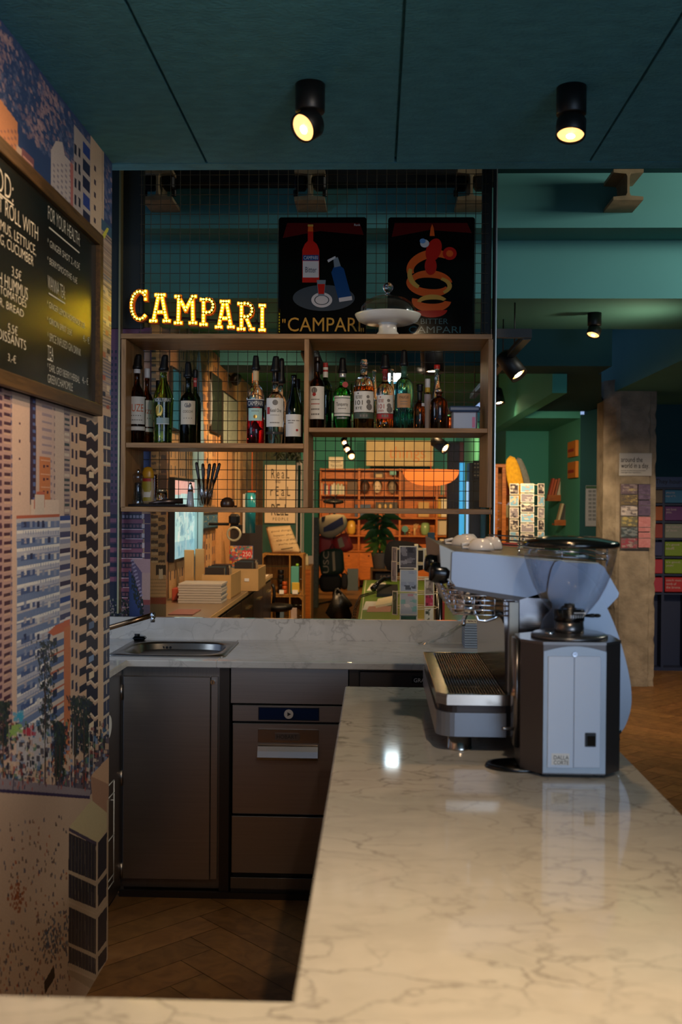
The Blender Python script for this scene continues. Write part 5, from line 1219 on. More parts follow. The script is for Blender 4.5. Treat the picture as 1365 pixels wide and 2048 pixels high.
b = bottle('apothecary_bottle', 'wide brown apothecary bottle with a short flared neck', 861, 896, 784, 4.39, ZR, 'apothecary', GB)
g = G().sh(); x, Y, _ = b['c']; g.lathe([(.010, 0), (.010, .012), (.003, .020), (0, .021)], (x, Y, zpx(784, Y)), 16); g.out('stopper', GC, b['t'])
b = bottle('clear_bottle', 'long-necked clear bottle with a red cap behind the apothecary bottle', 863, 885, 736, 4.56, ZR, 'slim', GC); capm(b, 729, 737, .0135, mat('red_cap', '#c8281c', .4))
c = P(900, 850, 4.47); g = G().sh(); g.lathe([(.012, 0), (.020, .01), (.021, .03), (.016, .05), (.020, .065), (.018, .066), (.014, .05)], (c.x, 4.47, ZR), 24); tag(g.out('copper_jigger', mat('copper', '#a8502a', .25, 1.0)), 'small copper measuring cup between the apothecary bottle and plastic box', 'measuring cup')
t = thing('plastic_box', 'clear plastic food box with a blue lid at the right end of the upper shelf', 'food box', (P(935, 850, 4.45).x, 4.46, ZR))
a, b_, z0, z1 = q(904, 822, 956, 856, 4.39); g = G(); g.box(a, b_, 4.39, 4.55, ZR+.001, z1, .008); g.out('tub', mat('cloudy_plastic', '#7b7f92', .35, coat=.2), t)
g = G(); a, b_, z0, z1 = q(899, 812, 961, 822, 4.385); g.box(a, b_, 4.382, 4.558, z0-.002, z1, .006); g.out('lid', mat('blue_lid', '#3c5274', .4), t)
g = G(); a, b_, z0, z1 = q(945, 834, 951, 855, 4.389); g.box(a, b_, 4.3885, 4.39, z0, z1); g.out('packet', mat('pink_packet', '#c06a94', .5), t)
# ---- lower left compartment
zb = ZBT
c0 = P(304, 1010, 4.42); g = G(); a, b_ = P(252.5, 1012, 4.36).x, P(374, 1012, 4.36).x; g.box(a, b_, 4.32, 4.54, zb, zb+.010, .004); g.box(a+.01, b_-.01, 4.33, 4.53, zb+.010, zb+.011); tag(g.out('serving_tray', mat('dark_tray', '#1d1611', .35)), 'low dark tray under the condiments in the lower left compartment', 'tray'); zt_ = zb+.011
t = thing('pepper_mill', 'clear pepper mill full of peppercorns on the dark tray', 'pepper mill', (P(276, 1000, 4.40).x, 4.40, zt_))
H = zpx(941, 4.40)-zt_; x = t.location.x; g = G().sh(); g.lathe([(.024, 0), (.025, .004), (.022, .02), (.018, H*.35), (.017, H*.6), (.022, H*.70), (.026, H*.78), (.022, H*.86), (.010, H*.9)], (x, 4.40, zt_), 24); g.out('glass_body', pane('thin_glass', (.9, .9, .9), refl=.10), t)
g = G().sh(); g.lathe([(.014, .01), (.0145, H*.6), (.012, H*.62), (0, H*.62)], (x, 4.40, zt_), 18); g.out('peppercorns', mat('peppercorns', '#1a1310', .5, bump=.8, bscale=200), t)
g = G().sh(); g.lathe([(.006, H*.86), (.009, H*.91), (.010, H*.95), (.006, H), (0, H)], (x, 4.40, zt_), 18); g.out('top_knob', CHROME, t)
t = thing('mustard_bottle', 'yellow squeeze mustard bottle with a rounded yellow cap behind the pepper mill', 'squeeze bottle', (P(296, 1000, 4.46).x, 4.46, zt_))
x = t.location.x; H = zpx(935, 4.46)-zt_; g = G().sh(); g.lathe([(0, 0), (.020, 0), (.028, .01), (.030, H*.3), (.026, H*.55), (.022, H*.70), (.0, H*.70)], (x, 4.46, zt_), 24, sy=.6); g.mi(1).sh(False); g.arcpatch((x, 4.4755, zt_), .034, -.75, .55, H*.08, H*.6, 8); g.mi(2).arcpatch((x, 4.4755, zt_), .0345, -.7, .5, H*.60, H*.68, 8); g.mi(3).arcpatch((x, 4.4755, zt_), .0345, -.5, .4, H*.18, H*.32, 8); g.out('bottle_body', [mat('mustard_clear', '#a8957a', .3), mat('mustard_label', '#9a8a2c', .5), I_R, PAP], t)
g = G().sh(); g.lathe([(.025, H*.69), (.027, H*.72), (.025, H*.85), (.018, H*.97), (.0, H)], (x, 4.46, zt_), 24, sy=.7); g.out('cap', mat('mustard_cap', '#b8861c', .35), t)
t = thing('sauce_bottle', 'ribbed clear sauce bottle with dark contents right of the mustard bottle', 'sauce bottle', (P(309, 1000, 4.47).x, 4.47, zt_))
x = t.location.x; H = zpx(951, 4.47)-zt_; g = G().sh(); pr = []
for i in range(24): u = i/23; pr.append(((.012+.004*(1 if i % 2 else 0))*(1-.2*u), H*u))
g.lathe([(0, 0)]+pr+[(0, H)], (x, 4.47, zt_), 18); g.out('bottle_body', GB, t)
t = thing('spice_jar', 'small glass jar with a silver screw lid on the dark tray', 'jar', (P(324, 1000, 4.41).x, 4.41, zt_))
x = t.location.x; H = zpx(981, 4.41)-zt_; g = G().sh(); g.lathe([(0, 0), (.022, 0), (.024, .003), (.024, H*.74), (.021, H*.80), (0, H*.8)], (x, 4.41, zt_), 28); g.out('jar_body', glass('jar_glass', '#c9c3b8'), t)
g = G().sh(); g.lathe([(.0225, H*.80), (.0225, H*.97), (.021, H), (0, H)], (x, 4.41, zt_), 28); g.out('lid', mat('jar_lid', '#a8987a', .3, .8), t)
g = G().sh(); a, b_ = P(298, 1005, 4.35), P(366, 1002, 4.38); g.tube([Vector((a.x, 4.345, zt_+.004)), Vector(((a.x+b_.x)/2, 4.36, zt_+.012)), Vector((b_.x, 4.38, zt_+.014))], .010, 14, radii=[.003, .011, .013]); tag(g.out('rolled_grinder', mat('dark_steel', '#5a4a42', .3, .8)), 'dark metal shaker lying on its side on the tray', 'shaker')
t = thing('salt_shaker', 'tall glass salt shaker with a chrome tip left of the glass of knives', 'salt shaker', (P(381, 1005, 4.40).x, 4.40, zb))
x = t.location.x; H = zpx(966, 4.40)-zb; g = G().sh(); g.lathe([(0, 0), (.0155, 0), (.0165, .003), (.012, H*.62), (0, H*.62)], (x, 4.40, zb), 20); g.out('glass_body', mat('salt_in_glass', '#9aa0a6', .2, coat=.6), t); g = G().sh(); g.lathe([(.012, H*.62), (.0105, H*.78), (.0065, H*.9), (.006, H*.97), (0, H)], (x, 4.40, zb), 20); g.out('cap', CHROME, t)
t = thing('drinking_glass', 'clear tapered drinking glass holding five dark-handled knives', 'glass', (P(411, 1005, 4.40).x, 4.40, zb))
xg = t.location.x; H = zpx(960, 4.40)-zb; g = G().sh(); g.lathe([(0, .006), (.024, .006), (.036, H), (.038, H), (.027, 0), (0, 0)], (xg, 4.40, zb), 28); g.out('glass_body', pane('thin_glass', (.9, .9, .9), refl=.10), t)
KN = mat('knife_handle_black', '#15100d', .4)
for i, (px, py, dy, pos) in enumerate(((393, 924, .0, 'leftmost'), (406, 927, .012, 'second from left'), (420, 927, -.010, 'middle'), (430, 926, .010, 'second from right'), (440, 926, -.004, 'rightmost, most tilted'))):
    top = P(px, py, 4.40+dy); bot = Vector((xg+(i-2)*.006, 4.40+dy*.5, zb+.012))
    t = thing('table_knife', 'knife with a dark handle standing in the drinking glass, '+pos, 'knife', bot, 'knives in the glass')
    g = G().sh(); d = (top-bot); p1 = bot+d*.52; s_ = G().sh()
    s_.tube([p1, p1.lerp(top, .3), p1.lerp(top, .75), top-d*.02, top], .006, 10, radii=[.0045, .006, .0075, .006, .002]); s_.out('handle', KN, t)
    g.tube([bot, bot.lerp(p1, .4), p1], .005, 6, radii=[.002, .006, .003]); g.out('blade', mat('knife_steel', '#8a8078', .25, 1.0), t)
g = G().sh(); c = P(455, 1015, 4.45); g.lathe([(.027, 0), (.031, .008), (.030, .022), (.022, .036), (.010, .042), (0, .043)], (c.x, 4.45, zb), 28); g.lathe([(.006, 0), (.006, .008), (0, .008)], (c.x+.036, 4.45, zb), 12); tag(g.out('bun_shaped_bell', mat('brown_bell', '#3c2618', .35)), 'brown dome-shaped bell alone on the bottom board of the shelf', 'bell')

# ================================================================ CHALKBOARD
XB = WX+.022
t = thing('chalkboard', 'large framed black chalkboard menu with white hand lettering on the mural wall', 'chalkboard', (WX, 2.6, PX(203, 832, XB).z))
yr = PX(203, 600, XB).y; zt_ = (PX(203, 474, XB).z+PX(0, 270, XB).z)/2; zb_ = (PX(203, 833, XB).z+PX(0, 745+25, XB).z)/2; yl = 1.75; fw = .036
g = G(); g.box(WX+.001, XB-.008, yl, yr, zb_, zt_); brd = g.out('board', mat('blackboard', '#141512', .24, spec=.8, noise=.2, nscale=5), t)
g = G(); FRM = wood('board_frame_wood', '#5f4426', '#3f2c18', .4, (30, 2, 30))
g.box(WX+.001, XB+.006, yl, yr, zt_-fw, zt_, .002); g.box(WX+.001, XB+.006, yl, yr, zb_, zb_+fw, .002); g.box(WX+.001, XB+.006, yr-fw, yr, zb_+fw, zt_-fw, .002); g.box(WX+.001, XB+.006, yl, yl+fw, zb_+fw, zt_-fw, .002); g.out('frame', FRM, t)
CH = mat('chalk_white', '#c8c1b0', .8); XT = XB-.0072
def chalk(s_, px0, px1, y0, y1, y0_at=None):
    """handwritten line between columns px0..px1; rows given at column px0 (or y0_at)"""
    ya = y0_at if y0_at is not None else px0
    A, B = PX(px0, 500, XT), PX(px1, 500, XT); zA, zB = PX(ya, y1, XT).z, PX(ya, y0, XT).z
    g = G(); text(g, s_, (XT, A.y, zA), (0, 1, 0), (0, 0, 1), B.y-A.y, zB-zA, off=-.012); g.out('chalk_line', CH, brd)
def under(px0, px1, y, ya=None):
    A, B = PX(px0, 500, XT), PX(px1, 500, XT); z = PX(ya if ya is not None else px0, y, XT).z; g = G(); g.add([(XT, A.y, z), (XT, B.y, z), (XT, B.y, z+.004), (XT, A.y, z+.004)], [(0, 1, 2, 3)]); g.out('chalk_underline', CH, brd)
chalk('FOR YOUR HEALTH:', 96, 160, 410, 438); under(98, 159, 459-3)
chalk('* GINGER SHOT 2,-/0,5€', 95, 160, 475, 492); chalk('* BERRYSMOOTHIE 4,6€', 95, 155, 511, 527)
chalk('WANNA TEA:', 96, 131, 550, 577); under(98, 131, 588)
chalk('* GINGER LEMON HOMEMADE 3,5€', 95, 171, 600, 615); chalk('* ORION SPRIT 3,5€', 95, 145, 632, 647); chalk('* SPICE INFUSED GIN DRINK', 96, 163, 663, 680); chalk('4,- €', 167, 180, 706, 690, 180) if False else chalk('4,- €', 167, 180, 668, 684)
chalk('TEA', 96, 108, 690, 716); under(96, 107, 720)
chalk('* EARL GREY/BERRY/HERBAL', 96, 161, 725, 741); chalk('GREEN/CHAMOMILE', 97, 147, 748, 765); chalk('4,- €', 166, 178, 752, 768)
chalk('FOOD:', -38, 26, 345, 392, 10); under(-38, 27, 400-2, 10)
for s_, x1, y0, y1, c0 in (('BREAKFAST ROLL WITH', 76, 440, 470, 60), ('HAM, & HUMMUS, LETTUCE,', 72, 483, 506, 60), ('TOMATO, EGG, CUCUMBER', 67, 509, 531, 60), ('SALAD WITH HUMMUS', 56, 572, 596, 48), ('FETA, OLIVES, TOMATOES', 53, 598, 616, 48), ('SUNFLOWER, BREAD', 48, 619, 636, 44), ('FILLED CROISSANTS', 53, 680, 699, 48)):
    chalk(s_, -75, x1, y0, y1, c0)
chalk('3,5€', 24, 43, 531, 554); chalk('5,5€', 17, 36, 645, 666); chalk('3,-€', 17, 33, 706, 724)

# ================================================================ CEILING SPOTS OVER THE BAR
EMI = mat('lamp_lens_warm', '#ffcf90', .4, emit=(1.0, .50, .17), estr=1.3)
EMC = mat('lamp_hot_core', '#fff0cc', .4, emit=(1.0, .72, .38), estr=6.0)
def ceil_spot(px, py, Y, label, aim, zc=CZ, light=None, power=20):
    c = P(px, py, Y); c = Vector((c.x, Y, zc)); s_ = 1.0
    t = thing('ceiling_spotlight', label, 'spotlight', (c.x, c.y, zc-.075), 'round black ceiling spotlights')
    g = G().sh(); g.lathe([(.040, 0), (.040, -.072), (.038, -.075), (0, -.075)], c, 32); g.out('mount', BLACK, t)
    aim = Vector(aim).normalized(); hc = c+Vector((0, 0, -.112))+Vector((aim.x*.012, aim.y*.012, 0))
    g = G().sh(); g.tube([c+Vector((0, 0, -.07)), c+Vector((.004, 0, -.088)), hc-aim*.01], .006, 8); g.out('swivel', mat('satin_grey', '#8a8a8c', .3, .8), t)
    g = G().sh(); g.lathe([(0, -.025), (.038, -.025), (.040, -.022), (.040, .022), (.037, .024), (.036, .016)], hc, 32, axis=aim); h = g.out('lamp_head', BLACK, t)
    g = G().sh(); g.lathe([(0, .0165), (.0355, .0165)], hc, 32, axis=aim); g.mi(1).lathe([(0, .0172), (.012, .0172)], hc+Vector((0, 0, -.006)), 20, axis=aim); g.out('lens', [EMI, EMC], h)
    if light: lamp('SPOT', 'ceiling_spot_light', hc+aim*.03, power, WARM, hc+aim*2, .03, 85, .8)
    return t
ceil_spot(621, 171, 2.77, 'black round ceiling spotlight left of centre tilted with its glowing face towards the bar', (-.55, -.62, -.56), light=True, power=16)
ceil_spot(1144, 168, 2.80, 'black round ceiling spotlight at the upper right with its glowing face turned down', (-.10, -.28, -.95), light=True, power=12)
ceil_spot(1190, 627, 6.09, 'small black ceiling spotlight far back under the teal soffit near the concrete column', (-.30, -.30, -.90), light=True, power=8)
# ================================================================ SHOP BEYOND THE OPENING
HW = wood('honey_wood', '#c06c20', '#8a4a14', .45, (2, 20, 20)); HWD = wood('crate_wood', '#b0803c', '#7a5226', .6, (20, 20, 2)); PLY = mat('plywood', '#c9a36a', .6, noise=.15)
DKB = mat('dark_brown_desk', '#2b2019', .35); DKT = mat('desk_top_grey', '#7d6c58', .35)
def M(c, r=.55): return mat('c_'+c.strip('#'), c, r)
def wpt(px, py, X=FWX+.004): return PX(px, py, X)
def wall_quad(g, pts, X, th=.012):
    """flat panel on a wall facing +x, outline given as (Y, z)"""
    g.prism(pts, 'x', X, X+th)
# desk along the left wall
ZD = .883; XD = PZ(545, 1148, ZD).x; YD0, YD1 = 5.06, PZ(545, 1148, ZD).y
t = thing('long_desk', 'long low dark brown sideboard desk along the mural wall behind the opening', 'desk', ((FWX+XD)/2, 7, 0))
g = G(); g.box(FWX+.002, XD-.015, YD0, YD1-.02, .02, ZD-.03); g.out('body', DKB, t)
g = G(); g.box(FWX+.002, XD, YD0, YD1, ZD-.03, ZD, .002); g.out('desk_top', [DKT], t)
g = G(); g.box(XD, XD+.004, YD0, YD1, ZD-.028, ZD-.001); g.out('edge_strip', mat('pale_edge', '#c0a070', .4), t)
n = 6
for i in range(n):
    y0 = YD0+.05+i*(YD1-YD0-.1)/n; y1 = y0+(YD1-YD0-.1)/n-.02
    g = G(); g.box(XD-.014, XD-.002, y0, y1, .08, ZD-.05, .002); dr = g.out('drawer_front', DKB, t)
    g = G(); g.box(XD-.002, XD+.022, (y0+y1)/2-.10, (y0+y1)/2+.10, ZD-.125, ZD-.113); g.out('handle', mat('brass_pull', '#d0b070', .25, .9), dr)
# television
YA, YB_ = wpt(337, 1000).y, wpt(391, 1000).y; zt0_, zt1_ = wpt(337, 1125).z, wpt(337, 954).z
t = thing('television', 'wall-mounted television showing a pale blue and pink picture on the mural wall', 'television', (FWX, (YA+YB_)/2, zt0_))
g = G(); g.box(FWX+.004, FWX+.045, YA, YB_, zt0_, zt1_, .004); tv = g.out('bezel', BLACK, t)
def picture(name, cols, parent, u0, u1, v0, v1, fn, W_, H_, seed, streak=(1, 1), m=None, n=240):
    r = Raster(u0, u1, v0, v1, W_, H_, cols[0]); q_ = random.Random(seed); du, dv = u1-u0, v1-v0
    for i in range(n):
        u, v = u0+q_.random()*du, v0+q_.random()*dv; a, b = du*.05*streak[0]*q_.uniform(.4, 1.6), dv*.05*streak[1]*q_.uniform(.4, 1.6)
        r.poly([(u, v), (u+a, v+b*.2), (u+a*.8, v+b), (u-a*.1, v+b*.8)], q_.choice(cols), .75)
    return r
r = picture('', ['#9fc4c4', '#b9d0cc', '#7fa8b4', '#c9d8d0', '#5f8c9c'], t, YA+.02, YB_-.02, zt0_+.02, zt1_-.02, None, 60, 60, 3, (1, 2.4))
r.poly([(YA, zt1_-.12), (YB_, zt1_-.09), (YB_, zt1_), (YA, zt1_)], '#e08a7c', .7); r.poly([(YA, zt0_), (YB_, zt0_), (YB_, zt0_+.14), (YA, zt0_+.14)], '#4a8ca8', .5)
SCR = vcol('lit_screen', .3); nt = SCR.node_tree; nt.links.new([x for x in nt.nodes if x.type == 'ATTRIBUTE'][0].outputs['Color'], nt.nodes['Principled BSDF'].inputs['Emission Color']); nt.nodes['Principled BSDF'].inputs['Emission Strength'].default_value = .55
r.sheet('screen', lambda u, v: (np.full_like(u, FWX+.0455), u, v), SCR, tv)
PRT = vcol('printed_art', .5)
def art(name, label, cat, pxa, pxb, ytop, ybot, cols, seed, framec='#1a1714', X=FWX+.004, group=None, streak=(1, 1), n=120, th=.02):
    """framed picture hanging on the left wall; rows read at the near edge pxa"""
    ya, yb = PX(pxa, 1000, X).y, PX(pxb, 1000, X).y; z0, z1 = PX(pxa, ybot, X).z, PX(pxa, ytop, X).z
    t = thing(name, label, cat, (X, (ya+yb)/2, z0), group)
    g = G(); g.box(X, X+th, ya, yb, z0, z1, .003); g.out('frame', M(framec), t)
    r = picture('', cols, t, ya+.025, yb-.025, z0+.02, z1-.02, None, 40, 50, seed, streak, n=n)
    r.sheet('print', lambda u, v: (np.full_like(u, X+th+.0006), u, v), PRT, t); return t
art('framed_print', 'small blue framed picture on the wall just beyond the television', 'picture', 399, 432, 1026, 1062, ['#3a6a8a', '#5f94a8', '#c8b46a', '#284a66'], 5)
art('framed_print', 'tall blue poster high on the wall at the left of the upper compartment', 'poster', 338, 356, 730, 860, ['#2a7aa8', '#3a8ab4', '#1f5f8c'], 6)
art('framed_print', 'dark green framed photo high on the wall between surfboard and pale poster', 'picture', 418, 439, 742, 862, ['#1c2620', '#26332c', '#39443c'], 7)
art('framed_print', 'pale grey framed poster high on the wall, tilted in view', 'poster', 441, 471, 779, 893, ['#a9b4a8', '#c2c8bc', '#98a69e'], 8)
for px0, px1, y0, y1, Y, lab, c in ((386, 409, 696, 898, 7.6, 'large pale blue surfboard standing upright against the mural wall', '#a8dcf0'), (416, 425, 757, 852, 8.4, 'small white surfboard hanging high beside the large one', '#b9c4cf')):
    cx_ = P((px0+px1)/2, 800, Y).x; rw = (P(px1, 800, Y).x-P(px0, 800, Y).x)/2; z0, z1 = P(px0, y1, Y).z, P(px0, y0, Y).z
    z0 = ZD+.01 if px0 == 386 else z0
    t = thing('surfboard', lab, 'surfboard', (cx_, Y, z0), 'surfboards on the left wall'); g = G().sh(); m_ = 20; pr = []
    for i in range(m_+1): u = i/m_; pr.append((rw*(max(0, sin(pi*min(u*1.15+.08 if u < .5 else u, 1)))**.6 if u < 1 else 0), (z1-z0)*u))
    g.lathe(pr, (cx_, Y, z0), 24, sy=.22); g.out('deck', M(c, .35), t)
    g = G(); g.box(cx_-.003, cx_+.003, Y-rw*.24, Y-rw*.20, z0+(z1-z0)*.06, z0+(z1-z0)*.9); g.out('stringer', M('#3c5a66'), t)
t = thing('wall_lamp', 'small round black wall lamp high on the mural wall', 'lamp', P(463, 754, 9.6)); c = P(463, 754, 9.6)
g = G().sh(); g.lathe([(0, 0), (.05, .02), (.06, .06), (.055, .08), (0, .08)], c, 20, axis=(1, -.4, -.5)); g.out('shade', BLACK, t); g = G().sh(); g.tube([c, c+Vector((-.05, 0, .03)), Vector((FWX+.003, c.y, c.z+.02))], .008, 8); g.out('bracket', BLACK, t)
# things on the desk
def dbox(name, label, cat, px0, px1, ytop, Y, d, m, z=None, bev=.004, group=None, z0=ZD, struct_=None):
    a, b = P(px0, 1150, Y).x, P(px1, 1150, Y).x; zt = P((px0+px1)/2, ytop, Y).z if z is None else z
    g = G(); g.box(a, b, Y, Y+d, z0+.001, zt, bev); return tag(g.out(name, m), label, cat, group)
dbox('display_board', 'plain light wooden display board standing on the desk against the mural wall', 'board', 368, 387, 1100, 7.05, .03, PLY)
dbox('display_board', 'second light wooden board, taller and farther back beside the record boxes', 'board', 390, 408, 1098, 7.5, .03, PLY)
t = thing('record_box', 'light wooden box of record sleeves on the dark desk', 'box', (P(432, 1180, 7.05).x, 7.2, ZD))
a, b = P(404, 1180, 6.85).x, P(462, 1180, 6.85).x; zt_ = P(430, 1150, 6.85).z
g = G(); g.box(a, b, 6.85, 6.862, ZD+.001, zt_); g.box(a, b, 7.35, 7.362, ZD+.001, zt_); g.box(a, a+.01, 6.862, 7.35, ZD+.001, zt_); g.box(b-.01, b, 6.862, 7.35, ZD+.001, zt_); g.box(a, b, 6.85, 7.36, ZD+.001, ZD+.01); g.out('crate', PLY, t)
q_ = random.Random(2); g = G()
for i in range(26): y = 6.88+i*.017; g.mi(i % 4).box(a+.015, b-.07+.02*q_.random(), y, y+.008, ZD+.011, zt_+.02+.03*q_.random())
g.out('sleeves', [M('#2a241f'), M('#5a3c2c'), M('#b09a78'), M('#3c4a50')], t)
g = G(); g.box((a+b)/2-.004, (a+b)/2+.03, 6.846, 6.85, (ZD+zt_)/2-.01, (ZD+zt_)/2+.012); g.out('label_holder', WHITE, t)
t2 = copy_tree(t, (t.location.x+.11, 7.85, ZD), 'light wooden record box farther along the dark desk')
for i in range(8):
    a, b = P(357, 1180, 6.55).x, P(444, 1180, 6.55).x; hz = (P(400, 1167, 6.55).z-ZD)/8; j = rng.uniform(-.006, .006)
    g = G(); g.box(a+j, b+j, 6.55, 6.80, ZD+.001+hz*i, ZD+hz*(i+.9), .001)
    tag(g.out('magazine', M('#b9b4ac')), 'white magazine in the stack on the near part of the desk', 'magazine', 'stacked magazines on the desk')
dbox('red_edged_book', 'small book with a red edge leaning at the left of the magazine stack', 'book', 344, 355, 1177, 6.7, .12, M('#b04a34'))
for i, (px0, px1, Y, lab) in enumerate(((337, 386, 5.86, 'flat leaflets lying on the near end of the dark desk'), (480, 512, 8.3, 'white sheets of paper near the far end of the desk'), (500, 532, 8.85, 'open white brochure at the far end of the desk'))):
    dbox('leaflet', lab, 'leaflet', px0, px1, 0, Y, .28, M('#d0c4b0' if i else '#8a5a54'), z=ZD+.006, bev=0)
# puzzle box, hanging panel, hose coil
t = thing('puzzle_box', 'upright box with a colourful printed pattern at the far end of the desk', 'game box', (P(482, 1147, 8.9).x, 8.93, ZD))
a, b = P(459, 1147, 8.9).x, P(505, 1147, 8.9).x; zt_ = P(482, 1092, 8.9).z
g = G(); g.box(a, b, 8.9, 8.96, ZD+.001, zt_); g.out('carton', M('#3a5a8c'), t)
r = picture('', ['#c8382c', '#2f6a9c', '#d8a83c', '#d8d0c0', '#2f8c7c', '#c86a3c', '#8c2c4c'], t, a, b, ZD+.002, zt_, None, 46, 56, 12, (2.4, 1.6), n=420); r.poly([(b-.09, zt_-.10), (b-.01, zt_-.10), (b-.01, zt_-.04), (b-.09, zt_-.04)], '#c82c34')
r.sheet('printed_front', lambda u, v: (u, np.full_like(u, 8.8993), v), PRT, t); g = G(); text(g, '250', (b-.085, 8.8985, zt_-.09), (1, 0, 0), (0, 0, 1), .07, .04); g.out('lettering', WHITE, t)
t = thing('hanging_tube', 'tall glossy teal tube display hanging above the far end of the desk', 'display', P(500, 1066, 8.6))
g = G(); qb(g, 486, 988, 490, 1066, 8.6, .10); g.out('side_bracket', M('#cfc8bc'), t); g = G().sh(); c0, c1 = P(501, 1066, 8.65), P(501, 986, 8.65); g.cyl(c0, c1, .045, n=24); g.out('tube', mat('teal_gloss', '#1f7484', .15), t); g = G(); c = P(501, 984, 8.65); g.box(c.x-.02, c.x+.05, 8.62, 8.68, c.z, c.z+.01); g.box(c.x+.012, c.x+.016, 8.648, 8.652, c.z+.01, 2.82); g.out('cap', I_O, t)
t = thing('hose_coil', 'black holder with a looped pale hose on the wall above the desk', 'hose', P(468, 1060, 8.3)); g = G().sh()
g.tube([P(468+13*cos(a), 1068+13*sin(a), 8.3) for a in [2*pi*i/20 for i in range(20)]], .009, 8, closed=True); g.out('loop', M('#c8c09c', .4), t)
g = G(); qb(g, 457, 1028, 478, 1050, 8.3, .10, .02); qb(g, 462, 1048, 480, 1060, 8.32, .05, .01); c = P(458, 1048, 8.42); g.cyl((FWX+.03, 8.36, c.z), (c.x+.01, 8.36, c.z), .012); g.out('holder', BLACK, t)
g = G(); qb(g, 460, 1050, 524, 1240, 9.25, .05); tag(g.out('dark_partition', M('#1c1614')), 'dark panel behind the colourful box at the end of the desk', 'panel')
# posters, pillow, crates
t = thing('green_display_panel', 'dark green upright panel carrying the cream poster behind the crates', 'panel', (P(560, 1100, 10.4).x, 10.4, 0))
g = G(); a, b = P(526, 1000, 10.4).x, P(592, 1000, 10.4).x; g.box(a, b, 10.4, 10.44, 0, P(560, 920, 10.4).z); g.out('board', mat('dark_green_board', '#16463c', .6), t)
t = thing('typographic_poster', 'cream poster with big black lettering reading people, fixed to the green panel', 'poster', P(564, 1045, 10.39))
g = G(); qb(g, 530, 930, 591, 1046, 10.38, .015); g.out('sheet', M('#cdb998'), t); g = G()
YQ_ = 10.379
def ptx(s_, x0, x1, y0, y1, Y=YQ_):
    c = P(x0, y1, Y); text(g, s_, c, (1, 0, 0), (0, 0, 1), P(x1, y1, Y).x-c.x, P(x0, y0, Y).z-c.z)
ptx('R e a L', 543, 579, 938, 957); ptx('AND', 551, 561, 960, 966); ptx('r E a L', 541, 581, 973, 992); ptx('PHOTO', 559, 572, 995, 1000); ptx('REaL', 543, 577, 1008, 1031); ptx('P E O P L E', 546, 577, 1035, 1041)
g.out('lettering', INK, t)
t = thing('cushion', 'cream cushion with black lettering leaning on top of the wooden crates', 'cushion', P(568, 1107, 9.9))
g = G().sh(); vs = []; n = 12; A, B_, C_, D_ = P(545, 1106, 9.86), P(603, 1106, 9.86), P(580, 1051, 9.96), P(531, 1054, 9.96)
for sgn in (-1, 1):
    for i in range(n+1):
        for j in range(n+1):
            u, v = i/n, j/n; p = A.lerp(B_, u).lerp(D_.lerp(C_, u), v); pf = (sin(pi*u)*sin(pi*v))**.5*.055; k = 1-.10*sin(pi*u)*(1 if v in (0, 1) else 0)
            vs.append((p.x, p.y+.03*v+sgn*pf, p.z+.0*k))
fs = []
for s_ in (0, 1):
    o = s_*(n+1)**2
    for i in range(n):
        for j in range(n): k = o+i*(n+1)+j; fs.append((k, k+1, k+n+2, k+n+1))
g.add(vs, fs); g.out('cover', mat('cream_fabric', '#b59e78', .9, bump=.3, bscale=60), t); g = G()
for k, s_ in enumerate(('good things', 'happen after', 'while — or when', "you're naked.", '-----------')):
    c = P(543+k*5, 1066+k*8.5, 9.84); h = .024 if k < 4 else .012; v, f = text_geo(s_); w_ = .19 if k < 4 else .11
    g.add([(c.x+a*w_, 9.838-.028*sin(pi*(.15+.7*a))+.0, c.z+b*h+a*.018) for a, b in v], f)
g.out('lettering', INK, t)
def crate(px0, px1, y0, y1, Y, lab, d=.30, mid=None):
    a, b, z0, z1 = q(px0, y0, px1, y1, Y); t = thing('wooden_crate', lab, 'crate', ((a+b)/2, Y+d/2, z0), 'wooden crate shelves'); g = G(); w_ = .012
    for i in range(3):
        y = Y+i*d/3
        for z in (z0, z1-w_): g.box(a, b, y+.004, y+d/3-.004, z, z+w_)
        for x in (a, b-w_): g.box(x, x+w_, y+.004, y+d/3-.004, z0+w_, z1-w_)
    for i in range(3): z = z0+w_+i*(z1-z0-2*w_)/3; g.box(a+w_, b-w_, Y+d-.01, Y+d, z+.003, z+(z1-z0-2*w_)/3-.003)
    for x, sx in ((a+w_, 1), (b-w_, -1)):
        for z, sz in ((z0+w_, 1), (z1-w_, -1)): g.prism([(x, z), (x+sx*.03, z), (x, z+sz*.03)], 'y', Y+.005, Y+.03)
    if mid: m_ = P(mid, y0, Y).x; g.box(m_-w_/2, m_+w_/2, Y, Y+d-.01, z0+w_, z1-w_)
    g.out('slats', HWD, t); return t
crate(524, 607, 1108, 1191, 9.8, 'upper wooden crate shelf carrying the cushion', mid=580); crate(541, 607, 1192, 1262, 9.8, 'lower wooden crate shelf under the cushion crate', mid=580); crate(541, 607, 1263, 1326.5, 9.8, 'bottom wooden crate shelf standing on the floor', mid=580)
def fb(name, label, cat, px0, px1, y0, y1, Y, d, m, bev=.003, group=None):
    g = G(); a_, b_2, c_, e_ = q(px0, y0, px1, y1 or 1160, Y); g.box(a_, b_2, Y, Y+d, c_ if y1 else 0, e_, bev); return tag(g.out(name, m), label, cat, group)
fb('game_box', 'teal and yellow cartoon-free picture box in the upper crate', 'box', 582, 598, 1133, 1187, 9.82, .06, [M('#4f9c94')])
bpy.data.objects['game_box']['label'] = 'teal box standing in the right half of the upper crate'
fb('yellow_sleeve', 'yellow curved sleeve card leaning before the teal box in the crate', 'card', 584, 599, 1165, 1185, 9.805, .008, M('#c8a838'))
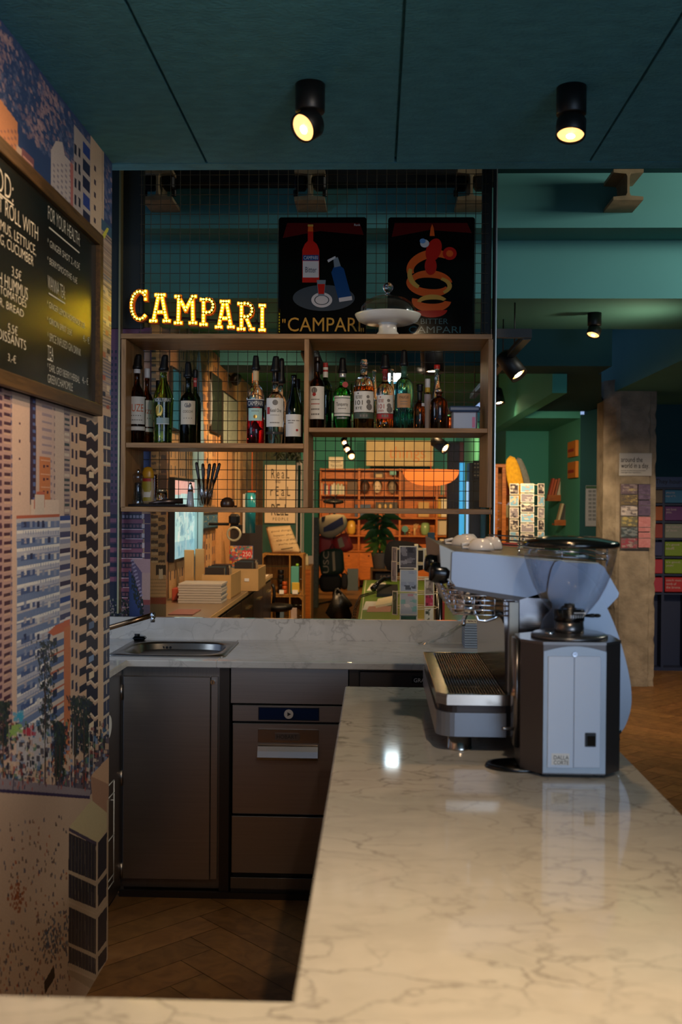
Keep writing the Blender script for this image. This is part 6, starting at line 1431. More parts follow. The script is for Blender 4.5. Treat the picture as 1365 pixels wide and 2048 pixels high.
g = G().sh(); c = P(595, 1130, 9.84); g.sphere(c, .016); tag(g.out('green_ball', M('#8cc43c')), 'small lime green ball on top of the teal box', 'ball')
for i in range(5):
    g = G().sh(); c = P(562, 1186-i*9.5, 9.90); g.lathe([(.028, 0), (.030, .008), (.030, .032), (.028, .040), (0, .040)], c, 18); tag(g.out('black_tin', BLACK), 'black tin in the tower at the left of the upper crate', 'tin', 'tower of black tins')
for i in range(3):
    g = G().sh(); c = P(570, 1187-i*8.5, 9.84); g.lathe([(.022, 0), (.024, .006), (.024, .028), (.022, .034), (0, .034)], c, 18); tag(g.out('orange_tin', M('#b8541c')), 'orange tin in the short tower of the upper crate', 'tin', 'tower of orange tins')
fb('price_card', 'white price card below the orange tins', 'price card', 559, 568, 1180, 1188, 9.796, .004, WHITE, 0); fb('price_card', 'white price card below the teal box', 'price card', 585, 596, 1180, 1188, 9.796, .004, WHITE, 0)
fb('grey_book', 'grey-blue book standing in the left half of the lower crate', 'book', 556, 568, 1222, 1259, 9.85, .05, M('#5f7484')); fb('framed_photo', 'small pale pink framed photo in the lower crate', 'picture frame', 582, 594, 1216, 1259, 9.85, .02, M('#b8a49c'))
t = thing('office_stool', 'black padded stool between desk and crates', 'stool', (P(556, 1210, 9.42).x, 9.42, 0)); c = P(556, 1222, 9.42)
g = G().sh(); g.lathe([(0, 0), (.10, 0), (.13, .015), (.14, .04), (.13, .06), (0, .075)], c, 24); g.out('seat', BLACK, t); g = G().sh(); g.cyl((c.x, 9.42, .05), c, .02); g.cyl((c.x, 9.42, 0), (c.x, 9.42, .05), .15, .05, 24); g.out('base', BLACK, t)
g = G().sh(); g.tube([P(546, 1212, 9.56), P(549, 1190, 9.56), P(548, 1176, 9.56), P(544, 1168, 9.56)], .016, 8); g.out('back_bracket', BLACK, t)
# white-framed glass door leaves and post
WM = mat('white_metal_frame', '#b9b2a6', .35, .3); GP = pane('far_glass', (.85, .88, .85), refl=.02)
for k, (x0, x1, y0, Y) in enumerate(((593, 604, 925, 10.9), (606, 628, 900, 12.2))):
    t = thing('glass_door_leaf', ('tall narrow' if k == 0 else 'wide')+' white-framed glass door leaf behind the '+('poster panel' if k == 0 else 'shelf divider'), 'glass door', (P((x0+x1)/2, 1100, Y).x, Y, 0)); a, b, _, z1 = q(x0, y0, x1, 1100, Y)
    g = G(); w_ = .014; g.box(a, a+w_, Y, Y+.04, .02, z1); g.box(b-w_, b, Y, Y+.04, .02, z1); g.box(a+w_, b-w_, Y, Y+.04, z1-.03, z1); g.box(a+w_, b-w_, Y, Y+.04, .0, .9 if k else .2); g.out('frame', WM if k == 0 else [WM], t); g = G(); g.box(a+w_, b-w_, Y+.018, Y+.022, .9 if k else .2, z1-.03); g.out('glass', GP, t)
t = thing('wooden_low_cupboard', 'honey wood low cupboard beside the crates with a white bottle on it', 'cupboard', (P(614, 1180, 11.6).x, 11.7, 0)); a, b, _, z1 = q(607, 1132, 623, 1200, 11.5)
g = G(); g.box(a, b, 11.5, 11.9, 0, z1, .004); g.out('body', HWD, t); g = G(); g.box(a+.01, b-.01, 11.49, 11.5, .1, z1-.04); g.out('door', HW, t)
g = G().sh(); c = P(614, 1131, 11.6); g.lathe([(.02, 0), (.022, .01), (.022, .09), (.008, .11), (.008, .13), (0, .13)], (c.x, 11.6, z1), 18); tag(g.out('lotion_bottle', M('#cfc49c', .4)), 'small cream pump bottle on the low cupboard', 'bottle')
fb('grey_post', 'grey painted post with peeling paint between door leaf and bag stand', 'post', 624, 637, 1035, None, 14.9, .2, mat('peeling_grey', '#6f7a72', .7, noise=.5, nscale=30)); bpy.data.objects['grey_post'].scale = (1, 1, 1)
# bag stand
YB2 = 15.4; c = P(668, 1205, YB2)
t = thing('bag_stand', 'black stand hung with sailcloth bags in front of the wooden wall unit', 'bag stand', (c.x, YB2, 0))
g = G().sh(); g.cyl((c.x, YB2, .02), (c.x, YB2, P(668, 1000, YB2).z), .02, n=12)
for a in (0, 90, 180, 270): g.tube([(c.x, YB2, .06), (c.x+.26*cos(R(a+20)), YB2+.26*sin(R(a+20)), .012)], .014, 8)
g.out('pole', BLACK, t); g = G().sh(); g.sphere(P(668, 1004, YB2), .10, 14, 8, sx=1.6, sz=.35); zt_ = P(668, 1000, YB2)
for dx in (-.16, -.06, .05, .15): g.tube([zt_+Vector((0, 0, .02)), zt_+Vector((dx, -.05, .08 if abs(dx) < .1 else -.02))], .010, 6)
g.out('hooks', BLACK, t)
def bag(name, label, pts, Y, m, d=.13, extra=None):
    o = [(P(x, y, Y).x, P(x, y, Y).z) for x, y in pts]; sp_ = smooth_pts(o, 3); cx_ = sum(p[0] for p in sp_)/len(sp_); cz_ = sum(p[1] for p in sp_)/len(sp_); n = len(sp_)
    t = thing(name, label, 'bag', (cx_, Y, min(p[1] for p in sp_)), 'bags on the stand'); g = G().sh(); vs = []; L_ = [(-.5, .55), (-.45, .85), (-.2, 1), (.2, 1), (.45, .85), (.5, .55)]
    for dy, s_ in L_: vs += [(cx_+(p[0]-cx_)*s_, Y+dy*d, cz_+(p[1]-cz_)*s_) for p in sp_]
    fs = [(j*n+i, j*n+(i+1) % n, (j+1)*n+(i+1) % n, (j+1)*n+i) for j in range(5) for i in range(n)]+[tuple(range(n-1, -1, -1)), tuple(range(5*n, 6*n))]
    g.add(vs, fs); g.out('bag_body', m, t)
    for nm, mm, pl in (extra or []):
        g = G(); g.prism([(P(x, y, Y).x, P(x, y, Y).z) for x, y in pl], 'y', Y-d*.5-.012, Y-d*.5+.03); g.out(nm, mm, t)
    g = G().sh(); top = max(sp_, key=lambda p: p[1]); g.tube([(cx_-.05, Y, top[1]-.03), (cx_, Y-.02, top[1]+.07), (cx_+.05, Y, top[1]-.03)], .008, 6); g.out('strap', BLACK, t)
NAV = M('#1d2a5c'); SAIL = mat('sailcloth', '#b5a98c', .6)
bag('sail_bag', 'cream and blue sailcloth bag, topmost on the stand', [(637, 1042), (652, 1031), (688, 1030), (694, 1052), (680, 1068), (660, 1076), (640, 1068)], YB2-.22, SAIL, .14, [('blue_stripe', NAV, [(648, 1055), (686, 1033), (688, 1048), (668, 1060), (648, 1064)]), ('buckle', BLACK, [(644, 1034), (652, 1032), (650, 1042), (645, 1044)])])
bag('sail_bag', 'red sailcloth bag hanging left on the stand', [(639, 1072), (664, 1074), (668, 1100), (655, 1112), (640, 1112)], YB2-.07, mat('red_sailcloth', '#a8241c', .5), .10)
bag('sail_bag', 'red and white sailcloth bag bulging right on the stand', [(668, 1078), (692, 1066), (704, 1085), (706, 1098), (690, 1104), (670, 1100)], YB2-.07, mat('red_sailcloth', '#a8241c', .5), .10, [('white_panel', SAIL, [(676, 1078), (684, 1073), (690, 1092), (680, 1096)])])
bag('sail_bag', 'dark green bag with white lettering hanging low on the stand', [(642, 1104), (682, 1098), (688, 1120), (686, 1146), (650, 1150), (641, 1140)], YB2-.20, mat('green_sailcloth', '#14301f', .6), .12, [('white_stripe', SAIL, [(665, 1104), (670, 1102), (672, 1140), (667, 1142)])])
tb = bpy.data.objects['sail_bag.003']; g = G(); v, f = text_geo('USC'); cc = P(658, 1146, YB2-.275); g.add([(cc.x-b*.085, YB2-.275, cc.z+a*.32) for a, b in v], f); g.out('lettering', SAIL, tb)
bag('sail_bag', 'black bag at the bottom of the stand', [(642, 1150), (680, 1150), (682, 1178), (660, 1184), (642, 1180)], YB2-.08, mat('black_canvas', '#0d0c0b', .7), .10)
bag('paper_bag', 'flat dark grey carrier bag at the right foot of the stand', [(684, 1148), (695, 1150), (695, 1176), (683, 1176)], YB2-.02, M('#3a3230'), .05)
fb('blue_grey_box', 'flat blue-grey box on the floor in front of the wooden unit', 'box', 695, 717, 1138, None, 17.9, .12, M('#3a4a58'))
# jacket on a chair
t = thing('black_jacket', 'black jacket draped over a chair back in the aisle', 'jacket', P(678, 1237, 9.0)); g = G().sh()
pts = [(674, 1178), (684, 1186), (700, 1204), (705, 1212), (698, 1216), (704, 1232), (700, 1262), (660, 1262), (662, 1238), (651, 1226), (664, 1200), (670, 1180)]
g.prism([(P(x, y, 9.0).x, P(x, y, 9.0).z) for x, y in pts], 'y', 9.0, 9.10); g.out('body', mat('black_leather', '#141310', .38, bump=.6, bscale=18), t); g = G().sh(); g.tube([P(672, 1180, 8.99), P(676, 1177, 8.99), P(684, 1187, 8.99)], .008, 6); g.out('collar', M('#3a3630'), t)
t = thing('aisle_chair', 'dark chair hidden under the black jacket', 'chair', (P(682, 1237, 9.06).x, 9.3, 0)); xc0 = P(682, 1237, 9.06).x
g = G(); g.box(xc0-.19, xc0+.17, 9.10, 9.5, .42, .46, .01); g.out('seat', BLACK, t); g = G(); g.box(xc0-.08, xc0+.06, 9.11, 9.13, .46, P(680, 1200, 9.1).z); g.out('backrest', BLACK, t)
for sx in (-.17, .15):
    for yy in (9.13, 9.47): g = G().sh(); g.cyl((xc0+sx, yy, 0), (xc0+sx, yy, .42), .012, n=8); g.out('leg', BLACK, t)
# honey wood wall unit
YW = 18.3
def wx(px): return P(px, 1000, YW).x
def wz(py): return P(780, py, YW).z
t = thing('wall_unit', 'wide honey-coloured wooden shelf unit along the far wall', 'shelf unit', (wx(785), YW+.2, 0))
g = G(); w_ = .025; g.box(wx(640), wx(935), YW+.36, YW+.40, 0.03, wz(937)); g.out('back_panel', HW, t)
g = G()
for py in (939, 991, 1036, 1072, 1103): g.box(wx(640)+w_, wx(935)-w_, YW+(.0 if py > 1000 else .08), YW+.36, wz(py)-w_/2, wz(py)+w_/2)
g.box(wx(640)+w_, wx(800), YW+.06, YW+.36, wz(957)-w_/3, wz(957)+w_/3); g.out('boards', HW, t)
g = G()
for px in (640, 718, 800, 874, 933): g.box(wx(px)-(.0 if px == 640 else w_/2), wx(px)+w_*.9, YW+.02, YW+.36, .03, wz(937))
g.out('uprights', HW, t)
for a, b in ((641, 680), (680, 718), (718, 760), (760, 800), (800, 874), (874, 933)):
    g = G(); g.box(wx(a)+.02, wx(b)-.01, YW, YW+.02, wz(1160), wz(1106), .003); d = g.out('cupboard_door', HW, t); g = G().sh(); g.sphere(((wx(a)+wx(b))/2, YW-.01, wz(1112)), .014, 10, 6); g.out('knob', BLACK, d)
def far(name, label, cat, px0, px1, y0, y1, m, d=.12, Y=YW+.10, group=None, bev=.004):
    return fb(name, label, cat, px0, px1, y0, y1, Y, d, m, bev, group)
cols = ['#c8bfa8', '#b8622c', '#2c4468', '#d0c8b8', '#a83428', '#3a6a8c', '#d8d4c4', '#cfcabc', '#c2bca8', '#9cae94', '#dad2c0', '#b0b8a8', '#c9c0ac']
x = 642
for i, cl in enumerate(cols):
    w_ = 2.6+(i*37 % 5)*.35; h_ = (i*53 % 7); far('book', 'book in the row at the left of the upper shelf of the wooden unit', 'book', x, x+w_, 966+h_, 989.5, M(cl), .18, group='books in the left bay of the wooden unit', bev=.002); x += w_+.4
def fsign(name, label, cat, px0, px1, y0, y1, Y, d, m, items, ink=INK):
    t = thing(name, label, cat, P((px0+px1)/2, y1, Y)); g = G(); qb(g, px0, y0, px1, y1, Y, d, .004); g.out('panel', m, t); g = G()
    for s_, a, b, c, e in items: o = P(a, e, Y-.003); text(g, s_, o, (1, 0, 0), (0, 0, 1), P(b, e, Y).x-o.x, P(a, c, Y).z-o.z)
    g.out('lettering', ink, t); return t
fsign('light_box', 'small white letter board standing on the top left of the wooden unit', 'letter board', 658, 687, 914, 937, YW+.1, .06, M('#cfcab8'), (('MODERN', 662, 682, 922, 926), ('TEA ROOM', 661, 685, 929, 934)))
fsign('painted_sign', 'big cream painted wooden sign with faded lettering above the wooden unit', 'sign', 733, 867, 881, 932, YW+.02, .03, mat('cream_painted_wood', '#b5a47c', .6, noise=.2, nscale=5), (('things', 778, 851, 893, 924),), M('#b8783c'))
for i, (px, py, c_, lab) in enumerate(((730, 976, '#4a2a18', 'dark brown'), (755, 974, '#c8b49c', 'pale faced black-haired'), (785, 975, '#7a6a5a', 'grey'))):
    t = thing('carved_mask', lab+' oval carved mask on the upper shelf of the wooden unit', 'mask', (wx(px), YW+.15, wz(990)), 'carved masks on the wooden unit'); z = wz(py); g = G().sh(); g.sphere((wx(px), YW+.18, z), .085, 18, 12, sx=.85, sy=.45, sz=1.3); g.out('face', M(c_, .5), t)
    g = G().sh(); g.sphere((wx(px), YW+.20, z+.03), .09, 18, 10, sx=.95, sy=.45, sz=1.25); g.out('hair', M('#1a120c'), t); g = G()
    for sx in (-1, 1): g.box(wx(px)+sx*.028-.012, wx(px)+sx*.028+.012, YW+.125, YW+.145, z+.008, z+.018)
    g.box(wx(px)-.018, wx(px)+.018, YW+.125, YW+.145, z-.052, z-.042); g.out('features', INK, t)
far('framed_plate', 'small black framed picture lying above the pale mask', 'picture frame', 748, 768, 944, 956, M('#2a1c14'), .02); far('oval_plate', 'pale plate inside the black frame above the mask', 'plate', 752, 765, 948, 955, M('#b49a70'), .01, YW+.09)
far('dark_photo', 'dark photo leaning in the second bay of the wooden unit', 'photo', 695, 716, 963, 989, M('#4a3420'), .02); far('turquoise_box', 'little turquoise box on the upper board of the wooden unit', 'box', 780, 793, 940, 950, M('#5a9c9c'), .05)
far('blue_sign', 'blue box with white figures on the middle shelf of the wooden unit', 'box', 710, 742, 1009, 1034, M('#2c4468'), .08); far('egg_tray', 'dark box with three pale ovals on the middle shelf', 'box', 751, 796, 1004, 1020, M('#2a2420'), .06)
for k in range(3):
    g = G().sh(); c = P(760+k*11, 1013, YW+.09); g.sphere(c, .035, 14, 10, sx=.8, sy=.4, sz=1.3); tag(g.out('soap_egg', M('#c8a468')), 'pale oval soap in the dark box on the middle shelf', 'soap', 'pale ovals in the dark box')
far('brown_card', 'tan card standing on the middle shelf of the wooden unit', 'card', 837, 859, 1004, 1034, M('#b08c50'), .02); far('yellow_spine_book', 'tall white book with a yellow spine at the right of the unit', 'book', 875, 882, 998, 1034, M('#c8a028')); far('white_book', 'tall white book right of the yellow spine book', 'book', 883, 902, 998, 1034, M('#cfc6b0')); far('white_paper_stack', 'white sheets hanging at the right bay of the unit', 'paper', 875, 898, 1040, 1070, M('#b8ac98'))
for k in range(9): far('book', 'book in the row at the right bay of the wooden unit', 'book', 878+k*4.1, 881.4+k*4.1, 966+(k*3 % 6), 989.5, M(['#c8783c', '#3c6a5c', '#c8b890', '#8c3c2c', '#d0c4a0', '#5a7a4c', '#b85c2c', '#c8c0a0', '#2c4a5c'][k]), .16, group='books in the right bay of the wooden unit', bev=.002)
def vase(name, label, px, hw_, ytop, ybase, m, prof, cat='vase'):
    r_ = (wx(px+hw_)-wx(px-hw_))/2; z0 = wz(ybase)+.013; H_ = wz(ytop)-z0; g = G().sh(); g.lathe([(a*r_, b*H_) for a, b in prof], (wx(px), YW+.16, z0), 24); return tag(g.out(name, m), label, cat)
vase('yellow_vase', 'round yellow vase at the left of the lower shelf', 703, 9, 1041, 1072, M('#c89c3c', .3), [(.5, 0), (.9, .15), (1, .5), (.85, .85), (.4, 1), (0, 1)])
vase('cactus_vase', 'green cactus-shaped ceramic vase on the lower shelf', 852.5, 9.5, 1045, 1072, mat('cactus_glaze', '#7f9c6c', .25), [(.55, 0), (.85, .1), (1, .4), (1, .7), (.8, .93), (.45, 1), (0, .97)])
t = thing('wooden_hand', 'pale wooden hand model on the lower shelf left of the cactus vase', 'hand model', (wx(831), YW+.15, wz(1072)+.013)); g = G().sh(); b0 = Vector((wx(831), YW+.15, wz(1072)+.013)); Hh = wz(1047)-b0.z
g.tube([b0, b0+Vector((0, 0, Hh*.35)), b0+Vector((0, 0, Hh*.6))], .02, 10, radii=[.024, .015, .026])
for k in range(4): g.tube([b0+Vector((-.016+.011*k, 0, Hh*.58)), b0+Vector((-.014+.018*k, 0, Hh*(.8+.05*(k == 1)))), b0+Vector((-.008+.026*k, -.01, Hh*(.95+.05*(k == 1))))], .006, 6)
g.tube([b0+Vector((.018, 0, Hh*.48)), b0+Vector((.042, 0, Hh*.62)), b0+Vector((.050, 0, Hh*.75))], .0065, 6); g.out('hand', M('#c8a878'), t)
g = G().sh(); c = Vector((wx(811.5), YW+.14, wz(1058))); g.cyl(c, c+Vector((0, .015, 0)), .058, n=24); g.cyl((c.x, c.y+.01, wz(1072)+.013), (c.x, c.y+.01, c.z-.05), .008); tag(g.out('teal_disc', M('#3c7c74', .3)), 'round teal plate on a small stand on the lower shelf', 'plate')
for px in (802, 820): g = G().sh(); c = Vector((wx(px), YW+.15, wz(1072)+.013)); g.lathe([(.025, 0), (.008, .02), (.008, .10), (.018, .12), (0, .15)], c, 14); tag(g.out('brass_candlestick', mat('brass', '#c89c4c', .25, .9)), 'little brass candlestick '+('left' if px == 802 else 'right')+' of the round teal plate', 'candlestick')
# plant on crate with black box
t = thing('plant_crate', 'light wooden crate carrying the potted plant, holding a black lettered box', 'crate', (P(765, 1165, 14.5).x, 14.6, 0)); a, b, z0, z1 = q(741, 1138, 800, 1165, 14.5)
g = G(); g.box(a, b, 14.5, 14.9, z1-.03, z1); g.box(a, a+.03, 14.5, 14.9, 0, z1-.03); g.box(b-.03, b, 14.5, 14.9, 0, z1-.03); g.box(a+.03, b-.03, 14.88, 14.9, 0, z1-.03); g.out('frame', HWD, t)
fsign('black_box', 'black box lettered 50 inside the crate under the plant', 'box', 751, 792, 1147, 1163, 14.46, .3, BLACK, (('50 Fe', 761, 786, 1151, 1158),), M('#b8a080'))
c = P(759, 1138, 14.6); pz = z1
t = thing('potted_plant', 'leafy green houseplant in a grey pot on the light crate', 'plant', (c.x, 14.6, pz)); g = G().sh(); rp = .125
g.lathe([(.075, 0), (.085, .01), (.115, .20), (.12, .22), (.11, .22), (.10, .19), (0, .19)], (c.x, 14.6, pz), 24); g.out('pot', M('#8a8276', .6), t)
def leaf(g, base, tip, w_, droop=.1, n=5):
    base, tip = Vector(base), Vector(tip); d = tip-base; s_ = d.cross(Vector((0, 1, .3))).normalized()*w_; vs = []; fs = []
    for i in range(n+1):
        u = i/n; p = base+d*u+Vector((0, 0, -droop*u*u)); k = sin(pi*min(.98, u*.9+.08)); vs += [p-s_*k, p+Vector((0, -.012, 0))*k, p+s_*k]
    for i in range(n): k = i*3; fs += [(k, k+1, k+4, k+3), (k+1, k+2, k+5, k+4)]
    g.add(vs, fs)
q_ = random.Random(8); g = G().sh(); gst = G().sh()
for i in range(110):
    an = q_.uniform(0, 2*pi); h_ = q_.uniform(.05, .72)**1; rad_ = q_.uniform(.04, .20)*(1.2 if h_ < .3 else .8+.5*(h_ > .5)); b0 = Vector((c.x+cos(an)*.03, 14.6+sin(an)*.03, pz+.2+h_*.75)); tp = b0+Vector((cos(an)*rad_, sin(an)*rad_*.7, q_.uniform(-.08, .14)))
    g.mi(0 if h_ > .28 else 1); leaf(g, b0, tp, q_.uniform(.022, .038), .05)
for i in range(7): an = i*.9; gst.tube([(c.x, 14.6, pz+.18), (c.x+cos(an)*.05, 14.6+sin(an)*.04, pz+.5), (c.x+cos(an)*.08, 14.6, pz+.85)], .006, 5)
g.out('leaves', [M('#2c5a24', .4), M('#6f9c34', .4)], t, normals=False); gst.out('stems', M('#3c5a2c'), t)
g = G().sh()
for s_ in (-1, 1): 
    for k in range(3): b0 = Vector((c.x+s_*.05, 14.55, pz+.75-.1*k)); leaf(g, b0, b0+Vector((s_*(.28-.05*k), 0, .06-.05*k)), .05, .12)
g.out('long_leaves', M('#2f6428', .35), t, normals=False)
# plant above the poster
t = thing('hanging_plant', 'dark trailing plant hanging above the poster panel', 'plant', P(580, 925, 10.6)); g = G().sh()
for i in range(70): b0 = P(q_.uniform(556, 604), q_.uniform(900, 918), 10.6+q_.uniform(-.1, .1)); leaf(g, b0, b0+Vector((q_.uniform(-.07, .07), q_.uniform(-.03, .03), q_.uniform(-.10, .02))), .014, .02, 3)
g.out('leaves', M('#1c2a16', .5), t, normals=False); g = G().sh(); cc = P(580, 904, 10.6); g.lathe([(0, 0), (.09, .01), (.11, .08), (.10, .09), (0, .08)], (cc.x, 10.6, cc.z), 20); g.tube([(cc.x, 10.6, cc.z+.08), (cc.x, 10.6, 2.82)], .003, 5); g.out('hanging_pot', BLACK, t)
# orange lamp shade
t = thing('orange_pendant_shade', 'wide glowing orange fabric shade hanging before the wooden unit', 'lamp shade', P(862, 972, 11.8)); c = P(862, 972, 11.8); ztop = P(862, 940, 11.8).z; H_ = ztop-c.z; g = G().sh(); rr = .30
n = 30; pr = []
for i in range(8): u = i/7; pr.append((rr*sin(u*pi/2)**.8, H_*(u**1.8)))
g.lathe(pr, (c.x, 11.8, c.z), 36, sx=1.08, sy=.7)
ms = mat('orange_shade', '#d8581c', .7, emit=(1.0, .20, .03), estr=.75); g.out('shade', ms, t)
g = G().sh()
for k in range(5): x = -.26+.13*k; g.tube([(c.x+x*.3, 11.8-.02, c.z-.002), (c.x+x*.8, 11.8-.17*(1-(abs(x)/.3)), c.z+H_*.5), (c.x+x*1.15, 11.8-.10, ztop+.002)], .004, 5)
g.tube([(c.x, 11.8, ztop-.05), (c.x, 11.8, 2.82)], .004, 5); g.out('ribs', I_O, t)
# green desk with papers and telephone
ZG = .75; GRN = mat('green_desk_top', '#5a7a28', .3)
ya, yb = 6.6, PZ(727, 1160, ZG).y; xa0 = PZ(716, 1236, ZG).x
t = thing('green_counter', 'long bright green topped counter in the middle of the shop', 'counter', (.5, 8.5, 0))
g = G(); g.box(xa0, .95, ya, yb, ZG-.03, ZG, .004); g.out('top', GRN, t); g = G(); g.box(xa0+.03, .9, ya+.03, yb-.03, 0, ZG-.031); g.out('base', M('#3c2e20'), t)
g = G(); g.box(xa0+.02, xa0+.026, ya+.05, yb-.05, ZG+.0002, ZG+.002); g.out('stud_line', M('#c8c8a0', .3), t)
def onz(px, py, z=ZG): return PZ(px, py, z)
t = thing('telephone', 'black desk telephone with a coiled cord on the green counter', 'telephone', onz(775, 1190)); c = onz(775, 1192); g = G(); g.prism([(c.y-.12, ZG+.001), (c.y+.12, ZG+.001), (c.y+.12, ZG+.09), (c.y-.12, ZG+.03)], 'x', c.x-.09, c.x+.09); g.out('base', BLACK, t)
g = G().sh(); g.tube([(c.x-.12, c.y-.13, ZG+.07), (c.x-.08, c.y-.06, ZG+.115), (c.x-.03, c.y+.04, ZG+.14), (c.x+.03, c.y+.12, ZG+.135)], .02, 10, radii=[.028, .018, .018, .028]); g.out('handset', BLACKP, t)
g = G().sh(); pts = []; A = onz(752, 1188); B_ = onz(722, 1196); 
path = [onz(754, 1188)+Vector((0, 0, .02)), onz(736, 1192)+Vector((0, 0, .015)), onz(722, 1200)+Vector((0, 0, .03)), Vector((xa0-.03, onz(716, 1215).y, ZG+.0)), Vector((xa0-.035, ya+.25, ZG-.06)), Vector((xa0-.03, ya+.02, ZG-.14))]
for i in range(260):
    u = i/259*(len(path)-1); k = min(int(u), len(path)-2); p = path[k].lerp(path[k+1], u-k); a = i*.9; pts.append(p+Vector((cos(a)*.011, 0, sin(a)*.011)))
g.tube(pts, .0028, 5); g.out('coiled_cord', BLACK, t)
def paper(name, label, quadpx, z, m, h=.004):
    pts = [onz(x, y) for x, y in quadpx]; g = G(); g.prism([(p.x, p.y) for p in pts], 'z', ZG+z, ZG+z+h); return tag(g.out(name, m), label, 'paper')
paper('printed_flyer', 'white flyer with a blue mark at the far end of the green counter', [(734, 1182), (772, 1182), (772, 1166), (744, 1168)], .001, M('#c8c4b8')); paper('blue_mark_card', 'small blue and white card lying on the far flyer', [(752, 1178), (768, 1178), (768, 1170), (756, 1171)], .006, M('#2c5c94'))
paper('white_folder', 'flat white folder at the front of the green counter', [(726, 1220), (750, 1220), (756, 1204), (732, 1204)], .001, M('#c8c8c4')); t_ = paper('open_notebook', 'open lined notebook on the green counter', [(752, 1218), (784, 1212), (786, 1198), (756, 1204)], .008, M('#d8cca8'), .018); paper('pink_notebook', 'dull pink notebook under the open lined notebook', [(734, 1224), (782, 1224), (784, 1214), (738, 1215)], .001, M('#a87c6c'), .007)
# swivel chair back behind the counter
t = thing('shop_chair', 'dark padded swivel chair behind the postcard rack', 'chair', (P(812, 1130, 11.2).x, 11.2, 0)); g = G().sh(); vs = smooth_pts([(P(x, y, 11.2).x, P(x, y, 11.2).z) for x, y in ((774, 1090), (800, 1082), (840, 1090), (852, 1112), (846, 1140), (775, 1140))], 3); g.prism(vs, 'y', 11.2, 11.32); g.out('backrest', mat('navy_fabric', '#10141c', .8), t); g = G().sh(); cx_ = P(812, 1130, 11.2).x; g.lathe([(0, 0), (.25, .01), (.26, .06), (0, .08)], (cx_, 11.0, .45), 24); g.out('seat', mat('navy_fabric', '#10141c', .8), t); g = G().sh(); g.cyl((cx_, 11.0, .03), (cx_, 11.0, .45), .03); g.cyl((cx_, 11.0, 0), (cx_, 11.0, .03), .28, .2, 20); g.cyl((cx_, 11.2, .47), (cx_, 11.26, P(812, 1135, 11.2).z), .02); g.out('base', BLACK, t)
# postcard stands
WIRE = mat('cream_wire', '#c8bda0', .4)
def card(parent_label, px0, px1, y0, y1, Y, cols, seed, tilt=0.0, dy=0.0, lab=None, group=None, cat='postcard', yaw=0.0):
    c0 = P((px0+px1)/2, y1, Y); w_ = (P(px1, y1, Y).x-P(px0, y1, Y).x); h_ = P(px0, y0, Y).z-P(px0, y1, Y).z
    t = thing('postcard', lab, cat, c0, group); cs, sn = cos(yaw), sin(yaw)
    T = lambda x, y, z: (c0.x+x*cs-y*sn, c0.y+x*sn+y*cs+z*tilt, c0.z+z)
    g = G(); n0 = len(g.v); g.box(-w_/2, w_/2, 0, .003, 0, h_); g.v = [T(*v) for v in g.v]; g.out('card', M('#cfc6b4'), t)
    r = Raster(-w_/2+.006, w_/2-.006, .006, h_-.006, 14, 18, cols[0]); q2 = random.Random(seed); du, dv = r.u1-r.u0, r.v1-r.v0
    for i in range(16): u, v = r.u0+q2.random()*du, r.v0+q2.random()*dv; r.poly([(u, v), (u+du*.3, v), (u+du*.25, v+dv*.22), (u-.1*du, v+dv*.2)], q2.choice(cols), .8)
    r.sheet('print', lambda u, v: (c0.x+u*cs+.0008*sn, c0.y+u*sn-.0008*cs+v*tilt, c0.z+v), PRT, t)
def stand(name, label, cxp, Y, zbase, ztop, r_=.12):
    x = P(cxp, 1100, Y).x; t = thing(name, label, 'postcard stand', (x, Y, zbase)); g = G().sh(); g.cyl((x, Y, zbase+.01), (x, Y, ztop), .012, n=12); g.cyl((x, Y, zbase), (x, Y, zbase+.012), .17, .16, 24); g.out('pole', WIRE, t)
    g = G().sh(); z = zbase+.25
    while z < ztop:
        g.tube([(x+r_*cos(R(k)), Y+r_*sin(R(k)), z) for k in range(0, 360, 30)], .003, 5, closed=True)
        for k in range(4): a = R(90*k+45); g.cyl((x, Y, z), (x+r_*cos(a), Y+r_*sin(a), z), .0025, n=5)
        z += .085
    g.out('wire_pockets', WIRE, t); return t
YK = 5.85; stand('postcard_stand', 'tall cream wire postcard stand just behind the marble upstand', 833, YK+.16, 0, P(833, 1088, YK+.16).z, .13)
BW = ['#4a4448', '#2a262a', '#6f686c', '#8a8488']; 
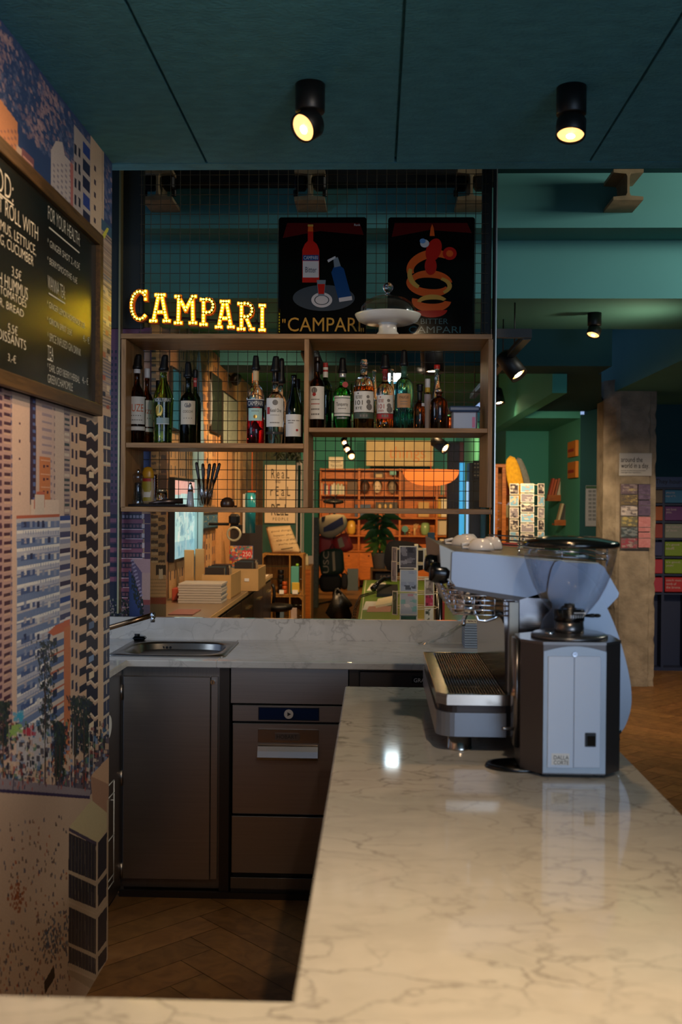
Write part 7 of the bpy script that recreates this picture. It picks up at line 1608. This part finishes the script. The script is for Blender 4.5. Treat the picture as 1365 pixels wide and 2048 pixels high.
for px0, px1, y0, y1, cl, sd, lab, dy, tl, yw in (
 (799, 835, 1092, 1137, BW, 31, 'black and white statue postcard, top of the front column', 0, .05, 0), (800, 836, 1139, 1184, ['#9aa4b4', '#8a94a8', '#1c1c20'], 32, 'pale blue postcard with a dark house, middle of the front column', 0, .05, 0),
 (800, 836, 1186, 1230, ['#a8a8ac', '#b8787c', '#6fa49c', '#c8c0bc'], 33, 'postcard patterned with coloured rings in the front column', 0, .05, 0), (800, 835, 1230, 1262, ['#2c4a38', '#35543f'], 34, 'green postcard at the bottom of the front column', 0, .05, 0),
 (845, 876, 1097, 1138, ['#c8b488', '#b8a078', '#d0c098'], 35, 'sand-coloured postcard at the top right of the near stand', .05, .05, .5), (848, 870, 1156, 1190, ['#8a7a70', '#b8a898', '#5f544c'], 36, 'brownish postcard in the right column of the near stand', .05, .05, .5), (848, 870, 1188, 1214, ['#a8344c', '#5c1c2c', '#c86a80'], 37, 'dark red flower postcard in the right column of the near stand', .05, .05, .5), (848, 869, 1216, 1256, ['#cfc8b8', '#3c4438'], 38, 'cream postcard at the bottom of the right column of the near stand', .05, .05, .5),
 (781, 797, 1094, 1150, ['#7a7478', '#a09a9c'], 39, 'grey postcard at the left side of the near stand, uppermost', .04, .03, -.9), (780, 797, 1122, 1163, ['#8c8488', '#6a6468'], 40, 'grey postcard at the left side of the near stand, second', .03, .03, -.9), (782, 798, 1182, 1230, ['#4a5444', '#788068'], 41, 'green and grey postcard low at the left side of the near stand', .04, .03, -.9)):
    card('', px0, px1, y0, y1, YK+dy, cl, sd, tl, dy, lab, 'postcards on the near stand', yaw=yw)
YK2 = 8.3; stand('postcard_stand', 'cream wire postcard stand beside the yellow plush board', 1055, YK2+.16, 0, P(1055, 968, YK2+.16).z, .13)
k = 0
for col, (x0, x1, yw) in enumerate(((1019, 1039, -.6), (1042, 1069, 0), (1074, 1092, .6))):
    y = 967
    while y < 1112:
        h_ = (20 if col == 1 else 24); card('', x0, x1, y, y+h_-2, YK2+(0 if col == 1 else .06), [['#3a3438', '#8a8078', '#c8bca8'], ['#6f9cb4', '#c8b48c', '#a8886c'], ['#7c7478', '#3c3a40', '#b8b0a8']][(k*7) % 3], 60+k, .05, 0, 'postcard in the '+('left', 'front', 'right')[col]+' column of the far stand, '+('top', 'second', 'third', 'fourth', 'fifth', 'sixth', 'seventh', 'lowest')[min(7, int((y-967)/h_))]+' row', 'postcards on the far stand', yaw=yw); y += h_; k += 1
# objects seen right of the near stand
g = G().sh(); c = P(877, 1240, 6.3); g.cyl((c.x, 6.3, 0), (c.x, 6.3, P(877, 1150, 6.3).z), .026, n=20); tag(g.out('black_post', BLACKP), 'glossy black post right of the near postcard stand', 'post')
fb('red_folder', 'narrow red folder standing beside the black post', 'folder', 885, 890, 1205, 1260, 6.35, .2, M('#8c2418')); fb('dark_tablet', 'dark picture standing tilted behind the near postcards', 'picture', 856, 870, 1065, 1094, 6.0, .02, M('#2c4450'))

fb('white_candle_box', 'small white lit box at the right end of the wooden unit', 'box', 880, 889, 1078, 1102, YW+.1, .1, M('#d8ccb0'))
fb('dark_column', 'dark brown column right of the wooden unit', 'column', 897, 919, 884, None, 13.0, .3, M('#1c1512')); fb('red_brown_strip', 'reddish board fixed above on the dark column', 'board', 916, 929, 884, 925, 13.1, .1, M('#8c4a38'))
t_ = fb('cyan_light_panel', 'tall glowing cyan light panel beside the dark column', 'light panel', 918, 929, 925, None, 14, .06, mat('cyan_light', '#2c9cc8', .4, emit=(.05, .42, .75), estr=.55))
fb('black_cabinet', 'tall black cabinet right of the cyan light panel', 'cabinet', 939, 962, 925, None, 13.5, .4, BLACK); fb('pale_light_strip', 'thin pale blue light strip beside the black cabinet', 'light strip', 933, 937, 962, None, 13.6, .04, mat('pale_light', '#a8c8e0', .4, emit=(.35, .65, 1.0), estr=.5))
fsign('pattern_sign', 'small black sign with cream pattern above the black cabinet', 'sign', 947, 960, 921, 957, 13.46, .03, BLACK, (('::', 949, 958, 926, 936), ('::', 949, 958, 942, 952)), M('#c8bc98'))
# wood and glass showcase
t = thing('glass_showcase', 'tall wooden showcase with glass doors behind the shelf edge', 'showcase', (P(1005, 1100, 9.9).x, 9.6, 0)); Ysc = 9.2
a, b, _, z1 = q(990, 928, 1030, 1100, Ysc); g = G(); g.box(a, b, Ysc, Ysc+.4, 0, .06); g.box(a-.01, b+.01, Ysc-.01, Ysc+.4, z1-.03, z1, .004)
for px in (992, 1009, 1028): x = P(px, 1000, Ysc).x; g.box(x-.018, x+.018, Ysc, Ysc+.03, .06, z1-.03)
for zz in (.5, .9, 1.3): g.box(a+.01, b-.01, Ysc+.04, Ysc+.38, zz, zz+.018)
g.box(a, b, Ysc+.38, Ysc+.4, .06, z1-.03); g.out('frame', HW, t); g = G(); g.box(a+.02, b-.02, Ysc+.012, Ysc+.016, .06, z1-.03); g.out('glass', GP, t)
fb('red_packet', 'red packet on the top shelf of the glass showcase', 'packet', 1010, 1021, 962, 990, Ysc+.12, .08, M('#a8341c')); fb('book_block', 'cream books inside the glass showcase', 'book', 1012, 1024, 1010, 1035, Ysc+.12, .1, M('#b8a480')); fb('red_box_row', 'red and white boxes low beside the far postcard stand', 'box', 1006, 1036, 1086, 1110, 8.0, .1, M('#a83c34'))
rb_ = bpy.data.objects['red_box_row']; g = G()
for dx in (-.05, .05): g.box(rb_.location.x+dx-.004, rb_.location.x+dx+.004, 8.04, 8.06, 0, rb_.location.z)
g.out('legs', WIRE, rb_)
c = P(1051, 1010, 8.85); g = G(); g.box(c.x-.11, c.x+.11, 8.66, 9.10, 0, c.z-.003, .005); tag(g.out('display_plinth', mat('dark_green_board', '#16463c', .6)), 'dark green plinth under the plush boards, hidden behind the far postcards', 'plinth')
# plush board shapes
def plush(name, label, pa, pb, w_, Y, m):
    A, B_ = P(*pa, Y), P(*pb, Y); L_ = (B_-A).length; t = thing(name, label, 'plush board', A); g = G().sh(); pr = [(w_*min(1, sin(pi*max(.0, min(1, i/16)))**.35), L_*i/16) for i in range(17)]; pr[0] = (0, 0); pr[-1] = (0, L_); g.lathe(pr, A, 24, axis=(B_-A), sy=.35)
    g.out('fur', m, t); return t
plush('yellow_plush_board', 'yellow furry board-shaped cushion standing behind the far postcards', (1041, 1010), (1021, 911), .066, 8.75, mat('yellow_fur', '#d8a01c', .95, noise=.3, nscale=40, bump=1, bscale=120)); plush('grey_plush_board', 'grey furry board-shaped cushion leaning behind the yellow one', (1062, 1010), (1036, 914), .05, 8.95, mat('grey_fur', '#6f7068', .95, noise=.3, nscale=40, bump=1, bscale=120))
# niche shelves with books
for (sx0, sx1, sy0, sy1, bks, Y, lab) in ((1096, 1126, 990, 1002, ((1100, '#b8481c'), (1105, '#c05a24'), (1111, '#b0603c'), (1116, '#cfc4a8'), (1121, '#d8d0b8')), 10.9, 'upper'), (1110, 1146, 1040, 1051, ((1118, '#c8b890'), (1123, '#3c3a34'), (1128, '#4a5448'), (1133, '#2a2c2c'), (1138, '#8a8878')), 10.6, 'lower')):
    t = thing('wall_bookshelf', lab+' small honey wood wall shelf in the green niche', 'shelf', P((sx0+sx1)/2, sy1, Y), 'small wall shelves in the niche'); g = G(); a, b, z0, z1 = q(sx0, sy0, sx1, sy1, Y); g.box(a, b, Y, Y+.16, z0, z0+.02); g.box(a, b, Y, Y+.015, z0+.02, z1); g.out('ledge', HW, t)
    for k, (px, cl) in enumerate(bks):
        A = P(px, sy0-33+k % 2*2, Y+.05); w2 = .022; g = G(); lean = .05; zt2 = A.z; zz = z0+.021
        x0 = P(px-4, sy1, Y+.05).x; g.prism([(x0, zz), (x0+w2, zz), (x0+w2+lean, zt2), (x0+lean, zt2+.002)], 'y', Y+.03, Y+.14); tag(g.out('book', M(cl)), 'leaning book on the '+lab+' wall shelf in the green niche', 'book', 'books on the '+lab+' niche shelf')
for k, (y0, y1) in enumerate(((880, 912), (922, 955))):
    X = nr-.012; A, B_ = PX(1156, y0, X), PX(1140, y0, X); z0, z1 = PX(1156, y1, X).z, PX(1156, y0, X).z; t = thing('orange_plaque', ('upper' if k == 0 else 'lower')+' little orange plaque on the side of the green niche', 'plaque', (X, A.y, z0), 'orange plaques'); g = G(); g.box(X-.02, X+.011, min(A.y, B_.y)-.0, max(A.y, B_.y), z0, z1, .003); g.out('plate', M('#c8781c'), t); g = G(); ym = min(A.y, B_.y)+.08; g.box(X-.0206, X-.02, ym, ym+.3, z0+.05, z0+.08); g.out('red_mark', I_R, t)
fsign('wall_notice', 'large pale printed notice on the dark wall left of the concrete column', 'notice', 1172, 1216, 971, 1053, 9.88, .012, M('#8d94a4'), tuple(('--- --- ---', 1178, 1200, 980+k*8, 985+k*8) for k in range(8))+(('-- --', 1202, 1212, 990, 996), ('-- --', 1202, 1212, 1004, 1010), ('-- ---', 1202, 1212, 1020, 1026)), M('#5c6470'))
g = G(); qb(g, 1173, 972, 1215, 977, 9.872, .006); g.out('green_header', M('#1c4a34'), bpy.data.objects['wall_notice'])
# concrete column
YCo = 8.74; CONC = mat('rough_concrete', '#a39684', .85, noise=.5, nscale=7, bump=1.0, bscale=22, spec=.2)
t = thing('concrete_column', 'rough concrete column with chipped edges in the right part of the shop', 'column', (P(1265, 1360, YCo).x, YCo+.2, 0)); q_ = random.Random(6); xA, xB, xC, xD = P(1213, 1100, YCo).x, P(1236, 1100, YCo).x, P(1302, 1100, YCo).x, P(1313, 1100, YCo).x
g = G(); n = 60; H_ = 2.60; vs = []; fs = []
for i in range(n+1):
    z = H_*i/n; ch = .012*q_.random()+(.035 if q_.random() < .12 else 0)
    for (x, y) in ((xA, YCo+.14), (xB-.01-ch*.3, YCo+.02), (xB+.004*q_.random(), YCo+.01), (xB+.015, YCo), (xC-.01-ch*.6, YCo), (xC-.005, YCo+.018), (xD-ch*.4, YCo+.02), (xD, YCo+.05), (xD, YCo+.40), (xA, YCo+.40)): vs.append((x, y, z))
for i in range(n):
    for k in range(10): fs.append((i*10+k, i*10+(k+1) % 10, (i+1)*10+(k+1) % 10, (i+1)*10+k))
fs += [tuple(range(9, -1, -1)), tuple(range(n*10, n*10+10))]; g.add(vs, fs); g.out('shaft', CONC, t, smooth=False)
fsign('column_sign', 'white sign with black lettering fixed high on the concrete column', 'sign', 1239, 1305, 906, 952, YCo-.012, .010, M('#a8a7a6'), (('around the', 1243, 1286, 914, 924), ('world in a day.', 1243, 1299, 926, 939), ('stories of adventurous journeys', 1243, 1292, 939.8, 942.6), ('and legendary expeditions.', 1243, 1284, 943.8, 946.6)))
bc = [['#5c4c58', '#8a7c80', '#b0a070'], ['#6a5c40', '#a89460', '#4c4440'], ['#a8a0a0', '#5c5458', '#c8bcb4'], ['#6f6a50', '#b0a060', '#5c6054'], ['#3c4448', '#7c8488', '#586a74'], ['#8c3c4c', '#9c8c8c', '#6c5c60']]
def brochure(px0, px1, y0, y1, cols, seed, lab, grp):
    a, b, z0, z1 = q(px0, y0, px1, y1, YCo-.03); t = thing('brochure', lab, 'brochure', ((a+b)/2, YCo-.03, z0), grp); g = G(); g.box(a, b, YCo-.028, YCo-.012, z0, z1); g.out('booklet', M('#8a8084'), t)
    r = Raster(a, b, z0, z1, 26, 18, cols[0]); q2 = random.Random(seed)
    for i in range(40): u, v = a+q2.random()*(b-a), z0+q2.random()*(z1-z0); r.poly([(u, v), (u+.03, v+.004), (u+.02, v+.02), (u-.01, v+.015)], q2.choice(cols), .7)
    r.sheet('cover', lambda u, v: (u, np.full_like(u, YCo-.0286), v), PRT, t)
t = thing('brochure_rack', 'clear wall rack of brochures on the concrete column below the sign', 'rack', (P(1273, 1097, YCo).x, YCo-.02, P(1273, 1097, YCo).z)); g = G()
for k in range(7): qb(g, 1243, 967+k*21.6+.5, 1303, 967+k*21.6+1.3, YCo-.034, .034)
g.out('ledges', mat('clear_ledge', '#6f6a68', .2), t)
for k in range(6): brochure(1243, 1276, 968.5+k*21.6, 988+k*21.6, bc[k], 80+k, ('topmost', 'second', 'third', 'fourth', 'fifth', 'lowest')[k]+' brochure of the left column on the concrete column', 'brochures, left column')
for k in range(4): brochure(1278, 1302, 969+k*32, 999+k*32, [['#5a4a68', '#6a5a7c', '#4c3c5c'], ['#5a4a68', '#6a5a7c', '#4c3c5c'], ['#c07c80', '#c8888c', '#b87074'], ['#c07c80', '#c8888c', '#b87074']][k], 90+k, ('topmost purple', 'second purple', 'upper pink', 'lower pink')[k]+' brochure of the right column on the concrete column', 'brochures, right column')
# colour box rack
YR_ = 9.6; t = thing('box_rack', 'dark blue rack of coloured boxes at the right edge of the picture', 'rack', (P(1345, 1320, YR_).x, YR_+.1, 0)); a, b, _, z1 = q(1306, 954, 1420, 1100, YR_); DB = mat('dark_blue_rack', '#182444', .5)
g = G(); g.box(a, b, YR_+.14, YR_+.16, .02, z1); g.box(a, b, YR_, YR_+.16, 0, .03)
for py in (977, 1009, 1044, 1078, 1115, 1150, 1188): z = P(1345, py, YR_).z; g.box(a, b, YR_+.01, YR_+.14, z-.008, z+.008)
for px in (1328.5, 1375): x = P(px, 1050, YR_).x; g.box(x-.012, x+.012, YR_+.012, YR_+.14, .03, z1-.1)
g.out('frame', DB, t); g = G(); qb(g, 1306, 954, 1420, 975, YR_-.01, .02); hd = g.out('header', mat('header_blue', '#27406c', .5), t); g = G(); c = P(1312, 970, YR_-.012); text(g, 'They hours, hotels', c, (1, 0, 0), (0, 0, 1), .42, .055); g.out('lettering', INK, hd)
rows = ((980, 1006, '#6f5f4c', '#1f6a94', "you're|my n°1."), (1013, 1041, '#a8541c', '#5c2c6c', 'we love|you.'), (1048, 1076, '#8c2c24', '#7c8478', 'the colour|of love.'), (1084, 1112, '#242c5c', '#6f8c1c', "it's good|stuff."), (1119, 1147, '#a8283c', '#6f8c14', "it's good,|yeah!"), (1155, 1184, '#a82c44', '#a81c24', 'catch east,|tomb of|the bronx.'))
nm = ('top', 'second', 'third', 'fourth', 'fifth', 'bottom')
for k, (y0, y1, c1, c2, tx) in enumerate(rows):
    for (x0, x1, cl) in ((1307.5, 1326.5, c1), (1331, 1372.5, c2)):
        s_ = tx.split('|') if x0 > 1320 else []
        fsign('coloured_box', '%s box in the %s row of the rack, %s column' % ({'#6f5f4c': 'brown', '#1f6a94': 'blue', '#a8541c': 'orange', '#5c2c6c': 'purple', '#8c2c24': 'red', '#7c8478': 'grey', '#242c5c': 'navy', '#6f8c1c': 'green', '#a8283c': 'crimson', '#6f8c14': 'lime green', '#a82c44': 'rose red', '#a81c24': 'bright red'}[cl], nm[k], 'left' if x0 < 1320 else 'right'), 'box', x0, x1, y0, y1, YR_+.002, .12, M(cl), tuple((ss, x0+2, x0+2+len(ss)*2.9, y0+3+j*7, y0+8+j*7) for j, ss in enumerate(s_)) , M('#b8a8a8'))['group'] = 'coloured boxes in the rack'
# track with spots
t = thing('light_track', 'black ceiling light track running into the shop right of the oak shelf', 'light track', (.79, 6.2, 2.40)); g = G(); A, B_ = P(1060, 674, 5.30), P(985, 745, 6.77); xt = (A.x+B_.x)/2; zt_ = (A.z+B_.z)/2
g.box(xt-.02, xt+.02, 5.30, 8.3, zt_-.016, zt_+.02); g.box(xt-.20, xt+.02, 5.27, 5.30, zt_-.01, zt_+.035); g.out('rail', BLACK, t); g = G().sh()
for yy, zc_ in ((5.78, 2.667), (6.3, 2.667), (8.1, 2.82)): g.cyl((xt, yy, zt_+.02), (xt, yy, zc_), .004, n=6)
g.out('hangers', BLACK, t)
g = G(); g.box(xt-.019, xt-.021, 5.30, 8.3, zt_-.014, zt_-.002); g.out('edge', mat('rail_edge', '#6f7a84', .3, .8), t)
def track_head(px, py, Y, label, aim, r_=.05, L_=.15, drop=None, light=0, grp='black track spotlights', cup=None):
    c = P(px, py, Y); a = Vector(aim).normalized(); t = thing('track_spotlight', label, 'spotlight', c, grp); g = G().sh(); g.lathe([(0, -L_), (r_*.8, -L_), (r_, -L_*.9), (r_, 0), (r_*.9, 0), (r_*.8, -.02)], c, 26, axis=a); h = g.out('lamp_head', BLACK, t)
    g = G().sh(); g.lathe([(0, -.018), (r_*.85, -.018)], c, 24, axis=a); g.mi(1).lathe([(0, -.012), (r_*.45, -.012)], c, 20, axis=a); g.out('lens', [EMI, EMC2], h)
    top = c-a*L_*.6; g = G().sh(); zz = drop if drop is not None else top.z+.12; g.tube([top, (top.x, top.y, zz)], .008, 6); g.out('stem', BLACK, t)
    if light: lamp('SPOT', 'track_spot_light', c+a*.02, light, WARM2, c+a*2, .04, 80, .7)
EMC2 = mat('lamp_bright_core', '#fff0cc', .4, emit=(1.0, .74, .40), estr=45)
track_head(1040, 752, 5.95, 'large black track spotlight with a bright glare right of the oak shelf', (.42, -.28, -.62), .055, .17, zt_-.01, 5)
track_head(866, 746, 5.6, 'black spotlight seen through the mesh behind the red-capped bottle', (.05, -.1, -1), .062, .22, 2.667); track_head(637, 750, 5.7, 'black spotlight seen through the mesh behind the leftmost right-hand bottles', (.35, .2, -.9), .05, .16, 2.667)
track_head(893, 898, 9.2, 'small black spotlight glimpsed in the lower right compartment', (.6, -.5, -.5), .055, .16, 2.82)
for k, (px, py, Y) in enumerate(((704, 914, 11.0), (695, 900, 12.2), (690, 886, 13.6))): track_head(px, py, Y, ('nearest', 'middle', 'farthest')[k]+' of three glaring spotlights above the wooden unit', (.15, -.9, -.42), .042, .12, 2.82)
track_head(1000, 808, 8.9, 'black cone spotlight just right of the shelf upright', (.2, -.3, -1), .05, .14, 2.82)
# lit screen near the ceiling
c = P(789, 750, 9.6); g = G(); qb(g, 774, 733, 806, 766, 9.6, .05); t_ = thing('lit_ceiling_screen', 'small bright blue-white screen hanging near the shop ceiling', 'screen', c); g.out('casing', mat('screen_blue_edge', '#3c8cb0', .4, emit=(.10, .55, 1.0), estr=.8), t_); g = G(); qb(g, 778, 738, 803, 763, 9.595, .004); g.out('screen', mat('white_screen', '#e8f4ff', .4, emit=(.75, .92, 1.0), estr=7), t_)
g = G(); g.box(c.x-.005, c.x+.005, 9.61, 9.62, P(789, 734, 9.6).z, 2.82); g.out('hanger', BLACK, t_)
# steel beams in the void
BEAM = mat('rusty_steel_beam', '#a08c6c', .6, .3, noise=.45, nscale=12)
for k, (x0, x1, lab) in enumerate(((284, 345, 'leftmost steel beam stub seen through the mesh under the dark header'), (589, 650, 'steel beam stub seen through the mesh above the left enamel sign'), (916, 972, 'steel beam stub seen through the mesh above the right enamel sign'), (1228, 1288, 'steel beam stub against the teal wall right of the mesh'))):
    Y = 5.18; a, b, z0, z1 = q(x0, 338, x1, 400, Y); t = thing('steel_beam', lab, 'steel beam', ((a+b)/2, Y+.1, z0), 'steel beam stubs'); zt2 = 3.265; g = G(); tf = .017; m_ = (a+b)/2
    g.prism([(a, z0), (b, z0), (b, z0+tf), (m_+.012, z0+tf+.006), (m_+.006, z0+tf+.02), (m_+.006, z1-tf-.02), (m_+.012, z1-tf-.006), (b, z1-tf), (b, z1), (a, z1), (a, z1-tf), (m_-.012, z1-tf-.006), (m_-.006, z1-tf-.02), (m_-.006, z0+tf+.02), (m_-.012, z0+tf+.006), (a, z0+tf)], 'y', Y, 5.404); g.out('section', BEAM, t)
    if k < 3:
        g = G()
        for s_ in (-1, 1): g.box(m_+s_*.05-.03, m_+s_*.05+.03, Y+.03, Y+.09, z1-.09, z1-.02, .01); g.cyl((m_+s_*.075, Y+.06, z1-.12), (m_+s_*.075, Y+.06, z1-.09), .012, n=10)
        g.out('clamp', BLACK, t)
